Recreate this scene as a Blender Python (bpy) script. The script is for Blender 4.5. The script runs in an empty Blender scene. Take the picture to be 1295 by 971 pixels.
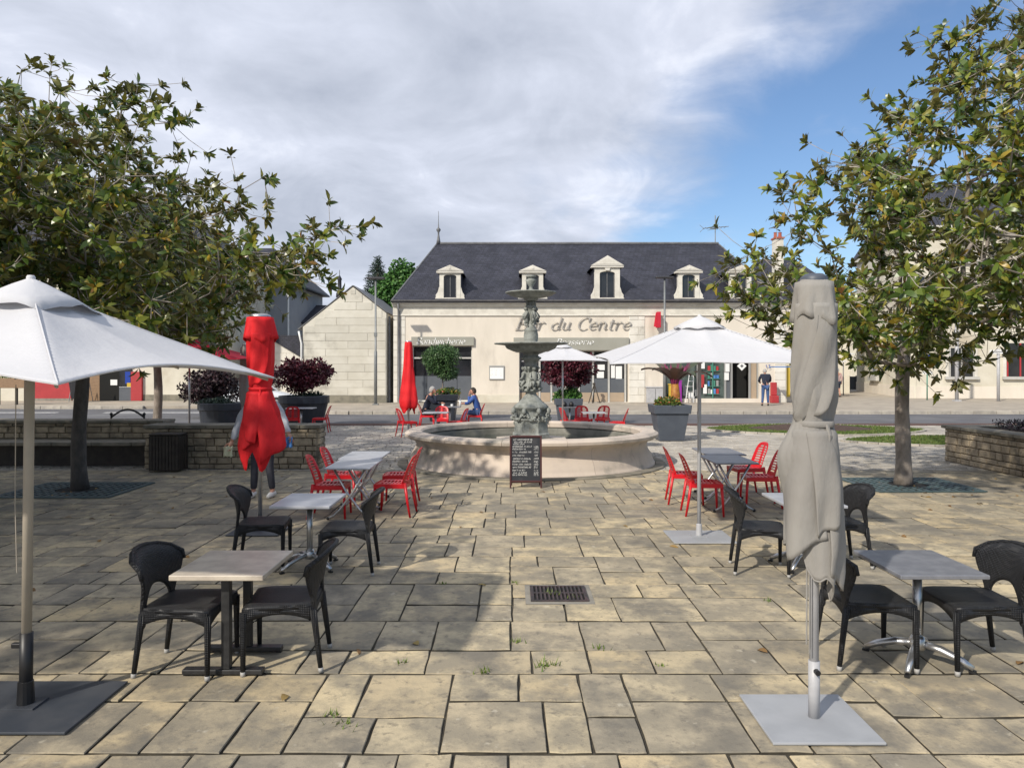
import bpy, bmesh, math, random
import numpy as np
from mathutils import Vector, Matrix
sc = bpy.context.scene
C = sc.collection
PI = math.pi
R = math.radians

# ------------------------------------------------------------------ camera, sky, sun, exposure
H, F, CX, HY = 2.0, 960.0, 648.0, 465.0          # eye height (m), focal length, principal column, horizon row of the 1295 px picture
cam = bpy.data.cameras.new('camera'); co = bpy.data.objects.new('camera', cam); C.objects.link(co)
co.location = (0, 0, H); co.rotation_euler = (R(90), 0, 0)
cam.sensor_width = 36; cam.lens = F/1295*36; cam.shift_y = -20.5/1295; cam.clip_end = 2000; cam.clip_start = .05
sc.camera = co
SUN_AZ = R(219); SUN_EL = R(37)
SD = Vector((-math.sin(SUN_AZ)*math.cos(SUN_EL), -math.cos(SUN_AZ)*math.cos(SUN_EL), -math.sin(SUN_EL)))
sl = bpy.data.lights.new('sun', 'SUN'); so = bpy.data.objects.new('sun', sl); C.objects.link(so)
sl.energy = 3.2; sl.angle = R(1.2); sl.color = (1, .93, .82)
so.rotation_euler = SD.to_track_quat('-Z', 'Y').to_euler(); so.location = (-20, -20, 30)
sc.view_settings.view_transform = 'Standard'; sc.view_settings.look = 'None'
sc.view_settings.exposure = .42; sc.view_settings.gamma = 1

def make_world():
    w = bpy.data.worlds.new('World'); sc.world = w; w.use_nodes = True
    nt = w.node_tree; N = nt.nodes; L = nt.links; N.clear()
    out = N.new('ShaderNodeOutputWorld'); bg = N.new('ShaderNodeBackground'); bg.inputs[1].default_value = .1
    L.new(bg.outputs[0], out.inputs[0])
    sky = N.new('ShaderNodeTexSky'); sky.sky_type = 'NISHITA'; sky.sun_disc = False
    sky.sun_elevation = SUN_EL; sky.sun_rotation = SUN_AZ; sky.air_density = 1.0; sky.dust_density = .6; sky.ozone_density = 1.6
    tc = N.new('ShaderNodeTexCoord'); sep = N.new('ShaderNodeSeparateXYZ'); L.new(tc.outputs['Generated'], sep.inputs[0])
    def m(op, a, b=None, c=None, clamp=False):
        n = N.new('ShaderNodeMath'); n.operation = op; n.use_clamp = clamp
        for i, x in enumerate((a, b, c)):
            if x is None: continue
            if isinstance(x, (int, float)): n.inputs[i].default_value = x
            else: L.new(x, n.inputs[i])
        return n.outputs[0]
    zr = m('MAXIMUM', sep.outputs[2], 0.0); z = m('ADD', zr, .26)
    u = m('DIVIDE', sep.outputs[0], z); v = m('DIVIDE', sep.outputs[1], z)
    cb = N.new('ShaderNodeCombineXYZ'); L.new(u, cb.inputs[0]); L.new(v, cb.inputs[1])
    def noise(scale, detail, rough, off, dist=0.0, stretch=(1, 1, 1)):
        mp = N.new('ShaderNodeMapping'); mp.inputs['Location'].default_value = off; mp.inputs['Scale'].default_value = stretch
        L.new(cb.outputs[0], mp.inputs[0])
        n = N.new('ShaderNodeTexNoise'); n.inputs['Scale'].default_value = scale; n.inputs['Detail'].default_value = detail
        n.inputs['Roughness'].default_value = rough; n.inputs['Distortion'].default_value = dist
        L.new(mp.outputs[0], n.inputs['Vector']); return n.outputs['Fac']
    n1 = noise(1.7, 9, .56, (3.1, 1.7, 0), .5)
    n2 = noise(3.6, 9, .58, (7.3, 2.2, 0), .6, (1, .85, 1))
    n3 = noise(1.5, 8, .52, (1.2, 9.4, 0), .4)
    # the bank of cloud ends along a line running away to the right of the view
    edge = m('SUBTRACT', m('ADD', m('MULTIPLY', zr, .95), .17), u)
    e = m('ADD', m('MULTIPLY', edge, 3.4), m('MULTIPLY', m('SUBTRACT', n1, .5), 3.0))
    e = m('ADD', e, m('MULTIPLY', m('SUBTRACT', n2, .5), 1.6))
    mask = N.new('ShaderNodeMapRange'); mask.interpolation_type = 'SMOOTHSTEP'
    L.new(e, mask.inputs[0]); mask.inputs[1].default_value = -.75; mask.inputs[2].default_value = 1.0
    wisp = N.new('ShaderNodeMapRange'); wisp.interpolation_type = 'SMOOTHSTEP'
    L.new(n2, wisp.inputs[0]); wisp.inputs[1].default_value = .52; wisp.inputs[2].default_value = .85; wisp.inputs[4].default_value = .34
    mk = m('MAXIMUM', m('MULTIPLY', mask.outputs[0], .97), wisp.outputs[0])
    sh = m('ADD', m('MULTIPLY', n3, .65), m('MULTIPLY', n2, .38))
    ramp = N.new('ShaderNodeValToRGB'); L.new(sh, ramp.inputs[0])
    el = ramp.color_ramp.elements
    el[0].position = .37; el[0].color = (3.6, 3.95, 4.75, 1)
    el[1].position = .66; el[1].color = (7.9, 8.15, 8.9, 1)
    e2 = el.new(.48); e2.color = (4.7, 5.05, 5.9, 1)
    e3 = el.new(.56); e3.color = (5.6, 5.95, 6.9, 1)
    blue = N.new('ShaderNodeMix'); blue.data_type = 'RGBA'; blue.blend_type = 'MULTIPLY'; blue.inputs[0].default_value = 1
    L.new(sky.outputs[0], blue.inputs[6]); blue.inputs[7].default_value = (.80, .90, 1.02, 1)
    mx = N.new('ShaderNodeMix'); mx.data_type = 'RGBA'
    L.new(mk, mx.inputs[0]); L.new(blue.outputs[2], mx.inputs[6]); L.new(ramp.outputs[0], mx.inputs[7])
    L.new(mx.outputs[2], bg.inputs[0])
make_world()

# ------------------------------------------------------------------ helpers
def P(px, py, Y): return Vector(((px-CX)*Y/F, Y, H+(HY-py)*Y/F))
def PX(px, Y): return (px-CX)*Y/F
def PZ(py, Y): return H+(HY-py)*Y/F
def GY(py, z=0): return F*(H-z)/(py-HY)

class MB:
    def __init__(s): s.v = []; s.f = []
    def add(s, vs, fs):
        n = len(s.v); s.v += [tuple(v) for v in vs]; s.f += [tuple(i+n for i in f) for f in fs]; return s
    def box(s, x0, x1, y0, y1, z0, z1):
        return s.add([(x0,y0,z0),(x1,y0,z0),(x1,y1,z0),(x0,y1,z0),(x0,y0,z1),(x1,y0,z1),(x1,y1,z1),(x0,y1,z1)],
                     [(0,3,2,1),(4,5,6,7),(0,1,5,4),(1,2,6,5),(2,3,7,6),(3,0,4,7)])
    def cbox(s, c, d, rz=0, M=None):
        m = MB().box(-d[0]/2, d[0]/2, -d[1]/2, d[1]/2, -d[2]/2, d[2]/2)
        T = Matrix.Translation(c) @ Matrix.Rotation(rz, 4, 'Z') @ (M or Matrix())
        return s.add([T @ Vector(v) for v in m.v], m.f)
    def prism(s, pts, y0, y1):          # polygon in (x, z), extruded in y (counter-clockwise seen from -y)
        n = len(pts)
        vs = [(x, y0, z) for x, z in pts]+[(x, y1, z) for x, z in pts]
        fs = [tuple(range(n)), tuple(range(2*n-1, n-1, -1))]+[(i, i+n, (i+1) % n+n, (i+1) % n) for i in range(n)]
        return s.add(vs, fs)
    def path(s, pts, rad, n=8, cap=True, sq=1.0):
        pts = [Vector(p) for p in pts]; rings = []
        if not isinstance(rad, (list, tuple)): rad = [rad]*len(pts)
        up = None; b = len(s.v)
        for i, p in enumerate(pts):
            d = (pts[min(i+1, len(pts)-1)]-pts[max(i-1, 0)])
            if d.length < 1e-9: d = Vector((0, 0, 1))
            d.normalize()
            if up is None: up = d.orthogonal().normalized() if abs(d.z) < .99 else Vector((1, 0, 0))
            a = (up-d*up.dot(d))
            if a.length < 1e-6: a = d.orthogonal()
            a.normalize(); up = a; c = d.cross(a)
            for k in range(n):
                t = 2*PI*k/n+PI/n
                s.v.append(tuple(p+a*(math.cos(t)*rad[i])+c*(math.sin(t)*rad[i]*sq)))
        for i in range(len(pts)-1):
            for k in range(n):
                k2 = (k+1) % n
                s.f.append((b+i*n+k, b+i*n+k2, b+(i+1)*n+k2, b+(i+1)*n+k))
        if cap:
            s.f.append(tuple(b+k for k in reversed(range(n)))); e = b+(len(pts)-1)*n; s.f.append(tuple(e+k for k in range(n)))
        return s
    def lathe(s, prof, n=32, c=(0, 0, 0), a0=0, a1=2*PI, mod=None, closed=True, capends=False):
        b = len(s.v); full = abs(a1-a0-2*PI) < 1e-6; m = n if full else n+1; np_ = len(prof)
        for j in range(m):
            t = a0+(a1-a0)*j/n
            for i, (r, z) in enumerate(prof):
                rr = r*(mod(t, i, r, z) if mod else 1)
                s.v.append((c[0]+rr*math.cos(t), c[1]+rr*math.sin(t), c[2]+z))
        for j in range(n):
            j2 = (j+1) % m
            for i in range(np_-1):
                s.f.append((b+j*np_+i, b+j2*np_+i, b+j2*np_+i+1, b+j*np_+i+1))
        if capends and not full:
            s.f.append(tuple(b+i for i in range(np_))); s.f.append(tuple(b+(m-1)*np_+i for i in reversed(range(np_))))
        return s
    def ball(s, c, r, nu=8, nv=6, M=None):
        r = r if isinstance(r, (tuple, list)) else (r, r, r); vs = []; fs = []
        for i in range(nv+1):
            p = PI*i/nv
            for j in range(nu):
                t = 2*PI*j/nu
                v = Vector((r[0]*math.sin(p)*math.cos(t), r[1]*math.sin(p)*math.sin(t), r[2]*math.cos(p)))
                if M: v = M @ v
                vs.append(v+Vector(c))
        for i in range(nv):
            for j in range(nu):
                fs.append((i*nu+j, (i+1)*nu+j, (i+1)*nu+(j+1) % nu, i*nu+(j+1) % nu))
        return s.add(vs, fs)
    def build(s, name, mat, parent=None, smooth=False, bevel=0, solid=0, sub=0, loc=None, merge=False, label=None):
        me = bpy.data.meshes.new(name); me.from_pydata(s.v, [], s.f)
        me.materials.append(mat)
        if merge:
            bm = bmesh.new(); bm.from_mesh(me); bmesh.ops.remove_doubles(bm, verts=bm.verts, dist=1e-5); bm.to_mesh(me); bm.free()
        if smooth: me.polygons.foreach_set('use_smooth', [True]*len(me.polygons))
        me.update()
        o = bpy.data.objects.new(name, me); C.objects.link(o)
        if parent: o.parent = parent
        if loc: o.location = loc
        if solid:
            m = o.modifiers.new('solid', 'SOLIDIFY'); m.thickness = solid; m.offset = 0
        if sub:
            m = o.modifiers.new('sub', 'SUBSURF'); m.levels = m.render_levels = sub
        if bevel:
            m = o.modifiers.new('bevel', 'BEVEL'); m.width = bevel; m.segments = 2; m.limit_method = 'ANGLE'; m.angle_limit = R(40)
        if label: o['label'] = label
        return o

def tag(o, label=None, cat=None, group=None, kind=None):
    if label: o['label'] = label
    if cat: o['category'] = cat
    if group: o['group'] = group
    if kind: o['kind'] = kind
    return o
def thing(name, label, cat, loc=(0, 0, 0), rz=0, group=None):
    o = bpy.data.objects.new(name, None); C.objects.link(o); o.empty_display_size = .2
    o.location = loc; o.rotation_euler = (0, 0, rz); return tag(o, label, cat, group)
def struct(o): o['kind'] = 'structure'; return o
def stuff(o): o['kind'] = 'stuff'; return o
KIDS = {}
def copy_thing(o, loc, rz, label=None, group=None):
    def rec(src, par):
        c = src.copy(); C.objects.link(c)
        if par: c.parent = par
        for ch in src.children: rec(ch, c)
        return c
    kids = list(o.children)
    r = rec(o, None); r.location = loc; r.rotation_euler = (0, 0, rz)
    if label: r['label'] = label
    if group: r['group'] = group
    return r

# ------------------------------------------------------------------ materials
def mat(name, col, rough=.7, col2=None, scale=3.0, detail=6, lo=.35, hi=.65, bump=0.0, bscale=None, metal=0.0, rnd=0.0, spec=.5,
        stain=None, stain_scale=.6, stain_lo=.5, stain_hi=.7, coord='pos', stretch=(1, 1, 1), trans=0.0, sheen=0, bdist=.01):
    m = bpy.data.materials.new(name); m.use_nodes = True; nt = m.node_tree; N = nt.nodes; L = nt.links
    b = N['Principled BSDF']; b.inputs['Roughness'].default_value = rough; b.inputs['Metallic'].default_value = metal
    b.inputs['Specular IOR Level'].default_value = spec
    if coord == 'pos': src = N.new('ShaderNodeNewGeometry').outputs['Position']
    else: src = N.new('ShaderNodeTexCoord').outputs['Object']
    mp = N.new('ShaderNodeMapping'); mp.inputs['Scale'].default_value = stretch; L.new(src, mp.inputs[0]); src = mp.outputs[0]
    def noise(sc_, det=6, rgh=.6):
        n = N.new('ShaderNodeTexNoise'); n.inputs['Scale'].default_value = sc_; n.inputs['Detail'].default_value = det
        n.inputs['Roughness'].default_value = rgh; L.new(src, n.inputs['Vector']); return n.outputs['Fac']
    def rng(x, a, b_, c=0.0, d=1.0):
        r = N.new('ShaderNodeMapRange'); r.interpolation_type = 'SMOOTHSTEP'; L.new(x, r.inputs[0])
        for i, q in enumerate((a, b_, c, d)): r.inputs[i+1].default_value = q
        return r.outputs[0]
    def mixc(f, a, b_, mode='MIX'):
        x = N.new('ShaderNodeMix'); x.data_type = 'RGBA'; x.blend_type = mode
        if isinstance(f, float): x.inputs[0].default_value = f
        else: L.new(f, x.inputs[0])
        for i, q in ((6, a), (7, b_)):
            if isinstance(q, tuple): x.inputs[i].default_value = (*q, 1) if len(q) == 3 else q
            else: L.new(q, x.inputs[i])
        return x.outputs[2]
    c = col
    if col2 is not None: c = mixc(rng(noise(scale, detail), lo, hi), col, col2)
    if rnd:
        oi = N.new('ShaderNodeObjectInfo'); ge = N.new('ShaderNodeNewGeometry')
        a = N.new('ShaderNodeMath'); a.operation = 'ADD'; L.new(oi.outputs['Random'], a.inputs[0]); L.new(ge.outputs['Random Per Island'], a.inputs[1])
        fr = N.new('ShaderNodeMath'); fr.operation = 'FRACT'; L.new(a.outputs[0], fr.inputs[0])
        mr = N.new('ShaderNodeMapRange'); L.new(fr.outputs[0], mr.inputs[0]); mr.inputs[3].default_value = 1-rnd; mr.inputs[4].default_value = 1+rnd*.6
        hs = N.new('ShaderNodeHueSaturation'); L.new(mr.outputs[0], hs.inputs['Value'])
        if isinstance(c, tuple): hs.inputs['Color'].default_value = (*c, 1)
        else: L.new(c, hs.inputs['Color'])
        c = hs.outputs[0]
    if stain is not None: c = mixc(rng(noise(stain_scale, 9, .65), stain_lo, stain_hi), c, stain)
    if isinstance(c, tuple): b.inputs['Base Color'].default_value = (*c, 1)
    else: L.new(c, b.inputs['Base Color'])
    if bump:
        bn = N.new('ShaderNodeBump'); bn.inputs['Strength'].default_value = bump; bn.inputs['Distance'].default_value = bdist
        L.new(noise(bscale or scale*4, 8), bn.inputs['Height']); L.new(bn.outputs[0], b.inputs['Normal'])
    if trans: b.inputs['Transmission Weight'].default_value = trans
    m['_n'] = 1
    return m

def translucent(m, f):
    nt = m.node_tree; N = nt.nodes; L = nt.links; b = N['Principled BSDF']; tr = N.new('ShaderNodeBsdfTranslucent'); ms = N.new('ShaderNodeMixShader'); ms.inputs[0].default_value = f
    L.new(b.inputs['Base Color'].links[0].from_socket, tr.inputs[0]); L.new(b.outputs[0], ms.inputs[1]); L.new(tr.outputs[0], ms.inputs[2]); L.new(ms.outputs[0], N['Material Output'].inputs[0])
def leaf_mat(name, stops, back, rough=.35, transl=.25):
    m = bpy.data.materials.new(name); m.use_nodes = True; nt = m.node_tree; N = nt.nodes; L = nt.links
    b = N['Principled BSDF']; b.inputs['Roughness'].default_value = rough
    oi = N.new('ShaderNodeObjectInfo'); ge = N.new('ShaderNodeNewGeometry')
    a = N.new('ShaderNodeMath'); a.operation = 'ADD'; L.new(oi.outputs['Random'], a.inputs[0]); L.new(ge.outputs['Random Per Island'], a.inputs[1])
    fr = N.new('ShaderNodeMath'); fr.operation = 'FRACT'; L.new(a.outputs[0], fr.inputs[0])
    rp = N.new('ShaderNodeValToRGB'); L.new(fr.outputs[0], rp.inputs[0]); el = rp.color_ramp.elements
    el[0].position = stops[0][0]; el[0].color = (*stops[0][1], 1); el[1].position = stops[-1][0]; el[1].color = (*stops[-1][1], 1)
    for p, c in stops[1:-1]: e = el.new(p); e.color = (*c, 1)
    mx = N.new('ShaderNodeMix'); mx.data_type = 'RGBA'; L.new(ge.outputs['Backfacing'], mx.inputs[0])
    L.new(rp.outputs[0], mx.inputs[6])
    bk = N.new('ShaderNodeMix'); bk.data_type = 'RGBA'; bk.inputs[0].default_value = .6; L.new(rp.outputs[0], bk.inputs[6]); bk.inputs[7].default_value = (*back, 1)
    L.new(bk.outputs[2], mx.inputs[7]); L.new(mx.outputs[2], b.inputs['Base Color'])
    tr = N.new('ShaderNodeBsdfTranslucent'); L.new(mx.outputs[2], tr.inputs[0])
    ms = N.new('ShaderNodeMixShader'); ms.inputs[0].default_value = transl
    L.new(b.outputs[0], ms.inputs[1]); L.new(tr.outputs[0], ms.inputs[2]); L.new(ms.outputs[0], N['Material Output'].inputs[0])
    return m

M = {}
def slab_mat():
    m = bpy.data.materials.new('slab_stone'); m.use_nodes = True; nt = m.node_tree; N = nt.nodes; L = nt.links; b = N['Principled BSDF']; b.inputs['Roughness'].default_value = .88
    ge = N.new('ShaderNodeNewGeometry'); oi = N.new('ShaderNodeObjectInfo')
    def mth(op, a, b_): 
        n = N.new('ShaderNodeMath'); n.operation = op
        for i, q in enumerate((a, b_)):
            if isinstance(q, (int, float)): n.inputs[i].default_value = q
            elif q is not None: L.new(q, n.inputs[i])
        return n.outputs[0]
    rnd = mth('FRACT', mth('ADD', oi.outputs['Random'], ge.outputs['Random Per Island']), None)
    rp = N.new('ShaderNodeValToRGB'); L.new(rnd, rp.inputs[0]); el = rp.color_ramp.elements
    cs = [(0, (.53, .425, .26)), (.2, (.60, .495, .31)), (.4, (.43, .365, .255)), (.6, (.58, .46, .27)), (.8, (.37, .32, .235)), (1, (.54, .445, .29))]
    el[0].color = (*cs[0][1], 1); el[1].color = (*cs[-1][1], 1)
    for p, c in cs[1:-1]: e = el.new(p); e.color = (*c, 1)
    def noise(sc_, det, rgh, per=True):
        n = N.new('ShaderNodeTexNoise'); n.noise_dimensions = '4D'; n.inputs['Scale'].default_value = sc_; n.inputs['Detail'].default_value = det; n.inputs['Roughness'].default_value = rgh
        L.new(ge.outputs['Position'], n.inputs['Vector'])
        if per: L.new(mth('MULTIPLY', rnd, 37.0), n.inputs['W'])
        return n.outputs['Fac']
    def rng(x, a, b_, hi):
        r = N.new('ShaderNodeMapRange'); r.interpolation_type = 'SMOOTHSTEP'; L.new(x, r.inputs[0]); r.inputs[1].default_value = a; r.inputs[2].default_value = b_; r.inputs[4].default_value = hi; return r.outputs[0]
    def mx(f, a, c):
        x = N.new('ShaderNodeMix'); x.data_type = 'RGBA'; L.new(f, x.inputs[0]); L.new(a, x.inputs[6]); x.inputs[7].default_value = (*c, 1); return x.outputs[2]
    c = mx(rng(noise(3.0, 8, .62), .38, .60, .85), rp.outputs[0], (.25, .22, .165))
    c = mx(rng(noise(1.6, 8, .66), .46, .66, .85), c, (.15, .138, .115))
    c = mx(rng(noise(14, 6, .7), .52, .68, .7), c, (.15, .132, .105))
    c = mx(rng(noise(9, 4, .6), .62, .75, .6), c, (.60, .54, .42))
    c = mx(rng(noise(.42, 4, .5, False), .50, .68, .45), c, (.15, .14, .12))
    L.new(c, b.inputs['Base Color'])
    h = mth('ADD', mth('MULTIPLY', noise(7, 9, .7), .6), mth('MULTIPLY', noise(45, 4, .7), .25))
    bp = N.new('ShaderNodeBump'); bp.inputs['Strength'].default_value = .6; bp.inputs['Distance'].default_value = .016; L.new(h, bp.inputs['Height']); L.new(bp.outputs[0], b.inputs['Normal'])
    return m
M['slab'] = slab_mat()
M['sett'] = mat('sett_stone', (.47, .43, .37), .85, (.36, .33, .28), 1.5, 6, .35, .65, bump=.5, bscale=25, rnd=.22, stain=(.22, .20, .18), stain_scale=.5, stain_lo=.5, stain_hi=.72)
M['joint'] = mat('joint_dirt', (.035, .030, .022), .95, (.07, .06, .04), 6, bump=.4)
M['ground'] = mat('ground_dirt', (.22, .20, .16), .95, (.16, .15, .12), .3)
M['asphalt'] = mat('asphalt', (.125, .125, .135), .85, (.09, .09, .098), .7, 8, bump=.3, bscale=60, stain=(.16, .16, .165), stain_scale=.25)
M['pavement'] = mat('pavement_surface', (.40, .35, .28), .9, (.31, .27, .22), 1.2, 8, bump=.2, bscale=30)
M['kerb'] = mat('kerb_stone', (.46, .42, .35), .85, (.34, .31, .27), 4, bump=.3, rnd=.15)
M['paint'] = mat('road_paint', (.72, .72, .70), .7, (.45, .45, .45), 6)
M['redgravel'] = mat('red_gravel', (.07, .035, .028), .95, (.11, .06, .045), 12, bump=.6)
M['soil'] = mat('soil', (.055, .032, .022), .95, (.09, .055, .04), 9, bump=.8, bscale=20, bdist=.04)
M['render'] = mat('wall_render', (.72, .655, .56), .9, (.66, .60, .51), 1.0, 8, bump=.15, bscale=30, stain=(.50, .45, .38), stain_scale=.7, stain_lo=.52, stain_hi=.8, stretch=(1, 1, .3))
M['white_stone'] = mat('white_stone', (.74, .71, .64), .85, (.64, .61, .54), 1.6, 8, bump=.2, bscale=12, rnd=.08, stain=(.40, .38, .33), stain_scale=.8, stain_lo=.55, stain_hi=.8)
M['gable_stone'] = mat('gable_stone', (.62, .59, .51), .88, (.55, .52, .44), 1.2, 8, bump=.25, bscale=10, rnd=.10, stain=(.33, .31, .27), stain_scale=.6, stain_lo=.52, stain_hi=.75)
M['grime'] = mat('grimy_plinth', (.24, .22, .17), .9, (.16, .15, .12), 3, bump=.3)
M['old_render'] = mat('old_render', (.66, .62, .52), .9, (.58, .54, .44), .8, 8, bump=.15, stain=(.46, .40, .30), stain_scale=.4, stain_lo=.5, stain_hi=.75)
M['grey_render'] = mat('grey_render', (.30, .31, .33), .9, (.26, .27, .29), .6)
M['cornice'] = mat('cornice_stone', (.70, .67, .59), .85, (.58, .55, .48), 2.5, 8, bump=.2)
M['wallstone'] = mat('rubble_stone', (.44, .36, .25), .9, (.29, .235, .165), 5, 8, bump=.9, bscale=16, rnd=.28, stain=(.10, .09, .07), stain_scale=1.6, stain_lo=.5, stain_hi=.7, bdist=.02)
M['mortar'] = mat('mortar', (.26, .22, .165), .95, (.16, .14, .11), 5)
M['coping'] = mat('coping_stone', (.26, .23, .18), .9, (.15, .14, .11), 3, bump=.4)
M['fount_stone'] = mat('fountain_limestone', (.60, .51, .42), .75, (.52, .44, .37), 1.6, 8, bump=.2, bscale=14, stain=(.27, .25, .21), stain_scale=1.3, stain_lo=.48, stain_hi=.72)
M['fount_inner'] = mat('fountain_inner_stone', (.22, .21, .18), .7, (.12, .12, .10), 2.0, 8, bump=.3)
M['cast'] = mat('grey_painted_iron', (.31, .325, .30), .65, (.21, .22, .20), 9, 8, bump=.6, bscale=34, stain=(.12, .13, .115), stain_scale=7, stain_lo=.52, stain_hi=.72, bdist=.01)
M['canvas_w'] = mat('white_canvas', (.74, .74, .76), .9, (.70, .70, .72), 1.2, 8, bump=.45, bscale=3.5, bdist=.03)
M['canvas_b'] = mat('beige_canvas', (.33, .315, .29), .9, (.27, .255, .235), 3.0, bump=.55, bscale=6, bdist=.03, stretch=(1, 1, .4), stain=(.27, .245, .21), stain_scale=2.5, stain_lo=.55, stain_hi=.8)
M['canvas_r'] = mat('red_canvas', (.80, .012, .018), .75, (.60, .008, .014), 3.0, bump=.6, bscale=5, bdist=.04, stretch=(1, 1, .4))
M['canvas_dr'] = mat('crimson_canvas', (.72, .03, .07), .8, (.62, .03, .06), 3)
M['alu'] = mat('aluminium', (.62, .62, .62), .32, (.5, .5, .5), 8, metal=.9)
M['pole_beige'] = mat('pole_beige_paint', (.42, .37, .30), .5, (.37, .33, .27), 6)
M['pole_grey'] = mat('pole_grey_paint', (.44, .44, .45), .45, (.38, .38, .39), 6)
M['plate_grey'] = mat('base_plate_grey', (.36, .37, .385), .55, (.31, .32, .335), 3, bump=.1)
M['plate_dark'] = mat('base_plate_dark', (.035, .042, .055), .55, (.06, .065, .075), 3)
M['plastic_black'] = mat('black_plastic', (.012, .012, .013), .45)
M['iron_black'] = mat('black_iron', (.015, .015, .016), .45, (.03, .03, .03), 14)
M['red_plastic'] = mat('red_plastic', (.60, .006, .014), .38, (.52, .005, .012), 4, coord='obj')
M['top_marble'] = mat('marble_top', (.60, .53, .43), .4, (.44, .38, .31), 7, 10, .3, .7, bump=.05, coord='obj')
M['top_grey'] = mat('grey_top', (.20, .205, .225), .4, (.15, .155, .175), 9, 8, coord='obj')
M['top_lgrey'] = mat('light_grey_top', (.42, .43, .46), .38, (.36, .37, .40), 6, coord='obj')
M['edge_grey'] = mat('foot_cap_grey', (.35, .34, .32), .6)
M['leather'] = M['plastic_black']
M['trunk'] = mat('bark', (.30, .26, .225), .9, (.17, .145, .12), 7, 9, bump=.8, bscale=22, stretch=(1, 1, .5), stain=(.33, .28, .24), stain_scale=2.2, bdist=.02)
M['trunk_dark'] = mat('shade_tinted_bark', (.11, .095, .08), .85, (.06, .052, .045), 7, 9, bump=.8, bscale=22, stretch=(1, 1, .5), bdist=.02)  # left tree's bark: same bark, its shade put into the colour
M['twig'] = mat('twig_bark', (.38, .34, .30), .9, (.24, .21, .18), 9)
M['grass'] = leaf_mat('grass_blades', [(0, (.09, .14, .025)), (.6, (.14, .19, .04)), (1, (.22, .23, .07))], (.1, .18, .04), .6, .3)
M['magnolia'] = leaf_mat('magnolia_leaf', [(0, (.034, .070, .015)), (.26, (.075, .125, .020)), (.50, (.14, .195, .030)), (.74, (.25, .27, .042)), (.93, (.24, .20, .03)), (.965, (.42, .30, .03)), (1, (.17, .07, .025))], (.16, .14, .06), .33, .26)
M['maple'] = leaf_mat('maroon_leaf', [(0, (.040, .006, .012)), (.6, (.085, .010, .020)), (1, (.14, .02, .035))], (.08, .01, .02), .5, .2)
M['bush'] = leaf_mat('olive_leaf', [(0, (.035, .085, .025)), (.6, (.06, .13, .035)), (1, (.12, .2, .07))], (.10, .16, .08), .5, .2)
M['ivy'] = leaf_mat('ivy_leaf', [(0, (.035, .11, .02)), (.6, (.06, .17, .03)), (1, (.12, .24, .05))], (.08, .16, .05), .5, .2)
M['conifer'] = leaf_mat('conifer_needles', [(0, (.012, .03, .018)), (1, (.03, .06, .035))], (.02, .04, .02), .6, .1)
M['dark_leaf'] = leaf_mat('dark_maroon_leaf', [(0, (.015, .008, .010)), (1, (.045, .015, .02))], (.03, .02, .02), .5, .1)
M['low_leaf'] = leaf_mat('bedding_leaf', [(0, (.04, .09, .02)), (.5, (.10, .19, .03)), (.8, (.20, .24, .05)), (.9, (.55, .22, .05)), (1, (.6, .12, .15))], (.1, .16, .04), .5, .25)
M['heather'] = leaf_mat('heather_leaf', [(0, (.03, .035, .03)), (.6, (.06, .05, .06)), (1, (.10, .06, .09))], (.06, .05, .05), .6, .1)
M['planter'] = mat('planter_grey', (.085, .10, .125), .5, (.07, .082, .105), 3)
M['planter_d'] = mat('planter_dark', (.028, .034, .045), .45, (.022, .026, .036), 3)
M['glass_dark'] = mat('dark_glass', (.012, .013, .016), .12, (.03, .03, .034), .7, spec=.6)
M['shop_glass'] = mat('shop_glass', (.035, .05, .05), .12, (.09, .12, .11), 1.6, 3, spec=.7)
M['film'] = mat('grey_film', (.115, .125, .14), .3, (.10, .11, .125), 2)
M['frame_w'] = mat('frame_pale', (.50, .49, .46), .5, (.44, .43, .40), 3)
M['frame_g'] = mat('frame_grey', (.30, .30, .29), .5)
M['sign_panel'] = mat('sign_panel_greygreen', (.33, .325, .28), .7, (.30, .295, .25), 1)
M['letter_w'] = mat('white_lettering', (.92, .92, .90), .5)
M['letter_b'] = mat('bronze_lettering', (.40, .38, .35), .5)
M['beige_panel'] = mat('beige_door_panel', (.40, .31, .22), .7, (.36, .28, .20), 2)
M['lamp_dark'] = mat('lamp_dark', (.035, .035, .04), .5)
M['galv'] = mat('galvanised_steel', (.26, .27, .27), .5, (.20, .21, .21), 5, metal=.3)
M['zinc'] = mat('zinc_gutter', (.16, .16, .165), .5, (.11, .11, .115), 4)
M['green_post'] = mat('green_post', (.06, .22, .16), .5)
M['blue_sign'] = mat('blue_enamel', (.015, .05, .32), .35)
M['blue_poster'] = mat('blue_poster', (.02, .10, .38), .5, (.10, .26, .55), 1.5)
M['red_paint'] = mat('red_shop_paint', (.42, .035, .04), .6, (.36, .03, .035), 2)
M['yellow'] = mat('yellow_paint', (.55, .38, .04), .6)
M['purple'] = mat('purple_cloth', (.28, .02, .30), .7)
M['white'] = mat('white_paint', (.78, .78, .76), .5)
M['wood'] = mat('wood_planks', (.30, .19, .11), .7, (.22, .14, .08), 5, stretch=(1, 1, 6))
M['wood_dark'] = mat('dark_wood', (.030, .023, .018), .7, (.05, .04, .03), 6)
M['mahogany'] = mat('mahogany_frame', (.060, .016, .014), .45)
M['chalk_black'] = mat('chalkboard_black', (.018, .020, .026), .7, (.05, .05, .055), 6, 6, .5, .8)
M['chalk'] = mat('chalk', (.66, .66, .64), .9)
M['grate'] = mat('cast_grate', (.055, .10, .105), .6, (.10, .13, .13), 7, metal=.2)
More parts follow.
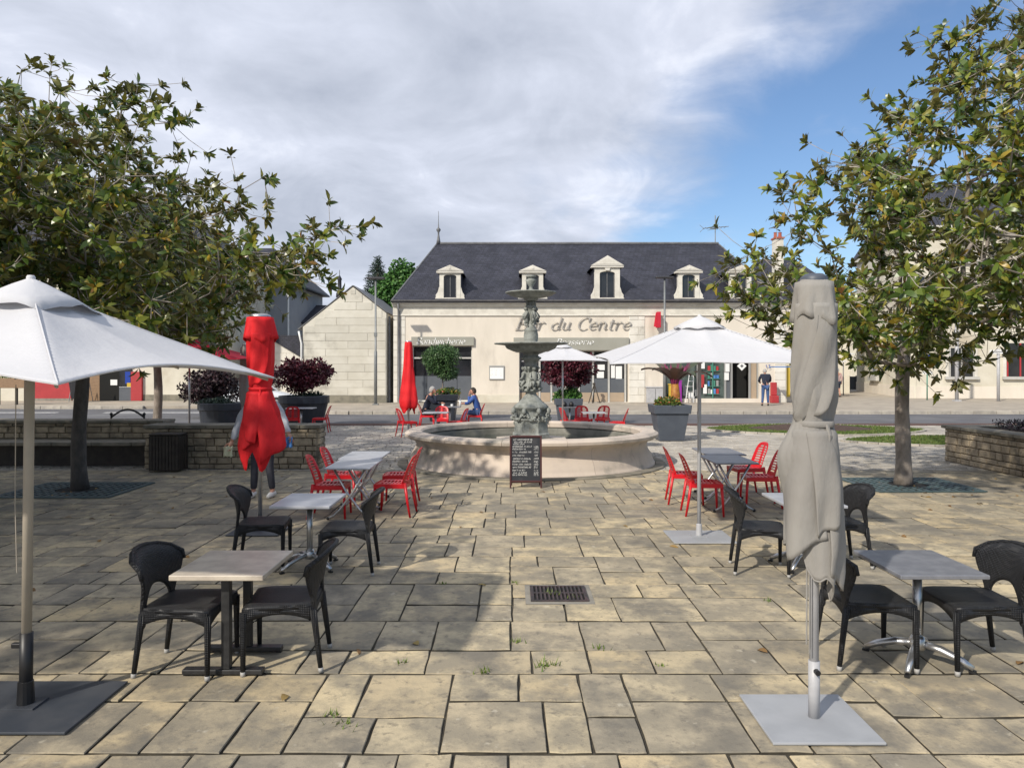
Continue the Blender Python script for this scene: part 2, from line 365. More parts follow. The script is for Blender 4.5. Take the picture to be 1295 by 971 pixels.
M['grate_rust'] = mat('rusty_drain', (.07, .045, .045), .7, (.035, .03, .03), 9)
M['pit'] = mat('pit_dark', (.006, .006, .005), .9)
M['concrete'] = mat('concrete', (.27, .25, .21), .9, (.21, .195, .165), 6, bump=.3)
M['moss'] = leaf_mat('weed_leaf', [(0, (.09, .16, .02)), (1, (.22, .28, .05))], (.1, .16, .03), .6, .3)
M['skin'] = mat('skin', (.50, .27, .19), .55, (.44, .22, .15), 20)
M['hair_grey'] = mat('grey_hair', (.42, .41, .40), .8, (.28, .27, .26), 60, bump=.5)
M['hair_dark'] = mat('dark_hair', (.022, .016, .012), .7, (.04, .03, .02), 60, bump=.5)
M['cloth_grey'] = mat('grey_sweater', (.44, .46, .50), .9, (.36, .38, .42), 8, bump=.3, bscale=20)
M['cloth_navy'] = mat('navy_cloth', (.014, .018, .035), .9, (.02, .025, .045), 8, bump=.3, bscale=20)
M['cloth_blue'] = mat('blue_jacket', (.04, .10, .34), .7, (.03, .08, .27), 8, bump=.3, bscale=20)
M['jeans'] = mat('blue_jeans', (.045, .085, .20), .9, (.06, .11, .24), 10, bump=.2)
M['trouser'] = mat('charcoal_trousers', (.030, .032, .042), .9, (.045, .047, .06), 9, bump=.2)
M['pink'] = mat('pink_top', (.55, .38, .35), .9)
M['shoe_w'] = mat('white_trainer', (.62, .62, .60), .6)
M['shoe_d'] = mat('dark_shoe', (.02, .02, .02), .6)
M['cup'] = mat('white_china', (.8, .8, .78), .2)
M['bluerag'] = mat('blue_rag', (.05, .16, .40), .9)
M['paleglove'] = mat('pale_cloth', (.60, .60, .42), .9)
M['carpaint'] = mat('white_car_paint', (.66, .68, .70), .25, spec=.6)
M['tyre'] = mat('tyre_rubber', (.02, .02, .02), .8)
M['rim'] = M['alu']
M['redlamp'] = mat('red_lens', (.5, .02, .02), .2)
M['brickpot'] = mat('terracotta', (.36, .10, .06), .8)

translucent(M['canvas_w'], .26); translucent(M['canvas_dr'], .3); translucent(M['canvas_r'], .12); translucent(M['canvas_b'], .10)
def slate_mat():
    m = mat('roof_slates', (.036, .037, .050), .6, (.023, .024, .034), 1.1, 8, bump=0, spec=.4, stain=(.20, .20, .19), stain_scale=7.5, stain_lo=.66, stain_hi=.74)
    nt = m.node_tree; N = nt.nodes; L = nt.links; b = N['Principled BSDF']
    ge = N.new('ShaderNodeNewGeometry'); sp = N.new('ShaderNodeSeparateXYZ'); L.new(ge.outputs['Position'], sp.inputs[0])
    cb = N.new('ShaderNodeCombineXYZ')
    ad = N.new('ShaderNodeMath'); ad.operation = 'MULTIPLY_ADD'; L.new(sp.outputs[1], ad.inputs[0]); ad.inputs[1].default_value = .31; L.new(sp.outputs[0], ad.inputs[2])
    L.new(ad.outputs[0], cb.inputs[0]); L.new(sp.outputs[2], cb.inputs[1])
    br = N.new('ShaderNodeTexBrick'); br.inputs['Scale'].default_value = 1; br.inputs['Brick Width'].default_value = .24; br.inputs['Row Height'].default_value = .13
    br.inputs['Mortar Size'].default_value = .012; br.inputs['Color1'].default_value = (.85, .85, .85, 1); br.inputs['Color2'].default_value = (1.5, 1.5, 1.55, 1); br.inputs['Mortar'].default_value = (.45, .45, .45, 1)
    L.new(cb.outputs[0], br.inputs['Vector'])
    mx = N.new('ShaderNodeMix'); mx.data_type = 'RGBA'; mx.blend_type = 'MULTIPLY'; mx.inputs[0].default_value = .8
    src = b.inputs['Base Color'].links[0].from_socket
    L.new(src, mx.inputs[6]); L.new(br.outputs[0], mx.inputs[7]); L.new(mx.outputs[2], b.inputs['Base Color'])
    bp = N.new('ShaderNodeBump'); bp.inputs['Strength'].default_value = .5; bp.inputs['Distance'].default_value = .02; L.new(br.outputs['Fac'], bp.inputs['Height']); bp.invert = True
    L.new(bp.outputs[0], b.inputs['Normal']); return m
M['slate'] = slate_mat()

def weave_mat():
    m = mat('black_rattan', (.0085, .009, .011), .5, (.015, .016, .019), 30, spec=.4, coord='obj')
    nt = m.node_tree; N = nt.nodes; L = nt.links; b = N['Principled BSDF']
    tc = N.new('ShaderNodeTexCoord'); hs = []
    for d in ('X', 'Y', 'Z'):
        w = N.new('ShaderNodeTexWave'); w.bands_direction = d; w.inputs['Scale'].default_value = 28; L.new(tc.outputs['Object'], w.inputs['Vector']); hs.append(w.outputs['Fac'])
    a = N.new('ShaderNodeMath'); a.operation = 'MULTIPLY'; L.new(hs[0], a.inputs[0]); L.new(hs[2], a.inputs[1])
    a2 = N.new('ShaderNodeMath'); a2.operation = 'MULTIPLY_ADD'; L.new(hs[1], a2.inputs[0]); L.new(hs[0], a2.inputs[1]); L.new(a.outputs[0], a2.inputs[2])
    bp = N.new('ShaderNodeBump'); bp.inputs['Strength'].default_value = .8; bp.inputs['Distance'].default_value = .006; L.new(a2.outputs[0], bp.inputs['Height'])
    L.new(bp.outputs[0], b.inputs['Normal']); return m
M['rattan'] = weave_mat()

def water_mat():
    m = bpy.data.materials.new('fountain_water'); m.use_nodes = True; nt = m.node_tree; N = nt.nodes; L = nt.links
    b = N['Principled BSDF']; b.inputs['Base Color'].default_value = (.055, .065, .055, 1); b.inputs['Roughness'].default_value = .06; b.inputs['Specular IOR Level'].default_value = .6
    n = N.new('ShaderNodeTexNoise'); n.inputs['Scale'].default_value = 5; n.inputs['Detail'].default_value = 3
    g = N.new('ShaderNodeNewGeometry'); L.new(g.outputs['Position'], n.inputs['Vector'])
    bp = N.new('ShaderNodeBump'); bp.inputs['Strength'].default_value = .12; bp.inputs['Distance'].default_value = .05; L.new(n.outputs['Fac'], bp.inputs['Height']); L.new(bp.outputs[0], b.inputs['Normal'])
    return m
M['water'] = water_mat()

# ------------------------------------------------------------------ ground, road, pavements
FY = 41.0                                          # facade line of the bar
KY = 32.8                                          # far kerb
struct(MB().box(-700, 700, -40, 900, -.6, -.06).build('ground', M['ground']))
SLAB_END = 14.85
paving = struct(MB().box(-22, 22, -4, SLAB_END, -.055, -.014).build('paving', M['joint']))
rs = random.Random(5)
slab_specs = []
U = .142
def fill_bands():
    y = 3.94-1.03*5
    while y < SLAB_END-.02:
        d = min(1.03, SLAB_END-y)
        x = -13.5-rs.random()
        while x < 13.6:
            n = rs.choice((5, 6, 6, 6, 7, 8)); W = n*U*rs.uniform(.94, 1.06); split = rs.choice((.4, .6))*d; k = rs.random()
            ta = rs.choice([q for q in (2, 3, 4, 5) if 2 <= n-q <= 5]); tb = rs.choice([q for q in (2, 3, 4, 5) if 2 <= n-q <= 5 and q != ta] or [ta])
            if k < .22:      # one tall slab beside a stack of two
                q = rs.choice((2, 3)); tall = (x, x+q*U, y, y+d) if rs.random() < .25 else None
                if tall: slab_specs.append(tall); slab_specs.append((x+q*U, x+W, y, y+split)); slab_specs.append((x+q*U, x+W, y+split, y+d)) if n-q <= 5 else slab_specs.extend([(x+q*U, x+(q+2)*U, y+split, y+d), (x+(q+2)*U, x+W, y+split, y+d)])
                else:
                    c = ta*U; s1, s2 = .4*d, .6*d
                    slab_specs.extend([(x, x+c, y, y+s1), (x, x+c, y+s1, y+d), (x+c, x+W, y, y+s2), (x+c, x+W, y+s2, y+d)])
            else:
                slab_specs.extend([(x, x+ta*U, y, y+split), (x+ta*U, x+W, y, y+split), (x, x+tb*U, y+split, y+d), (x+tb*U, x+W, y+split, y+d)])
            x += W
        y += 1.03
fill_bands()
def slab_mesh(w, d, seed, t=.04):
    r = random.Random(seed); hw = w/2-.0045; hd = d/2-.010; ch = .004
    per = [(-1, -1), (-.3, -1), (.35, -1), (1, -1), (1, -.3), (1, .35), (1, 1), (.3, 1), (-.35, 1), (-1, 1), (-1, .3), (-1, -.35)]; K = 12
    ring = [(a*hw+r.uniform(-.007, .0025)*(a if abs(a) == 1 else 0), b*hd+r.uniform(-.012, .005)*(b if abs(b) == 1 else 0)) for a, b in per]
    m = MB(); vs = []
    for (x, y) in ring: vs.append((x, y, -t))
    for (x, y) in ring: vs.append((x, y, -.006))
    for (x, y) in ring: vs.append((x*(1-ch/hw), y*(1-ch/hd), r.uniform(-.001, .001)))
    fs = []
    for i in range(K):
        j = (i+1) % K; fs += [(i, j, K+j, K+i), (K+i, K+j, 2*K+j, 2*K+i)]
    fs.append(tuple(2*K+i for i in range(K))); m.add(vs, fs); return m
def in_view_area(x0, x1, y0, y1):
    if y1 < 3.0: return 0
    y0 = max(y0, 3.2); xc = (x0+x1)/2; yc = (y0+y1)/2
    px = CX+xc/yc*F
    if px < -60 or px > 1355 or (HY+H*F/yc) > 1010: return 0
    return (x1-x0)*(y1-y0)/yc**3
def hidden(x0, x1, y0, y1):
    xc, yc = (x0+x1)/2, (y0+y1)/2
    return math.hypot(xc-.405, yc-16.2) < 2.3
slab_specs = [s for s in slab_specs if not hidden(*s)]
slab_specs.sort(key=lambda s: -in_view_area(*s))
cache = {}; rest = MB()
for i, (x0, x1, y0, y1) in enumerate(slab_specs):
    w, d = round(x1-x0, 3), round(y1-y0, 3); k = (w, d, rs.randrange(3))
    if k not in cache:
        m = slab_mesh(w, d, hash(k) % 9999); me = bpy.data.meshes.new('slab'); me.from_pydata(m.v, [], m.f); me.materials.append(M['slab']); me.materials.append(M['joint']); me.polygons.foreach_set('material_index', [1 if q < 24 and q % 2 == 0 else 0 for q in range(25)]); cache[k] = (me, m)
    dz = rs.uniform(-.003, .003); tx, ty = rs.uniform(-.004, .004), rs.uniform(-.004, .004)
    if i < 299:
        o = bpy.data.objects.new('slab', cache[k][0]); C.objects.link(o); o.parent = paving
        o.location = ((x0+x1)/2, (y0+y1)/2, dz); o.rotation_euler = (tx, ty, rs.choice((0, PI)))
    else:
        cx_, cy_ = (x0+x1)/2, (y0+y1)/2
        rest.add([(x+cx_, y+cy_, z+dz+y*tx) for x, y, z in cache[k][1].v], cache[k][1].f)
os_ = stuff(rest.build('outer_slabs', M['slab'], paving)); os_.data.materials.append(M['joint']); os_.data.polygons.foreach_set('material_index', [1 if q % 25 < 24 and (q % 25) % 2 == 0 else 0 for q in range(len(os_.data.polygons))])

# setts between slabs and road
setts = struct(MB().box(-30, 30, SLAB_END, 26.3, -.055, -.018).build('sett_paving', M['joint']))
sv = MB(); y = SLAB_END; row = 0
while y < 26.2:
    d = .14 if y < 19 else .2; x = -11.5-rs.random()*.2
    while x < 17.5:
        w = rs.uniform(.16, .26)*(1 if y < 19 else 1.5)
        if math.hypot(x+w/2-.405, y+d/2-16.2) > 2.6:
            g = .008; z = rs.uniform(-.004, .004); c = .012
            sv.add([(x+g, y+g, -.02), (x+w-g, y+g, -.02), (x+w-g, y+d-g, -.02), (x+g, y+d-g, -.02),
                    (x+g+c, y+g+c, z), (x+w-g-c, y+g+c, z), (x+w-g-c, y+d-g-c, z), (x+g+c, y+d-g-c, z)],
                   [(4, 5, 6, 7), (0, 1, 5, 4), (1, 2, 6, 5), (2, 3, 7, 6), (3, 0, 4, 7)])
        x += w
    y += d
stuff(sv.build('setts', M['sett'], setts))
struct(MB().box(-60, 60, 27.4, 39, -.05, -.012).build('road', M['asphalt']))
struct(MB().box(-60, 60, 26.3, 27.4, -.05, -.004).build('gravel_strip', M['redgravel']))
mk = MB()
mk.box(PX(135, 34.2), PX(330, 34.2), 33.9, 34.25, -.012, -.008)
mk.box(PX(-200, 34.2), PX(75, 34.2), 33.9, 34.25, -.012, -.008)
struct(mk.build('road_markings', M['paint']))
# far pavement: nearer kerb in front of the bar, set back on the left
pv = MB()
pts = [(-60, 37.2), (-13.5, 37.2), (-9.5, 33.4), (-7, KY), (60, KY+.6), (60, 120), (-60, 120)]
n = len(pts)
pv.add([(x, y, -.05) for x, y in pts]+[(x, y, .12) for x, y in pts], [tuple(range(n, 2*n))]+[(i, (i+1) % n, n+(i+1) % n, n+i) for i in range(n)])
pavement = struct(pv.build('far_pavement', M['pavement']))
for (a, b) in zip(pts[:4], pts[1:5]):
    A = Vector((*a, 0)); B = Vector((*b, 0)); L_ = (B-A).length; d = (B-A)/L_; nn = Vector((d.y, -d.x, 0)); t = 0
    if a[0] < -40: t = 36
    cm = None
    end = min(L_, 42 if a[0] < -40 else 32)
    while t < end-.1:
        l = min(1.0, end-t)
        if cm is None: cm = MB().box(-.49, .49, -.09, .09, -.06, .135).build('kerb_stone', M['kerb'], pavement, bevel=.012); o = cm
        else: o = cm.copy(); C.objects.link(o)
        p = A+d*(t+l/2)+nn*.09; o.location = (p.x, p.y, rs.uniform(-.003, .003)); o.rotation_euler = (0, 0, math.atan2(d.y, d.x)); o.scale = (l, 1, 1)
        t += l

# lawns with soil beds, edged in pale stone
def blades(name, fn_in, n, xr, yr, h, material, parent=None, z0=0, seed=1, w=.02):
    r = random.Random(seed); m = MB()
    for _ in range(n):
        for _t in range(20):
            x, y = r.uniform(*xr), r.uniform(*yr)
            if fn_in(x, y): break
        else: continue
        a = r.uniform(0, 2*PI); hh = h*r.uniform(.5, 1.3); dx, dy = math.cos(a)*w, math.sin(a)*w; lx, ly = r.uniform(-1, 1)*hh*.5, r.uniform(-1, 1)*hh*.5
        m.add([(x-dx, y-dy, z0), (x+dx, y+dy, z0), (x+lx, y+ly, z0+hh)], [(0, 1, 2)])
    return stuff(m.build(name, material, parent))
def lens(cx, cy, rx, ry, k=1.6):
    return lambda x, y: abs((x-cx)/rx)**k+abs((y-cy)/ry)**k < 1
def lens_pts(cx, cy, rx, ry, k=1.6, n=56):
    o = []
    for i in range(n):
        t = 2*PI*i/n; c, s = math.cos(t), math.sin(t)
        o.append((cx+rx*math.copysign(abs(c)**(2/k), c), cy+ry*math.copysign(abs(s)**(2/k), s)))
    return o
def lawn(cx, cy, rx, ry, sx, sy, srx, sry, seed):
    pts = lens_pts(cx, cy, rx, ry); n = len(pts)
    turf = MB().add([(x, y, -.02) for x, y in pts]+[(x, y, .025) for x, y in pts], [tuple(range(n, 2*n))]+[(i, (i+1) % n, n+(i+1) % n, n+i) for i in range(n)])
    struct(turf.build('lawn_turf', M['soil']))
    f = lens(cx, cy, rx, ry); g = lens(sx, sy, srx, sry, 2)
    blades('grass', lambda x, y: f(x, y) and not g(x, y), 9000, (cx-rx, cx+rx), (cy-ry, cy+ry), .04, M['grass'], None, .02, seed, .03)
    q = lens_pts(sx, sy, srx, sry, 2, 24); so_ = MB()
    vs = [(x, y, .03) for x, y in q]+[(sx+(x-sx)*.5, sy+(y-sy)*.5, .14) for x, y in q]+[(sx, sy, .17)]
    m_ = len(q); so_.add(vs, [(i, (i+1) % m_, m_+(i+1) % m_, m_+i) for i in range(m_)]+[(m_+i, m_+(i+1) % m_, 2*m_) for i in range(m_)])
    tag(so_.build('soil_bed', M['soil'], smooth=True), kind='stuff')
    ed = struct(MB().box(cx-.1, cx+.1, cy-.1, cy+.1, -.05, -.02).build('lawn_edging', M['kerb']))
    for i in range(n):
        (x0, y0), (x1, y1) = pts[i], pts[(i+1) % n]; L_ = math.hypot(x1-x0, y1-y0)
        if L_ < .05: continue
        MB().box(-L_*.48, L_*.48, -.06, .06, -.04, .045).build('edging_stone', M['kerb'], ed, loc=((x0+x1)/2, (y0+y1)/2, 0)).rotation_euler = (0, 0, math.atan2(y1-y0, x1-x0))
lawn(9.75, 24.5, 3.5, 2.2, 9.7, 24.7, 2.0, 1.15, 3)
lawn(12.2, 20.6, 3.2, 1.6, 12.9, 20.1, 1.1, .6, 4)

# ------------------------------------------------------------------ foliage
def leaf_arrays(pos, dirs, nrm, L, W, fold=.25):
    """arrays of folded leaves, eight vertices each: pos base, dirs along, nrm up"""
    side = np.cross(dirs, nrm); side /= np.linalg.norm(side, axis=1)[:, None]+1e-9
    up = np.cross(side, dirs)
    L = L[:, None]; W = W[:, None]
    v = np.empty((len(pos), 8, 3))
    v[:, 0] = pos
    for k, (a, w, u) in enumerate(((.22, .36, .6), (.52, .50, 1.0), (.82, .30, .5))):
        c = pos+dirs*L*a-up*L*.10*a*a
        v[:, 1+2*k] = c+side*W*w+up*W*fold*u; v[:, 2+2*k] = c-side*W*w+up*W*fold*u
    v[:, 7] = pos+dirs*L-up*L*.14
    return v
LEAF_F = [(0, 1, 2), (1, 3, 4, 2), (3, 5, 6, 4), (5, 7, 6)]
def leaf_object(name, v, material, parent=None):
    n = len(v); me = bpy.data.meshes.new(name)
    base = np.arange(n)[:, None]*8
    tri = np.concatenate([base+np.array([0, 1, 2]), base+np.array([5, 7, 6])], 0); quad = np.concatenate([base+np.array([1, 3, 4, 2]), base+np.array([3, 5, 6, 4])], 0)
    me.vertices.add(n*8); me.vertices.foreach_set('co', v.reshape(-1).astype(np.float32))
    loops = np.concatenate([tri.ravel(), quad.ravel()]); me.loops.add(len(loops)); me.loops.foreach_set('vertex_index', loops.astype(np.int32))
    nt_, nq = len(tri), len(quad); me.polygons.add(nt_+nq)
    st = np.concatenate([np.arange(nt_)*3, nt_*3+np.arange(nq)*4]); me.polygons.foreach_set('loop_start', st.astype(np.int32))
    me.materials.append(material); me.update(calc_edges=True); me.validate()
    o = bpy.data.objects.new(name, me); C.objects.link(o)
    if parent: o.parent = parent
    return o
def unit(a): return a/(np.linalg.norm(a, axis=-1, keepdims=True)+1e-9)

def leaf_cloud(name, blobs, n, L, W, material, parent, seed, loc=(0, 0, 0), droop=.1):
    """leaves spread over the outsides of several lumps: [(centre, radii)]"""
    r = np.random.default_rng(seed); tot = sum(b[1][0]*b[1][2] for b in blobs); out = []
    for c, rad in blobs:
        k = int(n*rad[0]*rad[2]/tot)
        d = unit(r.normal(size=(k, 3))); q = r.uniform(.35, 1.05, k)**.6
        p = np.array(c)+d*np.array(rad)*q[:, None]
        dr = unit(d+r.normal(size=(k, 3))*.7+np.array([0, 0, -droop])); nr = unit(d+r.normal(size=(k, 3))*.6+np.array([0, 0, .5]))
        s = r.uniform(.6, 1.3, k); out.append(leaf_arrays(p, dr, nr, L*s, W*s))
    o = leaf_object(name, np.concatenate(out), material, parent); return stuff(o)
def lumps(c, rad, k, seed, s=.45):
    r = random.Random(seed); o = []
    for _ in range(k):
        while True:
            d = Vector((r.uniform(-1, 1), r.uniform(-1, 1), r.uniform(-1, 1)))
            if d.length < 1: break
        q = s*r.uniform(.6, 1.2)
        o.append(((c[0]+d.x*rad[0]*.75, c[1]+d.y*rad[1]*.75, c[2]+d.z*rad[2]*.75), (rad[0]*q, rad[1]*q, rad[2]*q)))
    return o
def stems(m, base, tips, r0, n=5, seed=0):
    r = random.Random(seed)
    for t in tips:
        b = Vector(base); t = Vector(t); mid = (b+t)/2+Vector((r.uniform(-.1, .1), r.uniform(-.1, .1), .05))*(t-b).length
        m.path([b, mid, t], [r0, r0*.6, r0*.2], n)
    return m

def poly_inside(poly, x, y):
    ins = False; j = len(poly)-1
    for i in range(len(poly)):
        xi, yi = poly[i]; xj, yj = poly[j]
        if (yi > y) != (yj > y) and x < (xj-xi)*(y-yi)/(yj-yi)+xi: ins = not ins
        j = i
    return ins

LEAFMESH = []
for k in range(4):
    rr = random.Random(k); v = leaf_arrays(np.zeros((1, 3)), np.array([[1., 0, 0]]), np.array([[0, 0, 1.]]), np.array([1.0]), np.array([.36+.05*k]), .15+.09*k)[0]
    me = bpy.data.meshes.new('leaf'); me.from_pydata([tuple(q) for q in v], [], LEAF_F); me.materials.append(M['magnolia']); LEAFMESH.append(me)

def magnolia(name, label, base, fork_z, tips, seed, trunk_r, lean=(0, 0), ros_per=5, single=280, llen=.19, group=None, spread=.30, bark='trunk'):
    """tips: world points reached by the outermost twigs; branches are grown to them, rosettes of leaves sit on them"""
    t = thing(name, label, 'tree', base, 0, group); r = random.Random(seed); nr = np.random.default_rng(seed)
    bx, by = base[0], base[1]
    fork = Vector((bx+lean[0], by+lean[1], fork_z))
    nodes = [fork]; par = [-1]; plen = [0.0]
    arr = np.zeros((40000, 3)); arr[0] = fork; pl = np.zeros(40000); cnt = 1
    tips = sorted(tips, key=lambda p: (Vector(p)-fork).length); tipidx = []
    for tp in tips:
        tp = np.array(tp); d = np.linalg.norm(arr[:cnt]-tp, axis=1)
        below = np.maximum(arr[:cnt, 2]-tp[2], 0)
        cost = d+.42*pl[:cnt]+below*.5; i = int(cost.argmin()); a = arr[i].copy(); D = np.linalg.norm(tp-a); k = max(1, int(D/.32)); prev = i
        off = nr.normal(size=3)*D*.10; off[2] -= D*.06
        for j in range(1, k+1):
            s = j/k; p = a+(tp-a)*s+off*math.sin(PI*s)+nr.normal(size=3)*.02
            arr[cnt] = p; pl[cnt] = pl[prev]+D/k; par.append(prev); prev = cnt; cnt += 1
        tipidx.append(prev)
    wgt = np.zeros(cnt)
    for i in tipidx: wgt[i] = 1
    for i in range(cnt-1, 0, -1): wgt[par[i]] += wgt[i]
    tot = wgt[0]; rad = np.maximum(.0065, (trunk_r*.80)*(wgt/tot)**.5)
    limb = MB(); twig = MB(); L0 = Vector(base)
    for i in range(1, cnt):
        a = Vector(arr[par[i]])-L0; b = Vector(arr[i])-L0; m = limb if rad[i] > .022 else twig
        m.path([a, b], [min(rad[par[i]], rad[i]*1.35), rad[i]], 7 if rad[i] > .022 else 4, cap=False)
    # trunk: tapering, slightly crooked, with flare and lumps
    tr = MB(); n_ = 14; pts = []; rr = []; h = fork_z-base[2]
    for i in range(n_+1):
        s = i/n_; pts.append((lean[0]*s+.03*math.sin(5*s+seed), lean[1]*s+.03*math.cos(4*s+seed), h*s)); rr.append(trunk_r*(1.20-.20*min(1, s*6))*(1.02-.22*s)*(1+.03*math.sin(17*s+seed)))
    tr.path(pts, rr, 14)
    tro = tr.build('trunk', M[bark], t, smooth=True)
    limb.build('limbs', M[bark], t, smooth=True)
    stuff(twig.build('twigs', M['twig'], t))
    # rosettes
    pos = []; axis = []
    back = []
    for i in list(tipidx):
        j = i
        for _k in range(3):
            j = par[j]
            if j <= 0 or rad[j] > .03: break
            if nr.random() < .45: back.append(j)
    ntip = len(tipidx); allidx = list(tipidx)+back
    for ii, i in enumerate(allidx):
        p = arr[i]; d = unit(arr[i]-arr[par[i]])
        pos.append(p); axis.append(d)
        for _ in range(ros_per-1):
            q = p+nr.normal(size=3)*np.array([spread, spread, spread*.75]); pos.append(q); axis.append(unit((q-p)*1.0+d*.25+np.array([0, 0, .12])))
    pos = np.array(pos); axis = np.array(axis)
    tw = MB()
    for k in range(len(pos)):
        if k % ros_per:
            a = Vector(pos[k-(k % ros_per)])-L0; b = Vector(pos[k])-L0; tw.path([a, (a+b)/2+Vector((0, 0, -.03)), b], .005, 3, cap=False)
    stuff(tw.build('twiglets', M['twig'], t))
    per = 12; P_ = np.repeat(pos, per, 0); A = np.repeat(axis, per, 0); K = len(P_)
    ph = np.tile(np.arange(per)*2.4, len(pos))+np.repeat(nr.uniform(0, 6.3, len(pos)), per)
    ref = np.where(np.abs(A[:, 2:3]) < .9, np.array([[0, 0, 1.]]), np.array([[1., 0, 0]]))
    s1 = unit(np.cross(A, ref)); s2 = np.cross(A, s1)
    open_ = nr.uniform(.35, 1.3, K)[:, None]
    rad_ = s1*np.cos(ph)[:, None]+s2*np.sin(ph)[:, None]
    dr = unit(rad_*open_+A*(.75)+nr.normal(size=(K, 3))*.20+np.array([0, 0, -.24]))
    nrm = unit(A*1.0-rad_*.3+nr.normal(size=(K, 3))*.25)
    start = P_-A*nr.uniform(0, .09, K)[:, None]
    s = nr.uniform(.55, 1.15, K); Lh = llen*s; Wd = llen*.34*s*nr.uniform(.8, 1.2, K)
    keep = nr.random(K) > .12
    start, dr, nrm, Lh, Wd = start[keep], dr[keep], nrm[keep], Lh[keep], Wd[keep]
    # nearest visible ones become leaves of their own
    idx = np.array([], int)
    if single:
        Yp = np.maximum(start[:, 1], .5); px = CX+start[:, 0]/Yp*F; py = HY-(start[:, 2]-H)/Yp*F
        vis = (px > 0) & (px < 1295) & (py > 0) & (py < 480) & (start[:, 1] > 1)
        cell = {}; dist = np.linalg.norm(start-np.array([0, 0, H]), axis=1)
        for i in np.argsort(dist):
            if not vis[i]: continue
            key = (int(px[i]//14), int(py[i]//14))
            if key in cell: continue
            cell[key] = i
            if len(cell) >= 4000: break
        cand = sorted(cell.values(), key=lambda i: dist[i]/Lh[i])
        idx = np.array(cand[:single], int)
    msk = np.ones(len(start), bool); msk[idx] = False
    v = leaf_arrays(start[msk]-np.array(base), dr[msk], nrm[msk], Lh[msk], Wd[msk], .22)
    stuff(leaf_object('foliage', v, M['magnolia'], t))
    for i in idx:
        x = Vector(dr[i]); nn_ = Vector(nrm[i]); y_ = nn_.cross(x)
        if y_.length < 1e-3: continue
        y_.normalize(); z_ = x.cross(y_)
        m4 = Matrix((x*Lh[i], y_*Lh[i], z_*Lh[i])).transposed().to_4x4(); m4.translation = Vector(start[i])-L0
        o = bpy.data.objects.new('leaf', LEAFMESH[int(i) % 4]); C.objects.link(o); o.parent = t; o.matrix_local = m4
    return t

def tips_in(poly, n, yc, ry, seed, cxw, rxw, mind=.34):
    r = random.Random(seed); out = []; tries = 0
    xs = [p[0] for p in poly]; ys = [p[1] for p in poly]
    while len(out) < n and tries < 80000:
        tries += 1
        px, py = r.uniform(min(xs), max(xs)), r.uniform(min(ys), max(ys))
        if not poly_inside(poly, px, py): continue
        Y = yc+r.uniform(-1, 1)*ry; p = P(px, py, Y)
        k = ((p.x-cxw)/rxw)**2+((Y-yc)/ry)**2
        if k > 1: continue
        if any((p-q).length < mind for q in out[-300:]): continue
        out.append(p)
    return out
LP = [(-250, 210), (-200, 120), (0, 125), (40, 108), (90, 112), (105, 135), (150, 140), (170, 165), (195, 182), (190, 215), (250, 228), (285, 238), (325, 245), (310, 265), (262, 285), (280, 305),
      (345, 308), (385, 303), (375, 318), (345, 330), (375, 350), (365, 358), (320, 362), (300, 380), (305, 395), (290, 418), (200, 428), (100, 425), (0, 420), (-250, 410)]
lt = tips_in(LP, 300, 12.5, 4.0, 11, -7.6, 5.2)
for q in [(418, 290, 12.2), (400, 297, 12.3), (430, 287, 12.2), (228, 152, 12), (240, 150, 12), (62, 92, 12), (25, 88, 12), (20, 118, 12), (165, 112, 12.3), (175, 104, 12.3), (335, 222, 12.4), (385, 350, 12), (370, 340, 12), (155, 128, 12), (245, 300, 11.5), (320, 320, 11.5)]:
    lt.append(P(*q))
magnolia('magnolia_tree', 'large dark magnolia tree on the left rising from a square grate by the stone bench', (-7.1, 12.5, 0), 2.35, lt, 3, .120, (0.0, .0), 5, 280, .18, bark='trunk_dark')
RP = [(1600, -60), (1300, -40), (1262, 30), (1225, 52), (1225, 80), (1200, 112), (1150, 140), (1112, 150), (1112, 170), (1060, 190), (1052, 212), (1015, 238), (1010, 250), (1060, 262), (1075, 290), (1050, 322),
      (1010, 330), (975, 312), (940, 322), (940, 345), (965, 372), (1000, 385), (1000, 410), (1050, 405), (1075, 425), (1100, 435), (1130, 452), (1165, 435), (1230, 450), (1265, 440), (1310, 430), (1600, 420)]
rt = tips_in(RP, 285, 12.3, 4.0, 23, 7.9, 5.0)
for q in [(930, 335, 12.4), (928, 352, 12.4), (948, 378, 12.3), (972, 420, 12.3), (985, 398, 12.3), (968, 405, 12.3), (1003, 242, 12.3), (1120, 140, 12.2), (1188, 48, 12.1), (1200, 55, 12.1), (1222, 36, 12.1), (1136, 142, 12), (1088, 430, 12), (1060, 420, 12), (1105, 455, 12.2), (1125, 462, 12.4), (1150, 462, 12.6), (1120, 440, 12), (1165, 455, 12.3), (1225, 462, 12), (1245, 455, 12), (1240, 20, 12), (1075, 205, 12)]:
    rt.append(P(*q))
magnolia('magnolia_tree', 'magnolia tree with yellowing leaves on the right, pale bare trunk in a metal grate', (6.7, 13.06, 0), 2.3, rt, 8, .130, (.05, 0), 5, 290, .18)
def round_tips(c, rad, n, seed):
    r = random.Random(seed); o = []
    while len(o) < n:
        d = Vector((r.uniform(-1, 1), r.uniform(-1, 1), r.uniform(-.8, 1)))
        if .35 < d.length < 1: o.append(Vector((c[0]+d.x*rad[0], c[1]+d.y*rad[1], c[2]+d.z*rad[2])))
    return o
magnolia('magnolia_tree', 'second magnolia farther back on the left, thin dark trunk behind the planter wall', (-9.45, 20.2, 0), 2.6, round_tips((-9.8, 20.4, 4.2), (3.0, 3.0, 1.8), 150, 5), 5, .12, (0, 0), 5, 0, .22)
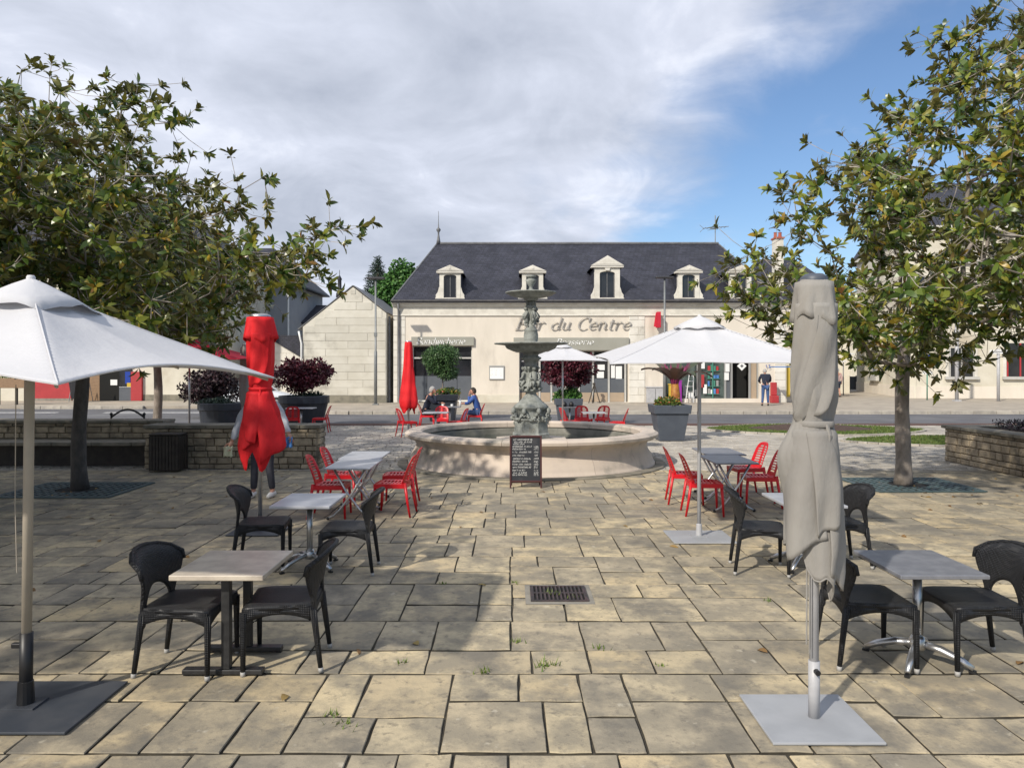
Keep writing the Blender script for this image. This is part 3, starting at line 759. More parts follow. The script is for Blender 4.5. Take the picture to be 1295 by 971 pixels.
# the row goes on beside and behind the photographer: the first throws the shade on the left half of the slabs
magnolia('magnolia_tree', 'magnolia of the same row standing beside the photographer, out of the picture', (-8.4, 3.4, 0), 2.4, round_tips((-8.4, 3.3, 4.6), (3.2, 3.2, 2.1), 200, 6), 6, .15, (0, 0), 6, 0, .24, spread=.4)
magnolia('magnolia_tree', 'magnolia added far to the left to throw shade, out of the picture', (-12.0, 8.6, 0), 2.4, round_tips((-11.2, 9.2, 4.4), (4.0, 4.3, 2.3), 330, 7), 7, .15, (0, 0), 6, 0, .34, spread=.4)  # unseen tree added to shade the left wall and trunk, leaves enlarged for density

# tree grates
def tree_grate(c, w, d, label):
    t = thing('tree_grate', label, 'tree grate', (c[0], c[1], 0), 0, 'cast iron tree grates')
    MB().box(-w/2+.02, w/2-.02, -d/2+.02, d/2-.02, .003, .007).build('pit', M['pit'], t)
    fr = MB()
    for s in (-1, 1): fr.box(s*w/2-.02, s*w/2+.02, -d/2, d/2, .004, .022); fr.box(-w/2+.021, w/2-.021, s*d/2-.02, s*d/2+.02, .004, .0215)
    fr.build('frame', M['grate'], t)
    g = MB(); n = 15
    for i in range(n):
        x = -w/2+w*(i+.5)/n
        segs = [(-d/2+.02, d/2-.02)] if abs(x) > .32 else [(-d/2+.02, -math.sqrt(.1025-x*x)), (math.sqrt(.1025-x*x), d/2-.02)]
        for a, b in segs: g.box(x-.022, x+.022, a, b, .007, .018)
    for i in range(9):
        y = -d/2+d*(i+.5)/9
        for a, b in ([(-w/2+.02, w/2-.02)] if abs(y) > .32 else [(-w/2+.02, -math.sqrt(.1025-y*y)), (math.sqrt(.1025-y*y), w/2-.02)]): g.box(a, b, y-.02, y+.02, .0075, .0175)
    g.build('bars', M['grate'], t)
tree_grate((6.75, 12.95), 1.75, 1.5, 'blue green cast iron grate around the bare trunk of the right tree')
tree_grate((-7.1, 12.4), 1.8, 1.5, 'dark cast iron grate around the shaded trunk of the left tree')
# drain in the middle of the slabs
t = thing('drain_grate', 'rusty rectangular drain grate with weeds set in the slabs', 'drain grate', (.41, 6.7, 0)); t.scale = (.92, .92, 1)
MB().box(-.32, .32, -.31, .31, .002, .0055).build('surround', M['concrete'], t)
MB().box(-.25, .25, -.22, .22, .0058, .008).build('pit', M['pit'], t)
for i in range(14):
    x = -.245+.49*i/13; MB().box(-.008, .008, -.22, .22, 0, .012).build('bar', M['grate_rust'], t, loc=(x, 0, .008))
MB().box(-.25, .25, -.015, .015, .009, .019).build('cross_bar', M['grate_rust'], t)
fr = MB(); fr.box(-.27, .27, -.24, -.22, .006, .018); fr.box(-.27, .27, .22, .24, .006, .018); fr.box(-.27, -.25, -.22, .22, .006, .0175); fr.box(.25, .27, -.22, .22, .006, .0175)
fr.build('frame', M['grate_rust'], t)
wd = MB(); r = random.Random(9)
for (px, py, n, s) in [(692, 842, 26, .10), (612, 850, 22, .06), (655, 812, 14, .05), (762, 820, 12, .06), (650, 737, 14, .05), (432, 915, 18, .08), (420, 905, 14, .05), (700, 752, 26, .09), (725, 757, 14, .06), (560, 738, 10, .04), (508, 838, 10, .04), (972, 760, 10, .06), (836, 842, 8, .04)]:
    c = P(px, py, GY(py))
    for _ in range(n):
        x, y = c.x+r.gauss(0, s*.5), c.y+r.gauss(0, s*.4); a = r.uniform(0, 6.3); l = r.uniform(.02, .05)*(s/.07)**.5
        dx, dy = math.cos(a), math.sin(a)
        wd.add([(x-dy*.006, y+dx*.006, .0), (x+dy*.006, y-dx*.006, .0), (x+dx*l*.6, y+dy*l*.6, l)], [(0, 1, 2)])
stuff(wd.build('weeds', M['moss']))

nr0 = np.random.default_rng(77); fl_n = 130
fp = np.stack([np.concatenate([nr0.normal(-7.0, 1.6, 45), nr0.normal(6.9, 1.4, 45), nr0.uniform(-5, 5, 40)]), np.concatenate([nr0.normal(12.2, 1.3, 45), nr0.normal(12.6, 1.2, 45), nr0.uniform(4.5, 14, 40)]), np.full(130, .008)], 1)
fa = nr0.uniform(0, 6.3, 130); fd = np.stack([np.cos(fa), np.sin(fa), np.zeros(130)], 1); fn = unit(np.stack([nr0.normal(0, .3, 130), nr0.normal(0, .3, 130), np.ones(130)], 1))
stuff(leaf_object('fallen_leaves', leaf_arrays(fp, fd, fn, nr0.uniform(.06, .12, 130), nr0.uniform(.03, .05, 130), .3), leaf_mat('dry_leaf', [(0, (.16, .085, .03)), (.6, (.26, .15, .05)), (1, (.34, .25, .08))], (.2, .13, .07), .7, .1)))

# ------------------------------------------------------------------ lettering: broad-nib strokes
def arc(cx, cy, rx, ry, a0, a1, n=10): return [(cx+rx*math.cos(R(a0+(a1-a0)*i/n)), cy+ry*math.sin(R(a0+(a1-a0)*i/n))) for i in range(n+1)]
GL = {   # strokes on a unit x-height of 1, width given last
 'B': ([[(.1,0),(.1,1.5)], [(-.1,1.5),(.5,1.5)]+arc(.5,1.14,.38,.36,90,-90,8)+[(.15,.78)], [(.15,.78),(.55,.78)]+arc(.55,.39,.45,.39,90,-90,8)+[(-.1,0)]], 1.15),
 'C': ([arc(.62,.75,.62,.78,48,312,18), [(1.02,1.05),(1.06,1.5)]], 1.2),
 'S': ([arc(.5,1.13,.42,.38,40,250,12)+arc(.5,.38,.45,.38,75,-150,12), [(.84,1.15),(.88,1.5)], [(.02,.42),(.0,0)]], 1.1),
 'a': ([arc(.42,.42,.42,.45,60,370,16), [(.82,.95),(.78,.15),(.86,.02),(1.0,.12)]], 1.02),
 'r': ([[(-.05,.85),(.15,.92),(.15,0)], [(.15,.55)]+arc(.48,.6,.33,.33,160,50,6)], .82),
 'd': ([arc(.42,.42,.42,.45,60,370,16), [(.66,1.5),(.82,1.5),(.80,.15),(.9,.02),(1.02,.12)]], 1.08),
 'u': ([[(-.05,.9),(.12,.95),(.12,.35)]+arc(.42,.3,.30,.28,190,330,8)+[(.75,.5)], [(.76,.95),(.76,.12),(.86,.02),(1.0,.12)]], 1.08),
 'e': ([[(.08,.45),(.82,.52)]+arc(.45,.48,.40,.46,5,315,16)], .95),
 'n': ([[(-.05,.88),(.13,.95),(.13,0)], [(.13,.55)]+arc(.45,.62,.32,.32,170,10,8)+[(.77,.15),(.88,.02),(1.0,.12)]], 1.08),
 't': ([[(.22,1.3),(.22,.2)]+arc(.42,.2,.2,.2,180,300,5), [(-.02,.92),(.52,.92)]], .65),
 'w': ([[(-.05,.88),(.1,.95),(.14,.3)]+arc(.36,.25,.22,.24,190,340,6)+[(.58,.9)], [(.58,.9),(.6,.25)]+arc(.82,.25,.22,.24,190,340,6)+[(1.06,.7),(1.0,.95)]], 1.25),
 'i': ([[(-.02,.88),(.15,.95),(.13,.15),(.22,.02),(.34,.12)], [(.14,1.28),(.19,1.36)]], .42),
 'c': ([arc(.42,.46,.42,.48,50,320,14)], .84),
 'h': ([[(-.02,1.5),(.13,1.5),(.13,0)], [(.13,.55)]+arc(.45,.62,.32,.32,170,10,8)+[(.77,.15),(.88,.02),(1.0,.12)]], 1.08),
 's': ([arc(.36,.70,.28,.24,40,240,8)+arc(.36,.24,.30,.25,70,-150,8)], .78),
 ' ': ([], .6)}
def lettering(text, h, shear, nib, depth, width, material, parent, loc):
    """h = x-height in m; every letter is a piece of its own in the x-z plane facing -y"""
    x = 0; nx, nz = nib[0]*h, nib[1]*h; W = sum(GL[c][1]+.10 for c in text)*h; kk = width/W
    for ch in text:
        st, w = GL[ch]; m = MB()
        for n_, s in enumerate(st):
            for i_, (a, b) in enumerate(zip(s, s[1:])):
                ax, az = (x+a[0]+a[1]*shear)*h, a[1]*h; bx, bz = (x+b[0]+b[1]*shear)*h, b[1]*h
                q = [(ax-nx, az-nz), (bx-nx, bz-nz), (bx+nx, bz+nz), (ax+nx, az+nz)]
                ar = sum(q[i][0]*q[(i+1) % 4][1]-q[(i+1) % 4][0]*q[i][1] for i in range(4))
                if ar < 0: q.reverse()
                if abs(ar) < 1e-7: continue
                m.prism(q, -depth-.0004*((i_+n_) % 3), 0)
        x += w+.10
        if m.v:
            m.v = [(a*kk, b, c) for a, b, c in m.v]; m.build('letter', material, parent, loc=loc)
def scribble(m, x0, z0, w, h, r, y=0, t=.0015):
    """illegible writing: a run of short up and down strokes"""
    x = x0
    while x < x0+w:
        q = h*r.uniform(.5, 1); x2 = x+h*r.uniform(.12, .35)
        k = r.random()
        if k < .14: x += h*.45; continue
        m.prism([(x, z0), (x+t*2, z0), (x2+t*2, z0+q), (x2, z0+q)], y-.001, y)
        if k > .4: m.prism([(x, z0+q-t), (x2+h*.2, z0+q-t), (x2+h*.2, z0+q+t), (x, z0+q+t)], y-.0011, y)
        if k > .7: m.prism([(x2, z0-t), (x2+h*.25, z0-t), (x2+h*.25, z0+t), (x2, z0+t)], y-.0012, y)
        x = x2+h*r.uniform(.12, .3)

# ------------------------------------------------------------------ the bar building
def block_wall(parent, x0, x1, z0, z1, y, rowh, bw, material, name='stone_block', depth=.10, clip=None, seed=1, proud=.03, proto={}):
    """courses of separate stones on a wall that faces -y"""
    r = random.Random(seed); z = z0; k = 0
    while z < z1-.02:
        h = min(rowh, z1-z); x = x0; off = bw*(.5 if k % 2 else 1); first = True
        a, b = (x0, x1) if clip is None else clip(z, z+h)
        x = a
        while x < b-.05:
            w = min(off if first else bw*r.uniform(.8, 1.2), b-x); first = False
            if b-x-w < bw*.3: w = b-x
            c = .012; g = .005; p = y-proud-r.uniform(0, .006)
            m = MB(); X0, X1, Z0, Z1 = x+g, x+w-g, z+g, z+h-g
            m.add([(X0, y+.02, Z0), (X1, y+.02, Z0), (X1, y+.02, Z1), (X0, y+.02, Z1), (X0, p+c, Z0), (X1, p+c, Z0), (X1, p+c, Z1), (X0, p+c, Z1),
                   (X0+c, p, Z0+c), (X1-c, p, Z0+c), (X1-c, p, Z1-c), (X0+c, p, Z1-c)],
                  [(8, 9, 10, 11), (4, 5, 9, 8), (5, 6, 10, 9), (6, 7, 11, 10), (7, 4, 8, 11), (0, 1, 5, 4), (1, 2, 6, 5), (2, 3, 7, 6), (3, 0, 4, 7)])
            m.build(name, material, parent); x += w
        z += h; k += 1

XL, XR = PX(498, FY), 14.5
ZE = PZ(383, FY)
bar = thing('bar_building', 'long cream bar building with slate hipped roof, stone dormers and letters Bar du Centre', 'building')
def wall_with_holes(x0, x1, z0, z1, holes, y0, y1):
    """front wall as boxes round rectangular holes [(x0,x1,z0,z1)] sorted by x, not overlapping"""
    m = MB(); x = x0
    for (a, b, c, d) in holes:
        if a > x: m.box(x, a, y0, y1, z0, z1)
        if c > z0: m.box(a, b, y0, y1, z0, c)
        if d < z1: m.box(a, b, y0, y1, d, z1)
        x = b
    if x < x1: m.box(x, x1, y0, y1, z0, z1)
    return m
holes = [(PX(522, FY), PX(597.5, FY), PZ(506, FY), PZ(437, FY)), (PX(657, FY), PX(795, FY), .14, PZ(443, FY)),
         (PX(840, FY), PX(961, FY), PZ(504, FY), PZ(447, FY)), (PX(995, FY), PX(1003, FY), .12, PZ(440, FY))]
wm = wall_with_holes(XL, XR, 0, ZE-.25, holes, FY, FY+.4)
wm.box(XL, XL+.3, FY+.4, FY+9, 0, ZE-.25).box(XR-.3, XR, FY+.4, FY+9, 0, ZE-.25).box(XL, XR, FY+8.8, FY+9.1, 0, ZE-.25)
wm.build('wall', M['render'], bar)
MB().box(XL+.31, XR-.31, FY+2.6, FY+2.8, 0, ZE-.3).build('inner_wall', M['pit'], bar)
MB().box(XL+.31, XR-.31, FY+.41, FY+2.59, .0, .13).build('inner_floor', M['concrete'], bar)
MB().box(PX(598, FY), PX(657, FY), FY-.03, FY-.001, .1, PZ(499, FY)).build('plinth', M['old_render'], bar, bevel=.01)
MB().box(XL-.02, XR+.02, FY-.05, FY-.001, PZ(398, FY), PZ(388, FY)).build('frieze', M['cornice'], bar)
MB().box(XL-.02, XR+.02, FY-.075, FY-.0005, PZ(399.3, FY), PZ(398, FY)-.002).build('moulding', M['white_stone'], bar)
co_ = MB()
for i, (d, a, b) in enumerate(((.14, 388, 386.2), (.22, 386.2, 384.4), (.30, 384.4, 382.2))): co_.box(XL-d*.25, XR+d*.25, FY-d, FY+.0, PZ(a, FY)+.001, PZ(b, FY))
co_.build('cornice', M['white_stone'], bar, bevel=.02)
gp = MB(); pr = [(math.cos(R(180+180*i/8))*.085, math.sin(R(180+180*i/8))*.085) for i in range(9)]
g = MB(); zc = PZ(382, FY)+.08
for (y_, z_) in pr: g.v += [(XL-.07, FY-.38+y_, zc+z_), (XR+.07, FY-.38+y_, zc+z_)]
for i in range(8): g.f.append((2*i, 2*i+1, 2*i+3, 2*i+2))
g.build('gutter', M['zinc'], bar, solid=.012)
# roof: hipped, ridge set back
RY = FY+5.6; rx0, rx1 = PX(553, RY), PX(909, RY); rz = PZ(308.5, RY); ex0, ex1, ey0, ey1 = XL-.06, XR+.06, FY-.38, FY+9.4; ez = ZE+.06
rf = MB()
rf.add([(ex0, ey0, ez), (ex1, ey0, ez), (ex1, ey1, ez), (ex0, ey1, ez), (rx0, RY, rz), (rx1, RY, rz), (ex0, ey0, ez-.08), (ex1, ey0, ez-.08), (ex1, ey1, ez-.08), (ex0, ey1, ez-.08)],
       [(0, 1, 5, 4), (1, 2, 5), (2, 3, 4, 5), (3, 0, 4), (6, 7, 1, 0), (7, 8, 2, 1), (8, 9, 3, 2), (9, 6, 0, 3), (9, 8, 7, 6)])
roof = rf.build('roof', M['slate'], bar)
MB().path([(rx0, RY, rz+.02), (rx1, RY, rz+.02)], .09, 8).build('ridge_capping', M['zinc'], roof)
for a, b in (((ex0, ey0, ez), (rx0, RY, rz)), ((ex1, ey0, ez), (rx1, RY, rz))): MB().path([a, b], .05, 6).build('hip_capping', M['zinc'], roof)
fin = MB().lathe([(.0, 0), (.14, 0), (.10, .25), (.05, .55), (.05, .7), (.13, .82), (.13, .90), (.04, 1.0), (.02, 1.3), (.012, 2.0), (0, 2.02)], 12, (rx0+.1, RY, rz))
fin.build('finial', M['zinc'], roof, smooth=True)
an = thing('television_antenna', 'thin television antenna standing on the right end of the slate ridge', 'antenna', (PX(905, RY), RY, rz))
MB().path([(0, 0, 0), (0, 0, 1.75)], .028, 6).build('mast', M['galv'], an)
a_ = MB().path([(-.75, 0, .95), (.8, -.1, 1.05)], .022, 5)
for i in range(7): a_.path([(-.65+i*.21, -.3, .95+i*.012), (-.65+i*.21, .3, .95+i*.012)], .014, 4)
for s in (-1, 1): a_.path([(-.72, 0, .95), (-.92, .1, .95+s*.22)], .014, 4)
a_.build('aerial', M['galv'], an)
# dormers
def dormer(px, w, ztop_px, zped_px, k=1.0, crest=False):
    x = PX(px, FY+.1); yf = FY-.10; z0 = PZ(376.5, yf); zt = PZ(ztop_px, yf); zo = PZ(350 if not crest else 346, yf); wo = w*.30
    d = MB().prism([(-w*.5, 0), (-wo, 0), (-wo, zo-z0), (-w*.5, zo-z0)], 0, .35).prism([(wo, 0), (w*.5, 0), (w*.5, zo-z0), (wo, zo-z0)], 0, .35)
    arch = [(-w*.5, zo-z0+.001)]+[(-wo, zo-z0+.001)]+[(wo*math.cos(R(180-180*i/8)), zo-z0+.001+.12*math.sin(R(180*i/8))) for i in range(1, 8)]+[(wo, zo-z0+.001), (w*.5, zo-z0+.001), (w*.5, zt-z0), (-w*.5, zt-z0)]
    d.prism(arch, 0, .35)
    root = d.build('dormer', M['cornice'], bar, loc=(x, yf, z0), bevel=.008)
    W = w*.64; zp = PZ(zped_px, yf)-z0; zz = zt-z0
    MB().prism([(-W, zz+.002), (W, zz+.002), (W, zz+.10), (-W, zz+.10)], -.12, .36).prism([(-W-.02, zz+.102), (W+.02, zz+.102), (0, zp)], -.16, .36).build('pediment', M['white_stone'], root, bevel=.012)
    MB().prism([(-W*.72, zz+.17), (W*.72, zz+.17), (0, zp-.13)], -.175, -.163).build('pediment_field', M['cornice'], root)
    for s in (-1, 1):
        q = [(s*w*.5, .0), (s*(w*.5+.20), 0), (s*(w*.5+.20), .16), (s*(w*.5+.10), .30), (s*(w*.5+.03), .55), (s*w*.5, .60)]
        if s < 0: q.reverse()
        MB().prism(q, .02, .22).build('scroll', M['cornice'], root, bevel=.012)
    MB().box(-w*.5-.22, w*.5+.22, -.06, .10, -.10, -.002).build('sill', M['cornice'], root)
    MB().box(-wo+.001, wo-.001, .16, .19, 0.0, zo-z0+.12).build('window', M['glass_dark'], root)
    fr = MB().box(-wo+.002, -wo+.05, .12, .158, .002, zo-z0).box(wo-.05, wo-.002, .12, .158, .002, zo-z0).box(-.02, .02, .12, .158, .002, zo-z0+.08)
    fr.build('window_frame', M['zinc'], root)
    slope = (rz-ez)/(RY-ey0); yb = (zt-z0+z0-ez)/slope+ey0-yf
    MB().add([(-w*.5, .351, -.1), (w*.5, .351, -.1), (w*.5, yb, zz), (-w*.5, yb, zz), (-w*.5, .351, zz), (w*.5, .351, zz)], [(0, 4, 3), (1, 2, 5), (0, 1, 5, 4), (4, 5, 2, 3)]).build('cheek', M['slate'], root)
    yb2 = (zt-z0+z0-ez)/slope+ey0-yf; ypk = (z0+zp-ez)/slope+ey0-yf
    MB().add([(-W, .361, zz+.05), (W, .361, zz+.05), (0, .361, zp-.03), (-W, yb2+.3, zz+.05), (W, yb2+.3, zz+.05), (0, ypk, zp-.03)], [(0, 2, 5, 3), (2, 1, 4, 5)]).build('dormer_roof', M['slate'], root)
    if crest: MB().prism([(-.10, zo-z0+.16), (.10, zo-z0+.16), (.15, zz-.02), (-.15, zz-.02)], -.09, -.001).build('keystone', M['white_stone'], root)
    else: MB().prism([(-.06, zz+.20), (.06, zz+.20), (.03, zz+.34), (-.03, zz+.34)], -.20, -.177).build('keystone', M['white_stone'], root)
for px in (570, 674, 870.5, 936): dormer(px, 1.14, 345.5, 335.5)
dormer(768, 1.36, 338.5, 323.5, crest=True)
# quoins, pilasters, drainpipe
QZ = PZ(399.5, FY)-.01
block_wall(bar, XL+.005, PX(503.5, FY), .12, QZ, FY, .405, 1.0, M['white_stone'], 'quoin', seed=2)
block_wall(bar, PX(507, FY), PX(513, FY), .12, QZ, FY, .405, 1.0, M['white_stone'], 'quoin', seed=3)
block_wall(bar, PX(796, FY), PX(816, FY), .12, QZ, FY, .405, 1.0, M['white_stone'], 'pilaster_stone', seed=4)
block_wall(bar, PX(980, FY), PX(994, FY), .12, QZ, FY, .405, 1.0, M['white_stone'], 'pilaster_stone', seed=6)
MB().path([(PX(505, FY), FY-.30, ZE-.05), (PX(505, FY), FY-.12, ZE-.5), (PX(505, FY), FY-.12, .25), (PX(507, FY), FY-.3, .13)], .06, 8).build('drainpipe', M['zinc'], bar, smooth=True)
# sign panels and lettering
sg = MB().box(PX(521, FY), PX(600, FY), FY-.14, FY-.002, PZ(437, FY), PZ(426, FY)).build('sign_panel', M['sign_panel'], bar, bevel=.01)
lettering('Sandwicherie', .20, .30, (.085, .045), .02, PX(589, FY)-PX(528, FY), M['letter_w'], sg, (PX(528, FY), FY-.141, PZ(434.8, FY)))
sg = MB().box(PX(650, FY), PX(795.5, FY), FY-.14, FY-.002, PZ(443, FY), PZ(427, FY)).build('sign_panel', M['sign_panel'], bar, bevel=.01)
lettering('Brasserie', .20, .30, (.085, .045), .02, PX(751, FY)-PX(704, FY), M['letter_w'], sg, (PX(704, FY), FY-.141, PZ(435.8, FY)))
lettering('Bar du Centre', .42, .34, (.078, .035), .06, PX(798, FY)-PX(653, FY), M['letter_b'], bar, (PX(653, FY), FY-.05, PZ(416.5, FY)))
# sandwich shop window
x0, x1, z0, z1 = holes[0]
def vx(px): return PX(px, FY)
def vz(py): return PZ(py, FY)
MB().box(x0, x1, FY+.22, FY+.25, z0, z1).build('window_glass', M['glass_dark'], bar)
fr = MB().box(x0, x1, FY+.12, FY+.2, vz(453.6), vz(451.6)).box(x0, x1, FY+.12, FY+.2, z1-.05, z1).box(x0, x0+.05, FY+.121, FY+.199, z0, z1-.051).box(x1-.05, x1, FY+.121, FY+.199, z0, z1-.051)
fr.build('window_frame', M['frame_w'], bar)
for a, b in ((523.5, 539.5), (540.2, 559), (559.6, 578), (578.6, 596)): MB().box(vx(a), vx(b), FY+.19, FY+.212, z0+.01, vz(475.5)).build('frosted_panel', M['film'], bar)
MB().box(x0-.02, x1+.02, FY-.06, FY+.119, z0-.08, z0-.001).build('window_sill', M['white_stone'], bar)
# menu case
mc = thing('menu_case', 'small glazed menu case hung on the cream wall between shop window and door', 'menu case', (vx(628.7), FY-.001, vz(471.5)))
MB().box(-.41, .41, -.06, 0, -.37, .39).build('case', M['frame_g'], mc, bevel=.01)
MB().box(-.36, .36, -.066, -.0605, -.32, .28).build('backing', M['white'], mc)
for i in range(3):
    s_ = MB().box(-.34+.23*i, -.34+.23*i+.2, -.070, -.0665, -.28, .25).build('menu_sheet', M['letter_w'], mc)
    wm_ = MB(); r = random.Random(i)
    for k in range(7): scribble(wm_, -.32+.23*i, .19-.06*k, .15, .02, r, -.0702, .002)
    wm_.build('print', M['zinc'], s_)
# brasserie front
x0, x1, z0, z1 = holes[1]
MB().box(x0, x1, FY+.30, FY+.33, z0, z1).build('window_glass', M['glass_dark'], bar)
cols = [657, 683, 698, 716, 733, 751, 771, 792]
for c in cols: MB().box(vx(c)-.05, vx(c)+.05, FY+.18, FY+.28, z0, z1-.06).build('mullion', M['frame_w'], bar)
MB().box(x0, x1, FY+.17, FY+.285, z1-.059, z1).build('frame_head', M['frame_w'], bar)
for a, b in zip(cols, cols[1:]):
    if a == 716: continue
    MB().box(vx(a)+.06, vx(b)-.06, FY+.20, FY+.27, z0+.02, vz(496.5)).build('door_panel', M['beige_panel'], bar, bevel=.01)
    MB().box(vx(a)+.055, vx(b)-.055, FY+.235, FY+.275, vz(496.4), vz(479)).build('frosted_panel', M['film'], bar)
r = random.Random(4)
for (a, b, c, d) in ((756, 765, 478, 470), (774, 779, 478, 462), (780, 788, 479, 463), (757, 766, 468, 461)):
    MB().box(vx(a), vx(b), FY+.268, FY+.276, vz(c), vz(d)).build('poster', M['white'], bar)
# tobacco shop: glass front full of things, dark doorway
x0, x1, z0, z1 = holes[2]
MB().box(x0, vx(919), FY+.30, FY+.32, z0, z1).build('window_glass', M['shop_glass'], bar)
for c in (840.8, 884, 919, 927, 950, 960.3): MB().box(vx(c)-.05, vx(c)+.05, FY+.18, FY+.29, z0-.0, z1-.1).build('mullion', M['frame_g'], bar)
MB().box(x0, x1, FY+.17, FY+.295, z1-.099, z1).build('frame_head', M['frame_g'], bar)
MB().box(vx(919)+.06, vx(927)-.06, FY+.24, FY+.27, z0, z1-.1).build('side_pane', M['film'], bar)
MB().box(vx(950)+.06, vx(960.3)-.06, FY+.24, FY+.27, z0, z1-.1).build('door_panel', M['beige_panel'], bar)
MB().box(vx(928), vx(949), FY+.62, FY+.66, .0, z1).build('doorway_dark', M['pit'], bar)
# window display behind and against the glass
disp = thing('window_display', 'shelves of bright goods and notices in the tobacco shop window', 'shop display', (vx(884), FY+.2, z0))
dm = [M['green_post'], M['shop_glass'], M['white'], M['blue_poster'], M['red_paint'], M['frame_g']]
r = random.Random(12)
for i in range(4): MB().box(vx(896)-vx(884), vx(912)-vx(884), .0, .09, .22+.42*i, .25+.42*i).build('shelf', M['green_post'], disp)
MB().box(vx(903)-vx(884)-.03, vx(903)-vx(884)+.03, -.02, -.001, .02, z1-z0-.2).build('upright', M['green_post'], disp)
for i in range(4):
    for j in range(4):
        xx = vx(897+3.6*j)-vx(884); MB().box(xx, xx+r.uniform(.09, .14), .012, .08, .252+.42*i, .252+.42*i+r.uniform(.16, .34)).build('magazine', r.choice(dm), disp)
for (px_, w_, pz_, h_, c_) in ((888, .4, 462, .35, 'white'), (921.5, .22, 465, .45, 'white'), (920.5, .24, 476, .4, 'white'), (888, .34, 482, .7, 'red_paint'), (868, .28, 494, .55, 'frame_g'), (893, .2, 492, .5, 'white'), (876, .34, 500, .3, 'white'), (882, .3, 497, .35, 'frame_g')):
    xx = vx(px_)-vx(884); zz = vz(pz_)-z0; MB().box(xx-w_/2, xx+w_/2, -.05, -.03, max(.01, zz-h_/2), zz+h_/2).build('notice', M[c_], disp)
a_ = MB(); 
for s in (0, .42): a_.path([(vx(866)-vx(884)+s, -.3, -.2), (vx(872)-vx(884)+s*.5, -.12, 1.35)], .02, 5)
for k in range(5): a_.path([(vx(867.2+.9*k)-vx(884), -.28+.036*k, .1+.28*k), (vx(867.2+.9*k)-vx(884)+.38-.03*k, -.28+.036*k, .1+.28*k)], .015, 4)
tag(a_.build('step_ladder', M['white'], None, loc=(vx(884), FY+.05, z0)), 'white ladder-like display stand leaning before the tobacco shop window', 'display stand')
tag(MB().box(-.14, .14, -.2, 0, 0, 1.15).cbox((0, -.1, 1.18), (.34, .24, .05)).build('purple_banner', M['purple'], None, loc=(vx(858), FY-.05, .12)), 'purple cloth banner stand by the tobacco shop window', 'banner')
tag(MB().box(-.2, .2, -.25, 0, 0, .95).box(-.23, .23, -.28, .02, .951, 1.02).build('bright_dispenser', M['yellow'], None, loc=(vx(850), FY-.1, .12), bevel=.02), 'yellow dispenser box standing at the left of the tobacco shop', 'dispenser')
ub = thing('utility_cabinet', 'grey utility cabinet on the pavement against the stone pilaster', 'cabinet', (vx(827.5), FY-.25, .12))
MB().box(-.46, .46, -.2, .2, 0, .80).build('body', M['pole_grey'], ub, bevel=.02); MB().box(-.49, .49, -.23, .23, .801, .87).build('lid', M['pole_grey'], ub, bevel=.015)
MB().box(-.008, .008, -.206, -.201, .05, .75).build('door_gap', M['pit'], ub)
# projecting signs
ds = thing('diamond_sign', 'white diamond notice hanging in the dark doorway of the tobacco shop', 'sign', (vx(938.3), FY-.03, vz(462.8)))
MB().prism([(0, -.25), (.25, 0), (0, .25), (-.25, 0)], -.02, 0).build('board', M['white'], ds)
MB().prism([(0, -.09), (.1, 0), (0, .09), (-.1, 0)], -.024, -.021).build('emblem', M['zinc'], ds)
MB().path([(0, -.01, .24), (0, -.01, .9)], .008, 4).build('wire', M['zinc'], ds)
tb = thing('projecting_red_sign', 'red lozenge sign projecting high on the wall left of the lamp post', 'sign', (vx(831.5), FY-.05, vz(405)))
MB().prism([(-.09, -.42), (.09, -.42), (.09, .42), (-.09, .42)], -.55, -.05).build('sign_box', M['canvas_dr'], tb, bevel=.01)
MB().prism([(-.26, -.36), (-.1, -.40), (-.1, .38), (-.16, .30)], -.4, -.36).build('side_lozenge', M['canvas_dr'], tb)
MB().path([(0, -.05, .3), (0, .05, .3)], .02, 5).path([(0, -.05, -.3), (0, .05, -.3)], .02, 5).build('bracket', M['iron_black'], tb)
lp = thing('blue_poster', 'tall blue poster with a white disc fixed on the pilaster behind the standing man', 'poster', (vx(971.5), FY-.04, .12))
MB().box(-.40, .40, -.05, 0, 1.25, vz(457)-.12).build('panel', M['blue_poster'], lp)
MB().lathe([(0, 0), (.24, 0), (.24, .01), (0, .01)], 20).build('disc', M['white'], lp)
dsk = lp.children[-1]; dsk.rotation_euler = (R(90), 0, 0); dsk.location = (0, -.052, 1.95)
def digit_strokes(m, segs, y):
    for a, b in segs:
        d = Vector((b[0]-a[0], b[1]-a[1])); d.normalize(); n_ = Vector((-d.y, d.x))*.013
        q = [(a[0]-n_.x, a[1]-n_.y), (b[0]-n_.x, b[1]-n_.y), (b[0]+n_.x, b[1]+n_.y), (a[0]+n_.x, a[1]+n_.y)]; m.prism(q, y-.002, y)
dg = MB(); digit_strokes(dg, [((-.10, -.08), (-.10, .08)), ((-.15, .04), (-.10, .08)), ((-.01, .08), (.10, .08)), ((.10, .08), (.04, .01)), ((.04, .01), (.10, -.03)), ((.10, -.03), (.09, -.08)), ((.09, -.08), (-.01, -.08))], 0)
dg.build('numerals', M['blue_sign'], lp, loc=(0, -.064, 1.95))
tag(MB().box(-.2, .2, -.18, .18, 0, .4).box(-.16, .16, .0, .18, .401, 1.1).build('red_machine', M['red_paint'], None, loc=(vx(975.5), FY-.5, .12), bevel=.03), 'small red machine or trolley beside the standing man at the wall', 'machine')
tag(MB().box(-.12, .12, -.05, 0, .3, 2.0).build('yellow_panel', M['yellow'], None, loc=(vx(999), FY+.3, .12)), 'yellow panel in the narrow doorway at the right end of the bar', 'panel')
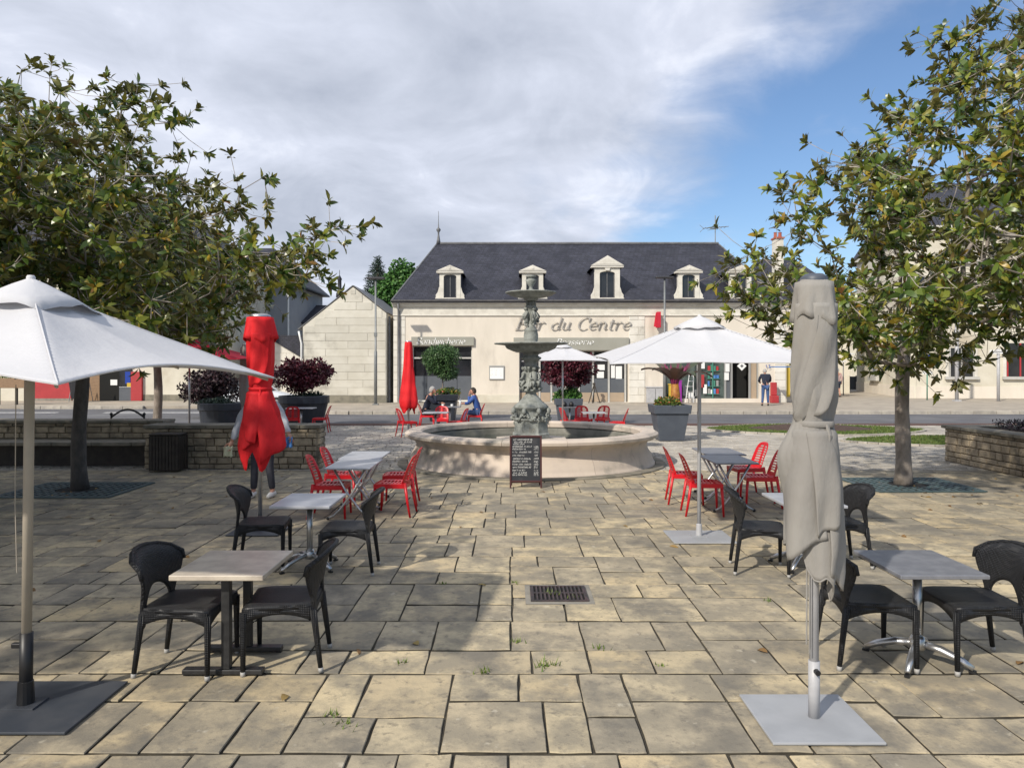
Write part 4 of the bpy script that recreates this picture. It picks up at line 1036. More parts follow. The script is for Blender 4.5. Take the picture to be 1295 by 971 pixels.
eb = thing('folded_easel', 'folded wooden easel board leaning in front of the brasserie doors', 'easel', (vx(750.5), FY-.5, .12))
e_ = MB()
for a, b in (((-.30, -.15, 0), (.0, 0, 1.0)), ((.30, -.15, 0), (.02, 0, 1.0)), ((0, .25, 0), (0, .02, .95)), ((-.10, -.1, 0), (.03, -.02, .9))): e_.path([a, b], .028, 5)
e_.build('legs', M['wood_dark'], eb); MB().cbox((0, .02, 1.02), (.14, .12, .10)).build('hinge_block', M['wood_dark'], eb)

# ------------------------------------------------------------------ gabled neighbour with a blank stone gable
GYf = 40.6
gx0, gx1 = PX(383.5, GYf), PX(489, GYf); gap_x, gap_z = PX(447, GYf), PZ(363, GYf); ge0, ge1 = PZ(413, GYf), PZ(396, GYf)
gb = thing('gabled_house', 'blank pale stone gable house between the grey house and the bar', 'house')
MB().prism([(gx0, 0), (gx1, 0), (gx1, ge1), (gap_x, gap_z), (gx0, ge0)], GYf, GYf+9).build('wall', M['gable_stone'], gb)
def gclip(za, zb):
    def lim(z):
        l = gx0 if z <= ge0 else gx0+(gap_x-gx0)*(z-ge0)/(gap_z-ge0)
        r_ = gx1 if z <= ge1 else gx1+(gap_x-gx1)*(z-ge1)/(gap_z-ge1)
        return l, r_
    l, r_ = lim(zb-.01); return (l+.02, r_-.02) if r_-l > .3 else (0, 0)
block_wall(gb, gx0, gx1, PZ(500, GYf), gap_z-.12, GYf, .415, 2.4, M['gable_stone'], 'stone_block', clip=gclip, seed=8, proud=.02)
MB().box(gx0-.02, gx1+.02, GYf-.05, GYf-.001, 0, PZ(500, GYf)-.005).build('plinth', M['grime'], gb, bevel=.01)
rfm = MB()
for a, b in (((gx0-.25, ge0-.16), (gap_x, gap_z+.06)), ((gx1+.05, ge1+.0), (gap_x, gap_z+.06))):
    d = Vector((b[0]-a[0], b[1]-a[1])); d.normalize(); n_ = Vector((-d.y, d.x)); 
    if n_.y < 0: n_ = -n_
    q = [a, b, (b[0]+n_.x*.045, b[1]+n_.y*.045), (a[0]+n_.x*.045, a[1]+n_.y*.045)]
    ar = sum(q[i][0]*q[(i+1) % 4][1]-q[(i+1) % 4][0]*q[i][1] for i in range(4))
    if ar < 0: q.reverse()
    rfm.prism(q, GYf-.03, GYf+9.1)
rr_ = rfm.build('roof', M['zinc'], gb)
MB().lathe([(.0, 0), (.22, 0), (.2, .25), (.12, .35), (.11, 1.0), (.15, 1.05), (.02, 1.3), (.015, 1.6), (0, 1.6)], 10, (PX(430, GYf+4), GYf+4, PZ(376, GYf+4))).build('chimney', M['lamp_dark'], rr_, smooth=True)
MB().path([(gx0-.18, GYf-.15, ge0-.25), (gx0-.12, GYf-.1, ge0-.6), (gx0-.05, GYf-.1, ge0-.9), (gx0-.05, GYf-.1, .14)], .05, 8).build('drainpipe', M['white'], gb, smooth=True)
MB().box(gx1+.02, XL-.05, GYf+1.2, GYf+1.5, 0, PZ(400, GYf)).build('link_wall', M['grime'], gb)
MB().path([(PX(493.5, FY), FY-.15, PZ(400, FY)), (PX(493.5, FY), FY-.15, .15)], .055, 8).build('dark_pipe', M['zinc'], gb)

# ------------------------------------------------------------------ houses on the left
def pitched(name, label, x0, x1, y0, y1, ze, zr, wallm, roofm, hipx=0, over=.3):
    t = thing(name, label, 'house')
    MB().box(x0, x1, y0, y1, 0, ze).build('wall', wallm, t)
    a, b, c, d = x0-over, x1+over, y0-over, y1+over; ym = (y0+y1)/2; m = MB()
    m.add([(a, c, ze+.002), (b, c, ze+.002), (b, d, ze+.002), (a, d, ze+.002), (a+hipx, ym, zr), (b-hipx, ym, zr), (a, c, ze-.10), (b, c, ze-.10), (b, d, ze-.10), (a, d, ze-.10)],
          [(0, 1, 5, 4), (1, 2, 5), (2, 3, 4, 5), (3, 0, 4), (6, 7, 1, 0), (7, 8, 2, 1), (8, 9, 3, 2), (9, 6, 0, 3), (9, 8, 7, 6)])
    r_ = m.build('roof', roofm, t); return t, r_
LY = 43.2
lx = lambda p: PX(p, LY); lz = lambda p: PZ(p, LY)
shop, sr = pitched('corner_shop_house', 'large left corner house with red shop front under a steep slate roof', PX(-420, LY), lx(262), LY, LY+11, 8.4, 13.0, M['old_render'], M['slate'], 5.0)
for a, b in ((45, 92),): 
    MB().box(lx(a), lx(b), LY-.06, LY-.001, .12, lz(480)).build('red_base', M['red_paint'], shop)
    MB().box(lx(a), lx(b), LY-.10, LY-.062, .12, .26).build('step', M['concrete'], shop)
MB().box(lx(40), lx(95), LY-.05, LY-.001, lz(479.6), lz(455)).build('shop_window', M['glass_dark'], shop)
MB().box(lx(92.2), lx(98), LY-.06, LY-.002, lz(494), lz(455)).build('grey_pier', M['film'], shop)
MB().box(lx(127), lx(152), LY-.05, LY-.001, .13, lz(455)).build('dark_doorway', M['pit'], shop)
MB().box(lx(141), lx(149.5), LY-.07, LY-.052, lz(487), lz(480)).build('notice', M['white'], shop)
MB().box(lx(152.1), lx(167.6), LY-.09, LY-.001, .13, lz(489)).build('door', M['film'], shop, bevel=.01)
MB().box(lx(152.1), lx(167.6), LY-.06, LY-.001, lz(489)+.002, lz(455)).build('door_glass', M['glass_dark'], shop)
MB().box(lx(159.5), lx(166), LY-.07, LY-.0605, lz(485), lz(470)).build('poster', M['blue_sign'], shop)
MB().box(lx(162), lx(167), LY-.085, LY-.0705, lz(492), lz(484)).build('poster', M['yellow'], shop)
MB().box(lx(98.1), lx(126.9), LY-.05, LY-.001, .13, lz(455)).build('plank_panel', M['wood'], shop)
MB().box(lx(-200), lx(0), LY-.05, LY-.002, .12, lz(480)).build('side_base', M['old_render'], shop)
MB().box(lx(167.8), lx(181.5), LY-.18, LY-.001, .13, lz(470)).build('red_panel', M['red_paint'], shop, bevel=.01)
MB().box(lx(181.7), lx(262)+.01, LY-.02, LY-.001, .12, lz(499)).build('plinth', M['grime'], shop)
for px in (20, 90, 160, 225):
    f_ = MB().box(lx(px)-.5, lx(px)+.5, LY-.03, LY-.001, 5.2, 7.0).build('window', M['glass_dark'], shop)
    MB().box(lx(px)-.04, lx(px)+.04, LY-.05, LY-.031, 5.2, 7.0).build('frame', M['white'], f_)
ab = thing('pavement_board', 'black pavement board leaning by the dark doorway of the left corner shop', 'sign board', (lx(116), LY-1.2, .12), R(-8))
MB().box(-.45, .45, -.02, .02, .15, 1.35).build('board', M['chalk_black'], ab).rotation_euler = (R(12), 0, 0)
e_ = MB()
for s in (-1, 1): e_.path([(s*.48, -.2, 0), (s*.46, .1, 1.4)], .022, 5).path([(s*.46, .5, 0), (s*.46, .1, 1.38)], .02, 5)
e_.build('legs', M['galv'], ab)
# planter box on posts, far left
pb = thing('trough_planter', 'wooden flower trough raised on dark posts at the far left kerb', 'planter', (PX(14, 38.6), 38.6, .12))
MB().box(-.95, .85, -.2, .2, .85, 1.35).build('trough', M['wood'], pb, bevel=.02)
for x in (-.6, .3, .75): MB().box(x-.05, x+.05, -.05, .05, 0, .849).build('post', M['iron_black'], pb)
leaf_cloud('trough_flowers', lumps((0, 0, .1), (.9, .2, .15), 8, 3), 500, .10, .05, M['low_leaf'], pb, 3)
pb.children[-1].location = (0, 0, 1.35)
gh, gr_ = pitched('grey_house', 'tall grey rendered house behind the red umbrella, dark eaves', PX(250, 54), PX(364, 54), 54, 64, PZ(357, 54), PZ(300, 54), M['grey_render'], M['slate'], 3.0, .5)
for px in (300, 342): MB().box(PX(px, 54)-.12, PX(px, 54)+.12, 53.96, 53.999, PZ(385, 54), PZ(362, 54)).build('window', M['glass_dark'], gh)
MB().box(PX(365.5, 54)-.04, PX(365.5, 54)+.04, 53.9, 53.99, .1, PZ(360, 54)).build('drainpipe', M['white'], gh)
h3, r3 = pitched('low_dark_house', 'lower house with dark slate roof between grey house and gable', PX(362, 60), PX(398, 60), 58, 66, PZ(408, 58), PZ(386, 62), M['grey_render'], M['slate'], 0, .5)
MB().box(PX(368, 58), PX(386, 58), 57.95, 57.999, PZ(424, 58), PZ(412, 58)).build('window', M['frame_w'], h3)
h4 = thing('stone_shed', 'low stone shed wall with dark sloping roof left of the pale gable', 'shed')
MB().prism([(PX(318, 47), 0), (PX(386, 47), 0), (PX(386, 47), PZ(455, 47)), (PX(345, 47), PZ(430, 47)), (PX(318, 47), PZ(428, 47))], 47, 53).build('wall', M['white_stone'], h4)
MB().prism([(PX(344, 47), PZ(429.5, 47)), (PX(387, 47), PZ(455, 47)), (PX(387, 47), PZ(424, 47)), (PX(344, 47), PZ(424, 47))], 46.9, 53.1).build('roof', M['slate'], h4)
block_wall(h4, PX(320, 47), PX(372, 47), .2, PZ(446, 47), 47, .45, .8, M['white_stone'], seed=5, proud=.015)

# ------------------------------------------------------------------ houses on the right
RY0 = 45.5
rh = thing('town_house', 'pale rendered two storey house at the right behind the magnolia', 'house')
a0 = (PX(1084, 62), 62); a1 = (PX(1150, 47), 47); a2 = (PX(1650, RY0), RY0)
ztop = PZ(283, 46)
def wall_seg(p, q, z0, z1, th=.4):
    d = Vector((q[0]-p[0], q[1]-p[1])); d.normalize(); n_ = Vector((-d.y, d.x))*th
    pts = [p, q, (q[0]+n_.x, q[1]+n_.y), (p[0]+n_.x, p[1]+n_.y)]
    return MB().add([(x, y, z0) for x, y in pts]+[(x, y, z1) for x, y in pts], [(3, 2, 1, 0), (4, 5, 6, 7), (0, 1, 5, 4), (1, 2, 6, 5), (2, 3, 7, 6), (3, 0, 4, 7)])
mm = wall_seg(a0, a1, 0, ztop); n2 = wall_seg(a1, a2, 0, ztop); mm.add(n2.v, n2.f); mm.build('wall', M['old_render'], rh)
mp_ = MB()
for p, q in ((a0, a1), (a1, a2)):
    d = Vector((q[0]-p[0], q[1]-p[1])); d.normalize(); n_ = Vector((d.y, -d.x))*.05
    w_ = wall_seg((p[0]+n_.x, p[1]+n_.y), (q[0]+n_.x, q[1]+n_.y), 0, PZ(489, 46), .048); mp_.add(w_.v, w_.f)
mp_.build('plinth', M['render'], rh)
d = Vector((a2[0]-a1[0], a2[1]-a1[1])).normalized(); ang = math.atan2(d.y, d.x)
def on_wall(px, z):
    k = (px-CX)/F; t_ = (k*a1[1]-a1[0])/(d.x-k*d.y); return Vector((a1[0]+d.x*t_, a1[1]+d.y*t_, z))
for px, w_, za, zb, c_ in ((1216, 1.5, 476, 440, 'glass_dark'), (1290, 1.6, 476, 434, 'red_paint'), (1170, 1.4, 400, 350, 'glass_dark'), (1216, 1.5, 400, 350, 'glass_dark'), (1290, 1.5, 400, 350, 'glass_dark'), (1216, 1.5, 330, 300, 'glass_dark')):
    p = on_wall(px, 0); z0_, z1_ = PZ(za, p.y), PZ(zb, p.y)
    wo_ = MB().box(-w_/2, w_/2, -.05, .0, 0, z1_-z0_).build('window', M['glass_dark'], rh, loc=(p.x, p.y-.002, z0_)); wo_.rotation_euler = (0, 0, ang)
    f_ = MB()
    for s in (-1, 0, 1): f_.box(s*w_*.47-.04, s*w_*.47+.04, -.09, -.051, 0, z1_-z0_)
    f_.build('window_frame', M['red_paint'] if c_ == 'red_paint' else M['frame_w'], wo_)
    MB().box(-w_/2-.25, w_/2+.25, -.2, -.002, -.18, -.01).build('window_sill', M['frame_w'], wo_)
    MB().box(-w_/2-.2, -w_/2-.01, -.06, .0, -.008, z1_-z0_+.2).box(w_/2+.01, w_/2+.2, -.06, .0, -.008, z1_-z0_+.2).build('surround', M['white_stone'], wo_)
p = Vector((a0[0]+(a1[0]-a0[0])*.42, a0[1]+(a1[1]-a0[1])*.42, 0)); ang0 = math.atan2(a1[1]-a0[1], a1[0]-a0[0])
wo_ = MB().box(-1.0, 1.0, -.06, 0, 0, 4.0).build('window', M['frame_w'], rh, loc=(p.x-.02, p.y-.02, PZ(476, p.y))); wo_.rotation_euler = (0, 0, ang0)
MB().box(-.35, .35, -.09, -.061, .3, 3.6).build('pane', M['glass_dark'], wo_); MB().box(-1.3, 1.3, -.25, -.002, -.3, -.01).build('window_sill', M['frame_w'], wo_)
rm = MB(); zq = ztop; zr_ = PZ(228, 53)
pk = [(a0[0]-.3, a0[1], zq), (a1[0]-.3, a1[1]-.5, zq), (a2[0], a2[1]-.5, zq), (a2[0], a2[1]+16, zq), (a0[0]+1, a0[1]+4, zq), (a1[0]+3.2, a1[1]+7, zr_), (a2[0], a2[1]+8, zr_)]
rm.add(pk, [(0, 1, 5), (1, 2, 6, 5), (5, 6, 3, 4), (0, 5, 4), (2, 3, 6)]); rr2 = rm.build('roof', M['slate'], rh)
cm2 = wall_seg((a0[0]-.3, a0[1]-.3), (a1[0]-.3, a1[1]-.5), zq-.35, zq-.02, .5); c3 = wall_seg((a1[0]-.3, a1[1]-.5), (a2[0], a2[1]-.5), zq-.35, zq-.02, .5); cm2.add(c3.v, c3.f); cm2.build('cornice', M['white_stone'], rh)
ht, hr = pitched('chimney_house', 'house with slate roof behind the right end of the bar, red chimney pots', PX(948, 56), PX(1075, 56), 56, 66, PZ(380, 56), PZ(328, 61), M['old_render'], M['slate'], 2.5, .3)
ch = MB().box(PX(979, 57), PX(989, 57), 56.6, 57.4, PZ(385, 57), PZ(303, 57)).build('chimney', M['cornice'], hr)
MB().box(PX(978, 57), PX(990, 57), 56.5, 57.5, PZ(303, 57)+.003, PZ(301, 57)).build('chimney_cap', M['brickpot'], ch)
for s in (-.17, .17): MB().lathe([(.0, 0), (.14, 0), (.12, .35), (.15, .4), (0, .4)], 10, (PX(984, 57)+s, 57, PZ(301, 57)+.002)).build('chimney_pot', M['brickpot'], ch)
gw = thing('grey_yard_gate', 'low dark grey wall with gate at the end of the side street on the right', 'gate')
MB().box(PX(1047, 66), PX(1090, 66), 66, 66.2, .1, PZ(476, 66)).build('panel', M['film'], gw)
for i in range(5): MB().box(PX(1047+9*i, 66)-.06, PX(1047+9*i, 66)+.06, 65.9, 65.999, .1, PZ(475, 66)).build('post', M['zinc'], gw)
# low house closing the side street
pitched('street_end_house', 'pale low house closing the side street far behind the walking woman', PX(1000, 90), PX(1110, 90), 90, 98, PZ(425, 90), PZ(395, 94), M['old_render'], M['slate'], 0, .3)

# ------------------------------------------------------------------ trees behind the roofs
def backdrop_tree(name, label, base, blobs, n, L, W, material, seed, trunk_h, tr=.25):
    t = thing(name, label, 'tree', base)
    m = MB().path([(0, 0, 0), (.1, 0, trunk_h*.5), (0, 0, trunk_h)], [tr, tr*.8, tr*.4], 8)
    stems(m, (0, 0, trunk_h*.6), [b[0] for b in blobs[:8]], tr*.4, 5, seed)
    m.build('trunk', M['trunk'], t, smooth=True)
    leaf_cloud('foliage', blobs, n, L, W, material, t, seed); return t
B = Vector((PX(503, 56), 56, 0))
bl = lumps((0, 0, PZ(365, 56)), (1.5, 1.5, 2.0), 16, 3, .5)+lumps((-.9, 0, PZ(385, 56)), (1.4, 1.2, 1.6), 10, 4, .5)
backdrop_tree('ivy_clad_tree', 'bright green bushy tree rising between the gable house and the bar', B, bl, 9000, .26, .2, M['ivy'], 5, 7.5)
B = Vector((PX(478, 62), 62, 0)); bl = []
for i in range(16):
    z = PZ(395, 62)+i*.30; rr3 = 1.7*(1-i/17)
    for k in range(4): a = i*1.3+k*1.57; bl.append(((math.cos(a)*rr3*.6, math.sin(a)*rr3*.6, z-.2), (rr3*.65, rr3*.5, .16)))
backdrop_tree('conifer_tree', 'dark conifer behind the street lamp left of the bar roof', B, bl, 7000, .30, .05, M['conifer'], 6, PZ(335, 62))

# ------------------------------------------------------------------ street furniture on the far pavement
def street_lamp(px, ytop, label, Y, base_py, arm=-1, wid=.9):
    z0 = .12; t = thing('street_lamp', label, 'street lamp', (PX(px, Y), Y, z0), 0, 'slender street lamps before the bar'); zt = PZ(ytop, Y)-z0
    MB().path([(0, 0, 0), (0, 0, zt*.42), (0, 0, zt*.43), (0, 0, zt)], [.085, .08, .055, .045], 10).build('pole', M['galv'], t, smooth=True)
    MB().cbox((-.0, 0, zt+.04), (wid, .34, .10)).build('lamp_head', M['lamp_dark'], t, bevel=.03)
    MB().cbox((0, 0, zt*.56), (.15, .15, .22)).build('collar', M['galv'], t, bevel=.02)
    MB().cbox((0, 0, .03), (.28, .28, .06)).build('foot_plate', M['galv'], t)
    return t
street_lamp(475.5, 353, 'dark T-headed street lamp in front of the blank gable', 38.5, 510)
street_lamp(841, 352, 'dark T-headed street lamp behind the large open white umbrella', 38.5, 510, 1)
def post_sign(px, Y, z, label, postm, panel, pz, pw, ph, cat='sign', r_=.035, name='street_sign', writing=True):
    t = thing(name, label, cat, (PX(px, Y), Y, .12)); MB().path([(0, 0, 0), (0, 0, z)], r_, 8).build('post', postm, t, smooth=True)
    p_ = MB().cbox((0, -r_-.012, pz), (pw, .02, ph)).build('panel', panel, t, bevel=.004)
    if writing:
        w_ = MB(); r = random.Random(int(px)); scribble(w_, -pw*.42, pz-ph*.22, pw*.8, ph*.45, r, -r_-.0235, ph*.05); w_.build('writing', M['zinc'], p_)
    return t
post_sign(1173, 44.2, PZ(472, 44.2)-.12, 'green post with small pale direction plate before the right house', M['green_post'], M['white'], PZ(471.5, 44)-.12, .58, .16)
post_sign(1263, 42.6, PZ(441, 42.6)-.12, 'grey post with white arrow-ended direction sign on the right', M['pole_grey'], M['white'], PZ(445, 42.6)-.12, 1.1, .22, r_=.08)
t = thing('metal_post', 'plain grey post between the small green post and the direction sign', 'post', (PX(1210.5, 42.6), 42.6, .12))
MB().path([(0, 0, 0), (0, 0, PZ(400, 42.6))], .10, 10).build('shaft', M['pole_grey'], t, smooth=True)
MB().cbox((0, 0, .04), (.34, .34, .08)).build('foot', M['pole_grey'], t)
post_sign(1067, 52, PZ(457, 52)-.12, 'small street plate on a dark post beside the walking woman', M['zinc'], M['white'], PZ(457, 52)-.12, .42, .12)
p = on_wall(1177.5, 0); bs = thing('street_name_plate', 'blue enamel street name plate on the pale wall at the right', 'street plate', (p.x, p.y-.03, PZ(453, p.y)), ang)
MB().cbox((0, 0, 0), (.66, .02, .46)).build('plate', M['blue_sign'], bs, bevel=.01)
w_ = MB(); r = random.Random(3); scribble(w_, -.12, .05, .22, .10, r, -.012, .012); scribble(w_, -.26, -.13, .50, .11, r, -.012, .012); w_.build('lettering', M['letter_w'], bs)

# white car behind the red umbrella
def car(x, y, rz, label):
    t = thing('parked_car', label, 'car', (x, y, -.012), rz)
    secs = [(-2.0, .35, .62, .72), (-1.95, .28, .80, .80), (-1.3, .22, .92, .84), (-.9, .20, .95, .85), (0, .20, .95, .85), (.8, .20, .93, .85), (1.3, .22, .86, .83), (1.8, .26, .74, .78), (2.02, .35, .58, .66)]
    m = MB(); n = 12
    for (xx, zb, zt, hw) in secs:
        for k in range(n):
            a = 2*PI*k/n+PI/n; c, s = math.cos(a), math.sin(a)
            m.v.append((xx, math.copysign(abs(c)**.35, c)*hw, (zb+zt)/2+math.copysign(abs(s)**.5, s)*(zt-zb)/2))
    for i in range(len(secs)-1):
        for k in range(n): m.f.append((i*n+k, i*n+(k+1) % n, (i+1)*n+(k+1) % n, (i+1)*n+k))
    m.f.append(tuple(range(n-1, -1, -1))); e = (len(secs)-1)*n; m.f.append(tuple(e+k for k in range(n)))
    m.build('body', M['carpaint'], t, smooth=True)
    q = [(-1.65, .9), (-1.25, 1.38), (-.6, 1.46), (.15, 1.42), (.95, .92)]
    g = MB(); hw = .70
    vs = [(a, -hw*(.9 if b > 1 else 1.08), b) for a, b in q]+[(a, hw*(.9 if b > 1 else 1.08), b) for a, b in q]; k = 5
    g.add(vs, [tuple(range(k)), tuple(range(2*k-1, k-1, -1))]+[(i, i+k, (i+1) % k+k, (i+1) % k) for i in range(k)]); g.build('windows', M['glass_dark'], t, bevel=.03)
    rp = MB(); rp.add([(-1.27, -.62, 1.385), (-.6, -.62, 1.475), (.16, -.62, 1.435), (-1.27, .62, 1.385), (-.6, .62, 1.475), (.16, .62, 1.435)], [(0, 1, 4, 3), (1, 2, 5, 4)]); rp.build('roof', M['carpaint'], t, solid=.03)
    pl = MB()
    for s in (-1, 1):
        for a, b in (((-1.27, 1.385), (-1.67, .9)), ((.16, 1.435), (.97, .91)), ((-.5, 1.46), (-.45, .92))): pl.path([(a[0], s*.64, a[1]), (b[0], s*.77, b[1])], .035, 5)
    pl.build('pillar', M['carpaint'], t)
    for xx in (-1.25, 1.3):
        for s in (-1, 1):
            w = MB().lathe([(.0, -.1), (.2, -.1), (.31, -.09), (.32, 0), (.31, .09), (.2, .1), (0, .1)], 20).build('wheel', M['tyre'], t, smooth=True, loc=(xx, s*.78, .32)); w.rotation_euler = (R(90), 0, 0)
            MB().lathe([(.0, -.112), (.17, -.112), (.19, -.10), (.19, .10), (.17, .112), (0, .112)], 10).build('rim', M['alu'], w)
    for s in (-1, 1):
        MB().ball((1.93, s*.52, .66), (.08, .15, .08)).build('headlight', M['white'], t, smooth=True)
        MB().ball((-1.95, s*.58, .72), (.06, .12, .12)).build('tail_light', M['redlamp'], t, smooth=True)
car(PX(322, 36.6), 36.4, R(4), 'white car parked across the road behind the man and red umbrella')

# ------------------------------------------------------------------ planters and their plants
def square_planter(c, h, wt, wb, material, label, group=None):
    t = thing('tall_planter', label, 'planter', c, 0, group); q = h*.24
    def fr(z, w): return [(-w/2, -w/2, z), (w/2, -w/2, z), (w/2, w/2, z), (-w/2, w/2, z)]
    m = MB(); ws = wt*.86
    m.v = fr(0, wb)+fr(h-q, ws); m.f = [(3, 2, 1, 0), (0, 1, 5, 4), (1, 2, 6, 5), (2, 3, 7, 6), (3, 0, 4, 7), (4, 5, 6, 7)]; m.build('body', material, t, bevel=.015)
    m = MB(); m.v = fr(h-q+.002, wt*.95)+fr(h, wt)+fr(h, wt*.88)+fr(h-.10, wt*.86)
    for k in range(3):
        for i in range(4): j = (i+1) % 4; m.f.append((4*k+i, 4*k+j, 4*k+4+j, 4*k+4+i))
    m.f += [(3, 2, 1, 0), (12, 13, 14, 15)]; m.build('rim', material, t, bevel=.012)
    MB().box(-wt*.42, wt*.42, -wt*.42, wt*.42, h-.098, h-.04).build('potting_soil', M['soil'], t); return t
def round_planter(c, h, rt, rb, material, label, group=None):
    t = thing('round_planter', label, 'planter', c, 0, group)
    MB().lathe([(0, 0), (rb, 0), (rb*1.02, .02), (rt*.93, h*.72), (rt*.94, h*.74), (rt, h*.76), (rt, h*.98), (rt*.98, h), (rt*.90, h), (rt*.88, h-.1), (0, h-.1)], 28).build('bowl', material, t, smooth=False)
    MB().lathe([(0, h-.09), (rt*.87, h-.09)], 20).build('potting_soil', M['soil'], t)
    return t
PLG = 'dark planters around the square'
Y = 21.0; pc = (PX(847, Y), Y, 0)
square_planter(pc, .985, 1.03, .66, M['planter'], 'large square grey planter right of the fountain with bedding flowers and a big-leaved plant', PLG)
t = thing('bedding_flowers', 'low green bedding plants with small pink and yellow flowers in the large grey planter', 'flowers', (pc[0], pc[1], .93))
leaf_cloud('leaves', lumps((0, 0, .08), (.46, .42, .16), 14, 4), 2200, .085, .04, M['low_leaf'], t, 4)
# banana-like plant: thick yellow-orange stem, purple leaf bases, broad drooping dark leaves
t = thing('broad_leaved_plant', 'ornamental banana with dark arching leaves and orange stem in the large grey planter', 'plant', (pc[0]+.15, pc[1], .9))
MB().path([(0, 0, 0), (.02, 0, .35), (0, 0, .75)], [.15, .13, .09], 10).build('stem', mat('orange_stem', (.42, .20, .03), .6, (.30, .10, .03), 9), t, smooth=True)
bl_m = leaf_mat('banana_leaf', [(0, (.06, .075, .035)), (1, (.12, .10, .055))], (.16, .07, .07), .45, .15)
pur = mat('purple_leaf_base', (.16, .015, .05), .5, (.26, .03, .12), 8)
for k in range(9):
    a = k*2.4+.4; dx, dy = math.cos(a), math.sin(a)*.9; m = MB(); n_ = 9; Lf = .92+.16*math.sin(k*3)
    for i in range(n_+1):
        s = i/n_; rr4 = Lf*s; zc_ = .62+1.15*s-(.55+.2*(k % 3))*s*s; wv = .20*math.sin(PI*min(1, s*.92+.08))**.7*(1 if s > .25 else .45+s*2)
        cxp, cyp = dx*rr4, dy*rr4
        m.v += [(cxp-dy*wv, cyp+dx*wv, zc_+.05), (cxp, cyp, zc_), (cxp+dy*wv, cyp-dx*wv, zc_+.05)]
    for i in range(n_): b = 3*i; m.f += [(b, b+1, b+4, b+3), (b+1, b+2, b+5, b+4)]
    m.build('leaf', bl_m, t, smooth=True)
m = MB()
for k in range(14):
    a = k*2.4; m.path([(0, 0, .45), (math.cos(a)*.12, math.sin(a)*.12, .8), (math.cos(a)*(.28+.1*(k % 3)), math.sin(a)*.28, 1.15+.1*(k % 2))], [.035, .03, .008], 5)
m.build('leaf_bases', pur, t, smooth=True)
# maroon maples and clipped olive in planters
def shrub(name, label, base, trunk_h, crown, rad, n, L, W, material, seed, cat='tree', k=14, s=.42):
    t = thing(name, label, cat, base); m = MB(); bl = lumps((0, 0, crown), rad, k, seed, s*.85)+lumps((0, 0, crown+.03), (rad[0]*1.15, rad[1]*1.15, rad[2]*1.15), k, seed+7, s*.38)
    m.path([(0, 0, -.05), (.02, 0, trunk_h*.6), (0, 0, trunk_h)], [.035, .03, .022], 7); stems(m, (0, 0, trunk_h*.9), [b[0] for b in bl], .018, 5, seed)
    m.build('trunk', M['trunk'], t, smooth=True); leaf_cloud('foliage', bl, n, L, W, material, t, seed); return t
Y = 24.6; X = PX(381, Y+1); Yp = Y+1.4
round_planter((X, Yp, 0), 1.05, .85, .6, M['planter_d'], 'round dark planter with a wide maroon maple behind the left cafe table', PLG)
shrub('maroon_maple', 'wide spreading maroon maple in the round planter before the pale gable', (X, Yp, 1.0), .35, .82, (1.05, .9, .62), 5200, .12, .06, M['maple'], 21, s=.5)
leaf_cloud('under_leaves', lumps((0, 0, .05), (.6, .6, .14), 8, 3), 700, .09, .04, M['conifer'], shrub('low_box_plant', 'low dark plants under the wide maroon maple', (X, Yp, 1.0), .1, .08, (.5, .5, .1), 100, .06, .03, M['conifer'], 2, 'plant', 5), 3)
Y = 29.0; X = PX(560.5, Y)
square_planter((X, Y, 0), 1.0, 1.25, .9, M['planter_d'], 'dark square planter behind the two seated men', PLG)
shrub('round_headed_tree', 'small green round-headed tree in the planter behind the seated men', (X-.02, Y, .95), .70, 1.22, (.80, .75, .64), 7500, .11, .035, M['bush'], 31, s=.5, k=18)
t = thing('bedding_flowers', 'pale yellow-green flowers under the small round-headed tree', 'flowers', (X, Y, .95))
leaf_cloud('leaves', lumps((.15, 0, .12), (.5, .4, .14), 8, 5), 800, .09, .045, M['low_leaf'], t, 5)
Y = 26.0; X = PX(719, Y)
square_planter((X, Y, 0), .96, .95, .62, M['planter'], 'square grey planter with a maroon maple behind the small white umbrella', PLG)
shrub('maroon_maple', 'rounded maroon maple behind the small white umbrella', (X-.05, Y, .9), .5, 1.08, (.98, .8, .62), 5200, .12, .06, M['maple'], 41, s=.5)
t = thing('leafy_planting', 'bright green leaves at the foot of the maroon maple behind the fountain', 'plant', (X, Y, .9))
leaf_cloud('leaves', lumps((0, 0, .15), (.46, .4, .2), 8, 6), 900, .15, .06, M['ivy'], t, 6)
Y = 24.0; X = PX(281, Y)
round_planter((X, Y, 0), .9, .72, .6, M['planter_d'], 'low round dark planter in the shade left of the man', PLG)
t = thing('low_box_plant', 'low dark green plant filling the shaded round planter on the left', 'plant', (X, Y, .85))
leaf_cloud('leaves', lumps((0, 0, .05), (.6, .6, .16), 8, 7), 1200, .08, .035, M['conifer'], t, 7)
Y = 33.0
shrub('dark_maroon_shrub', 'dark maroon shrub by the road under the rim of the big white umbrella', (PX(266, 31), 31, -.01), 1.0, 1.35, (1.35, 1.1, .75), 6000, .15, .07, M['dark_leaf'], 51, 'shrub', s=.5)

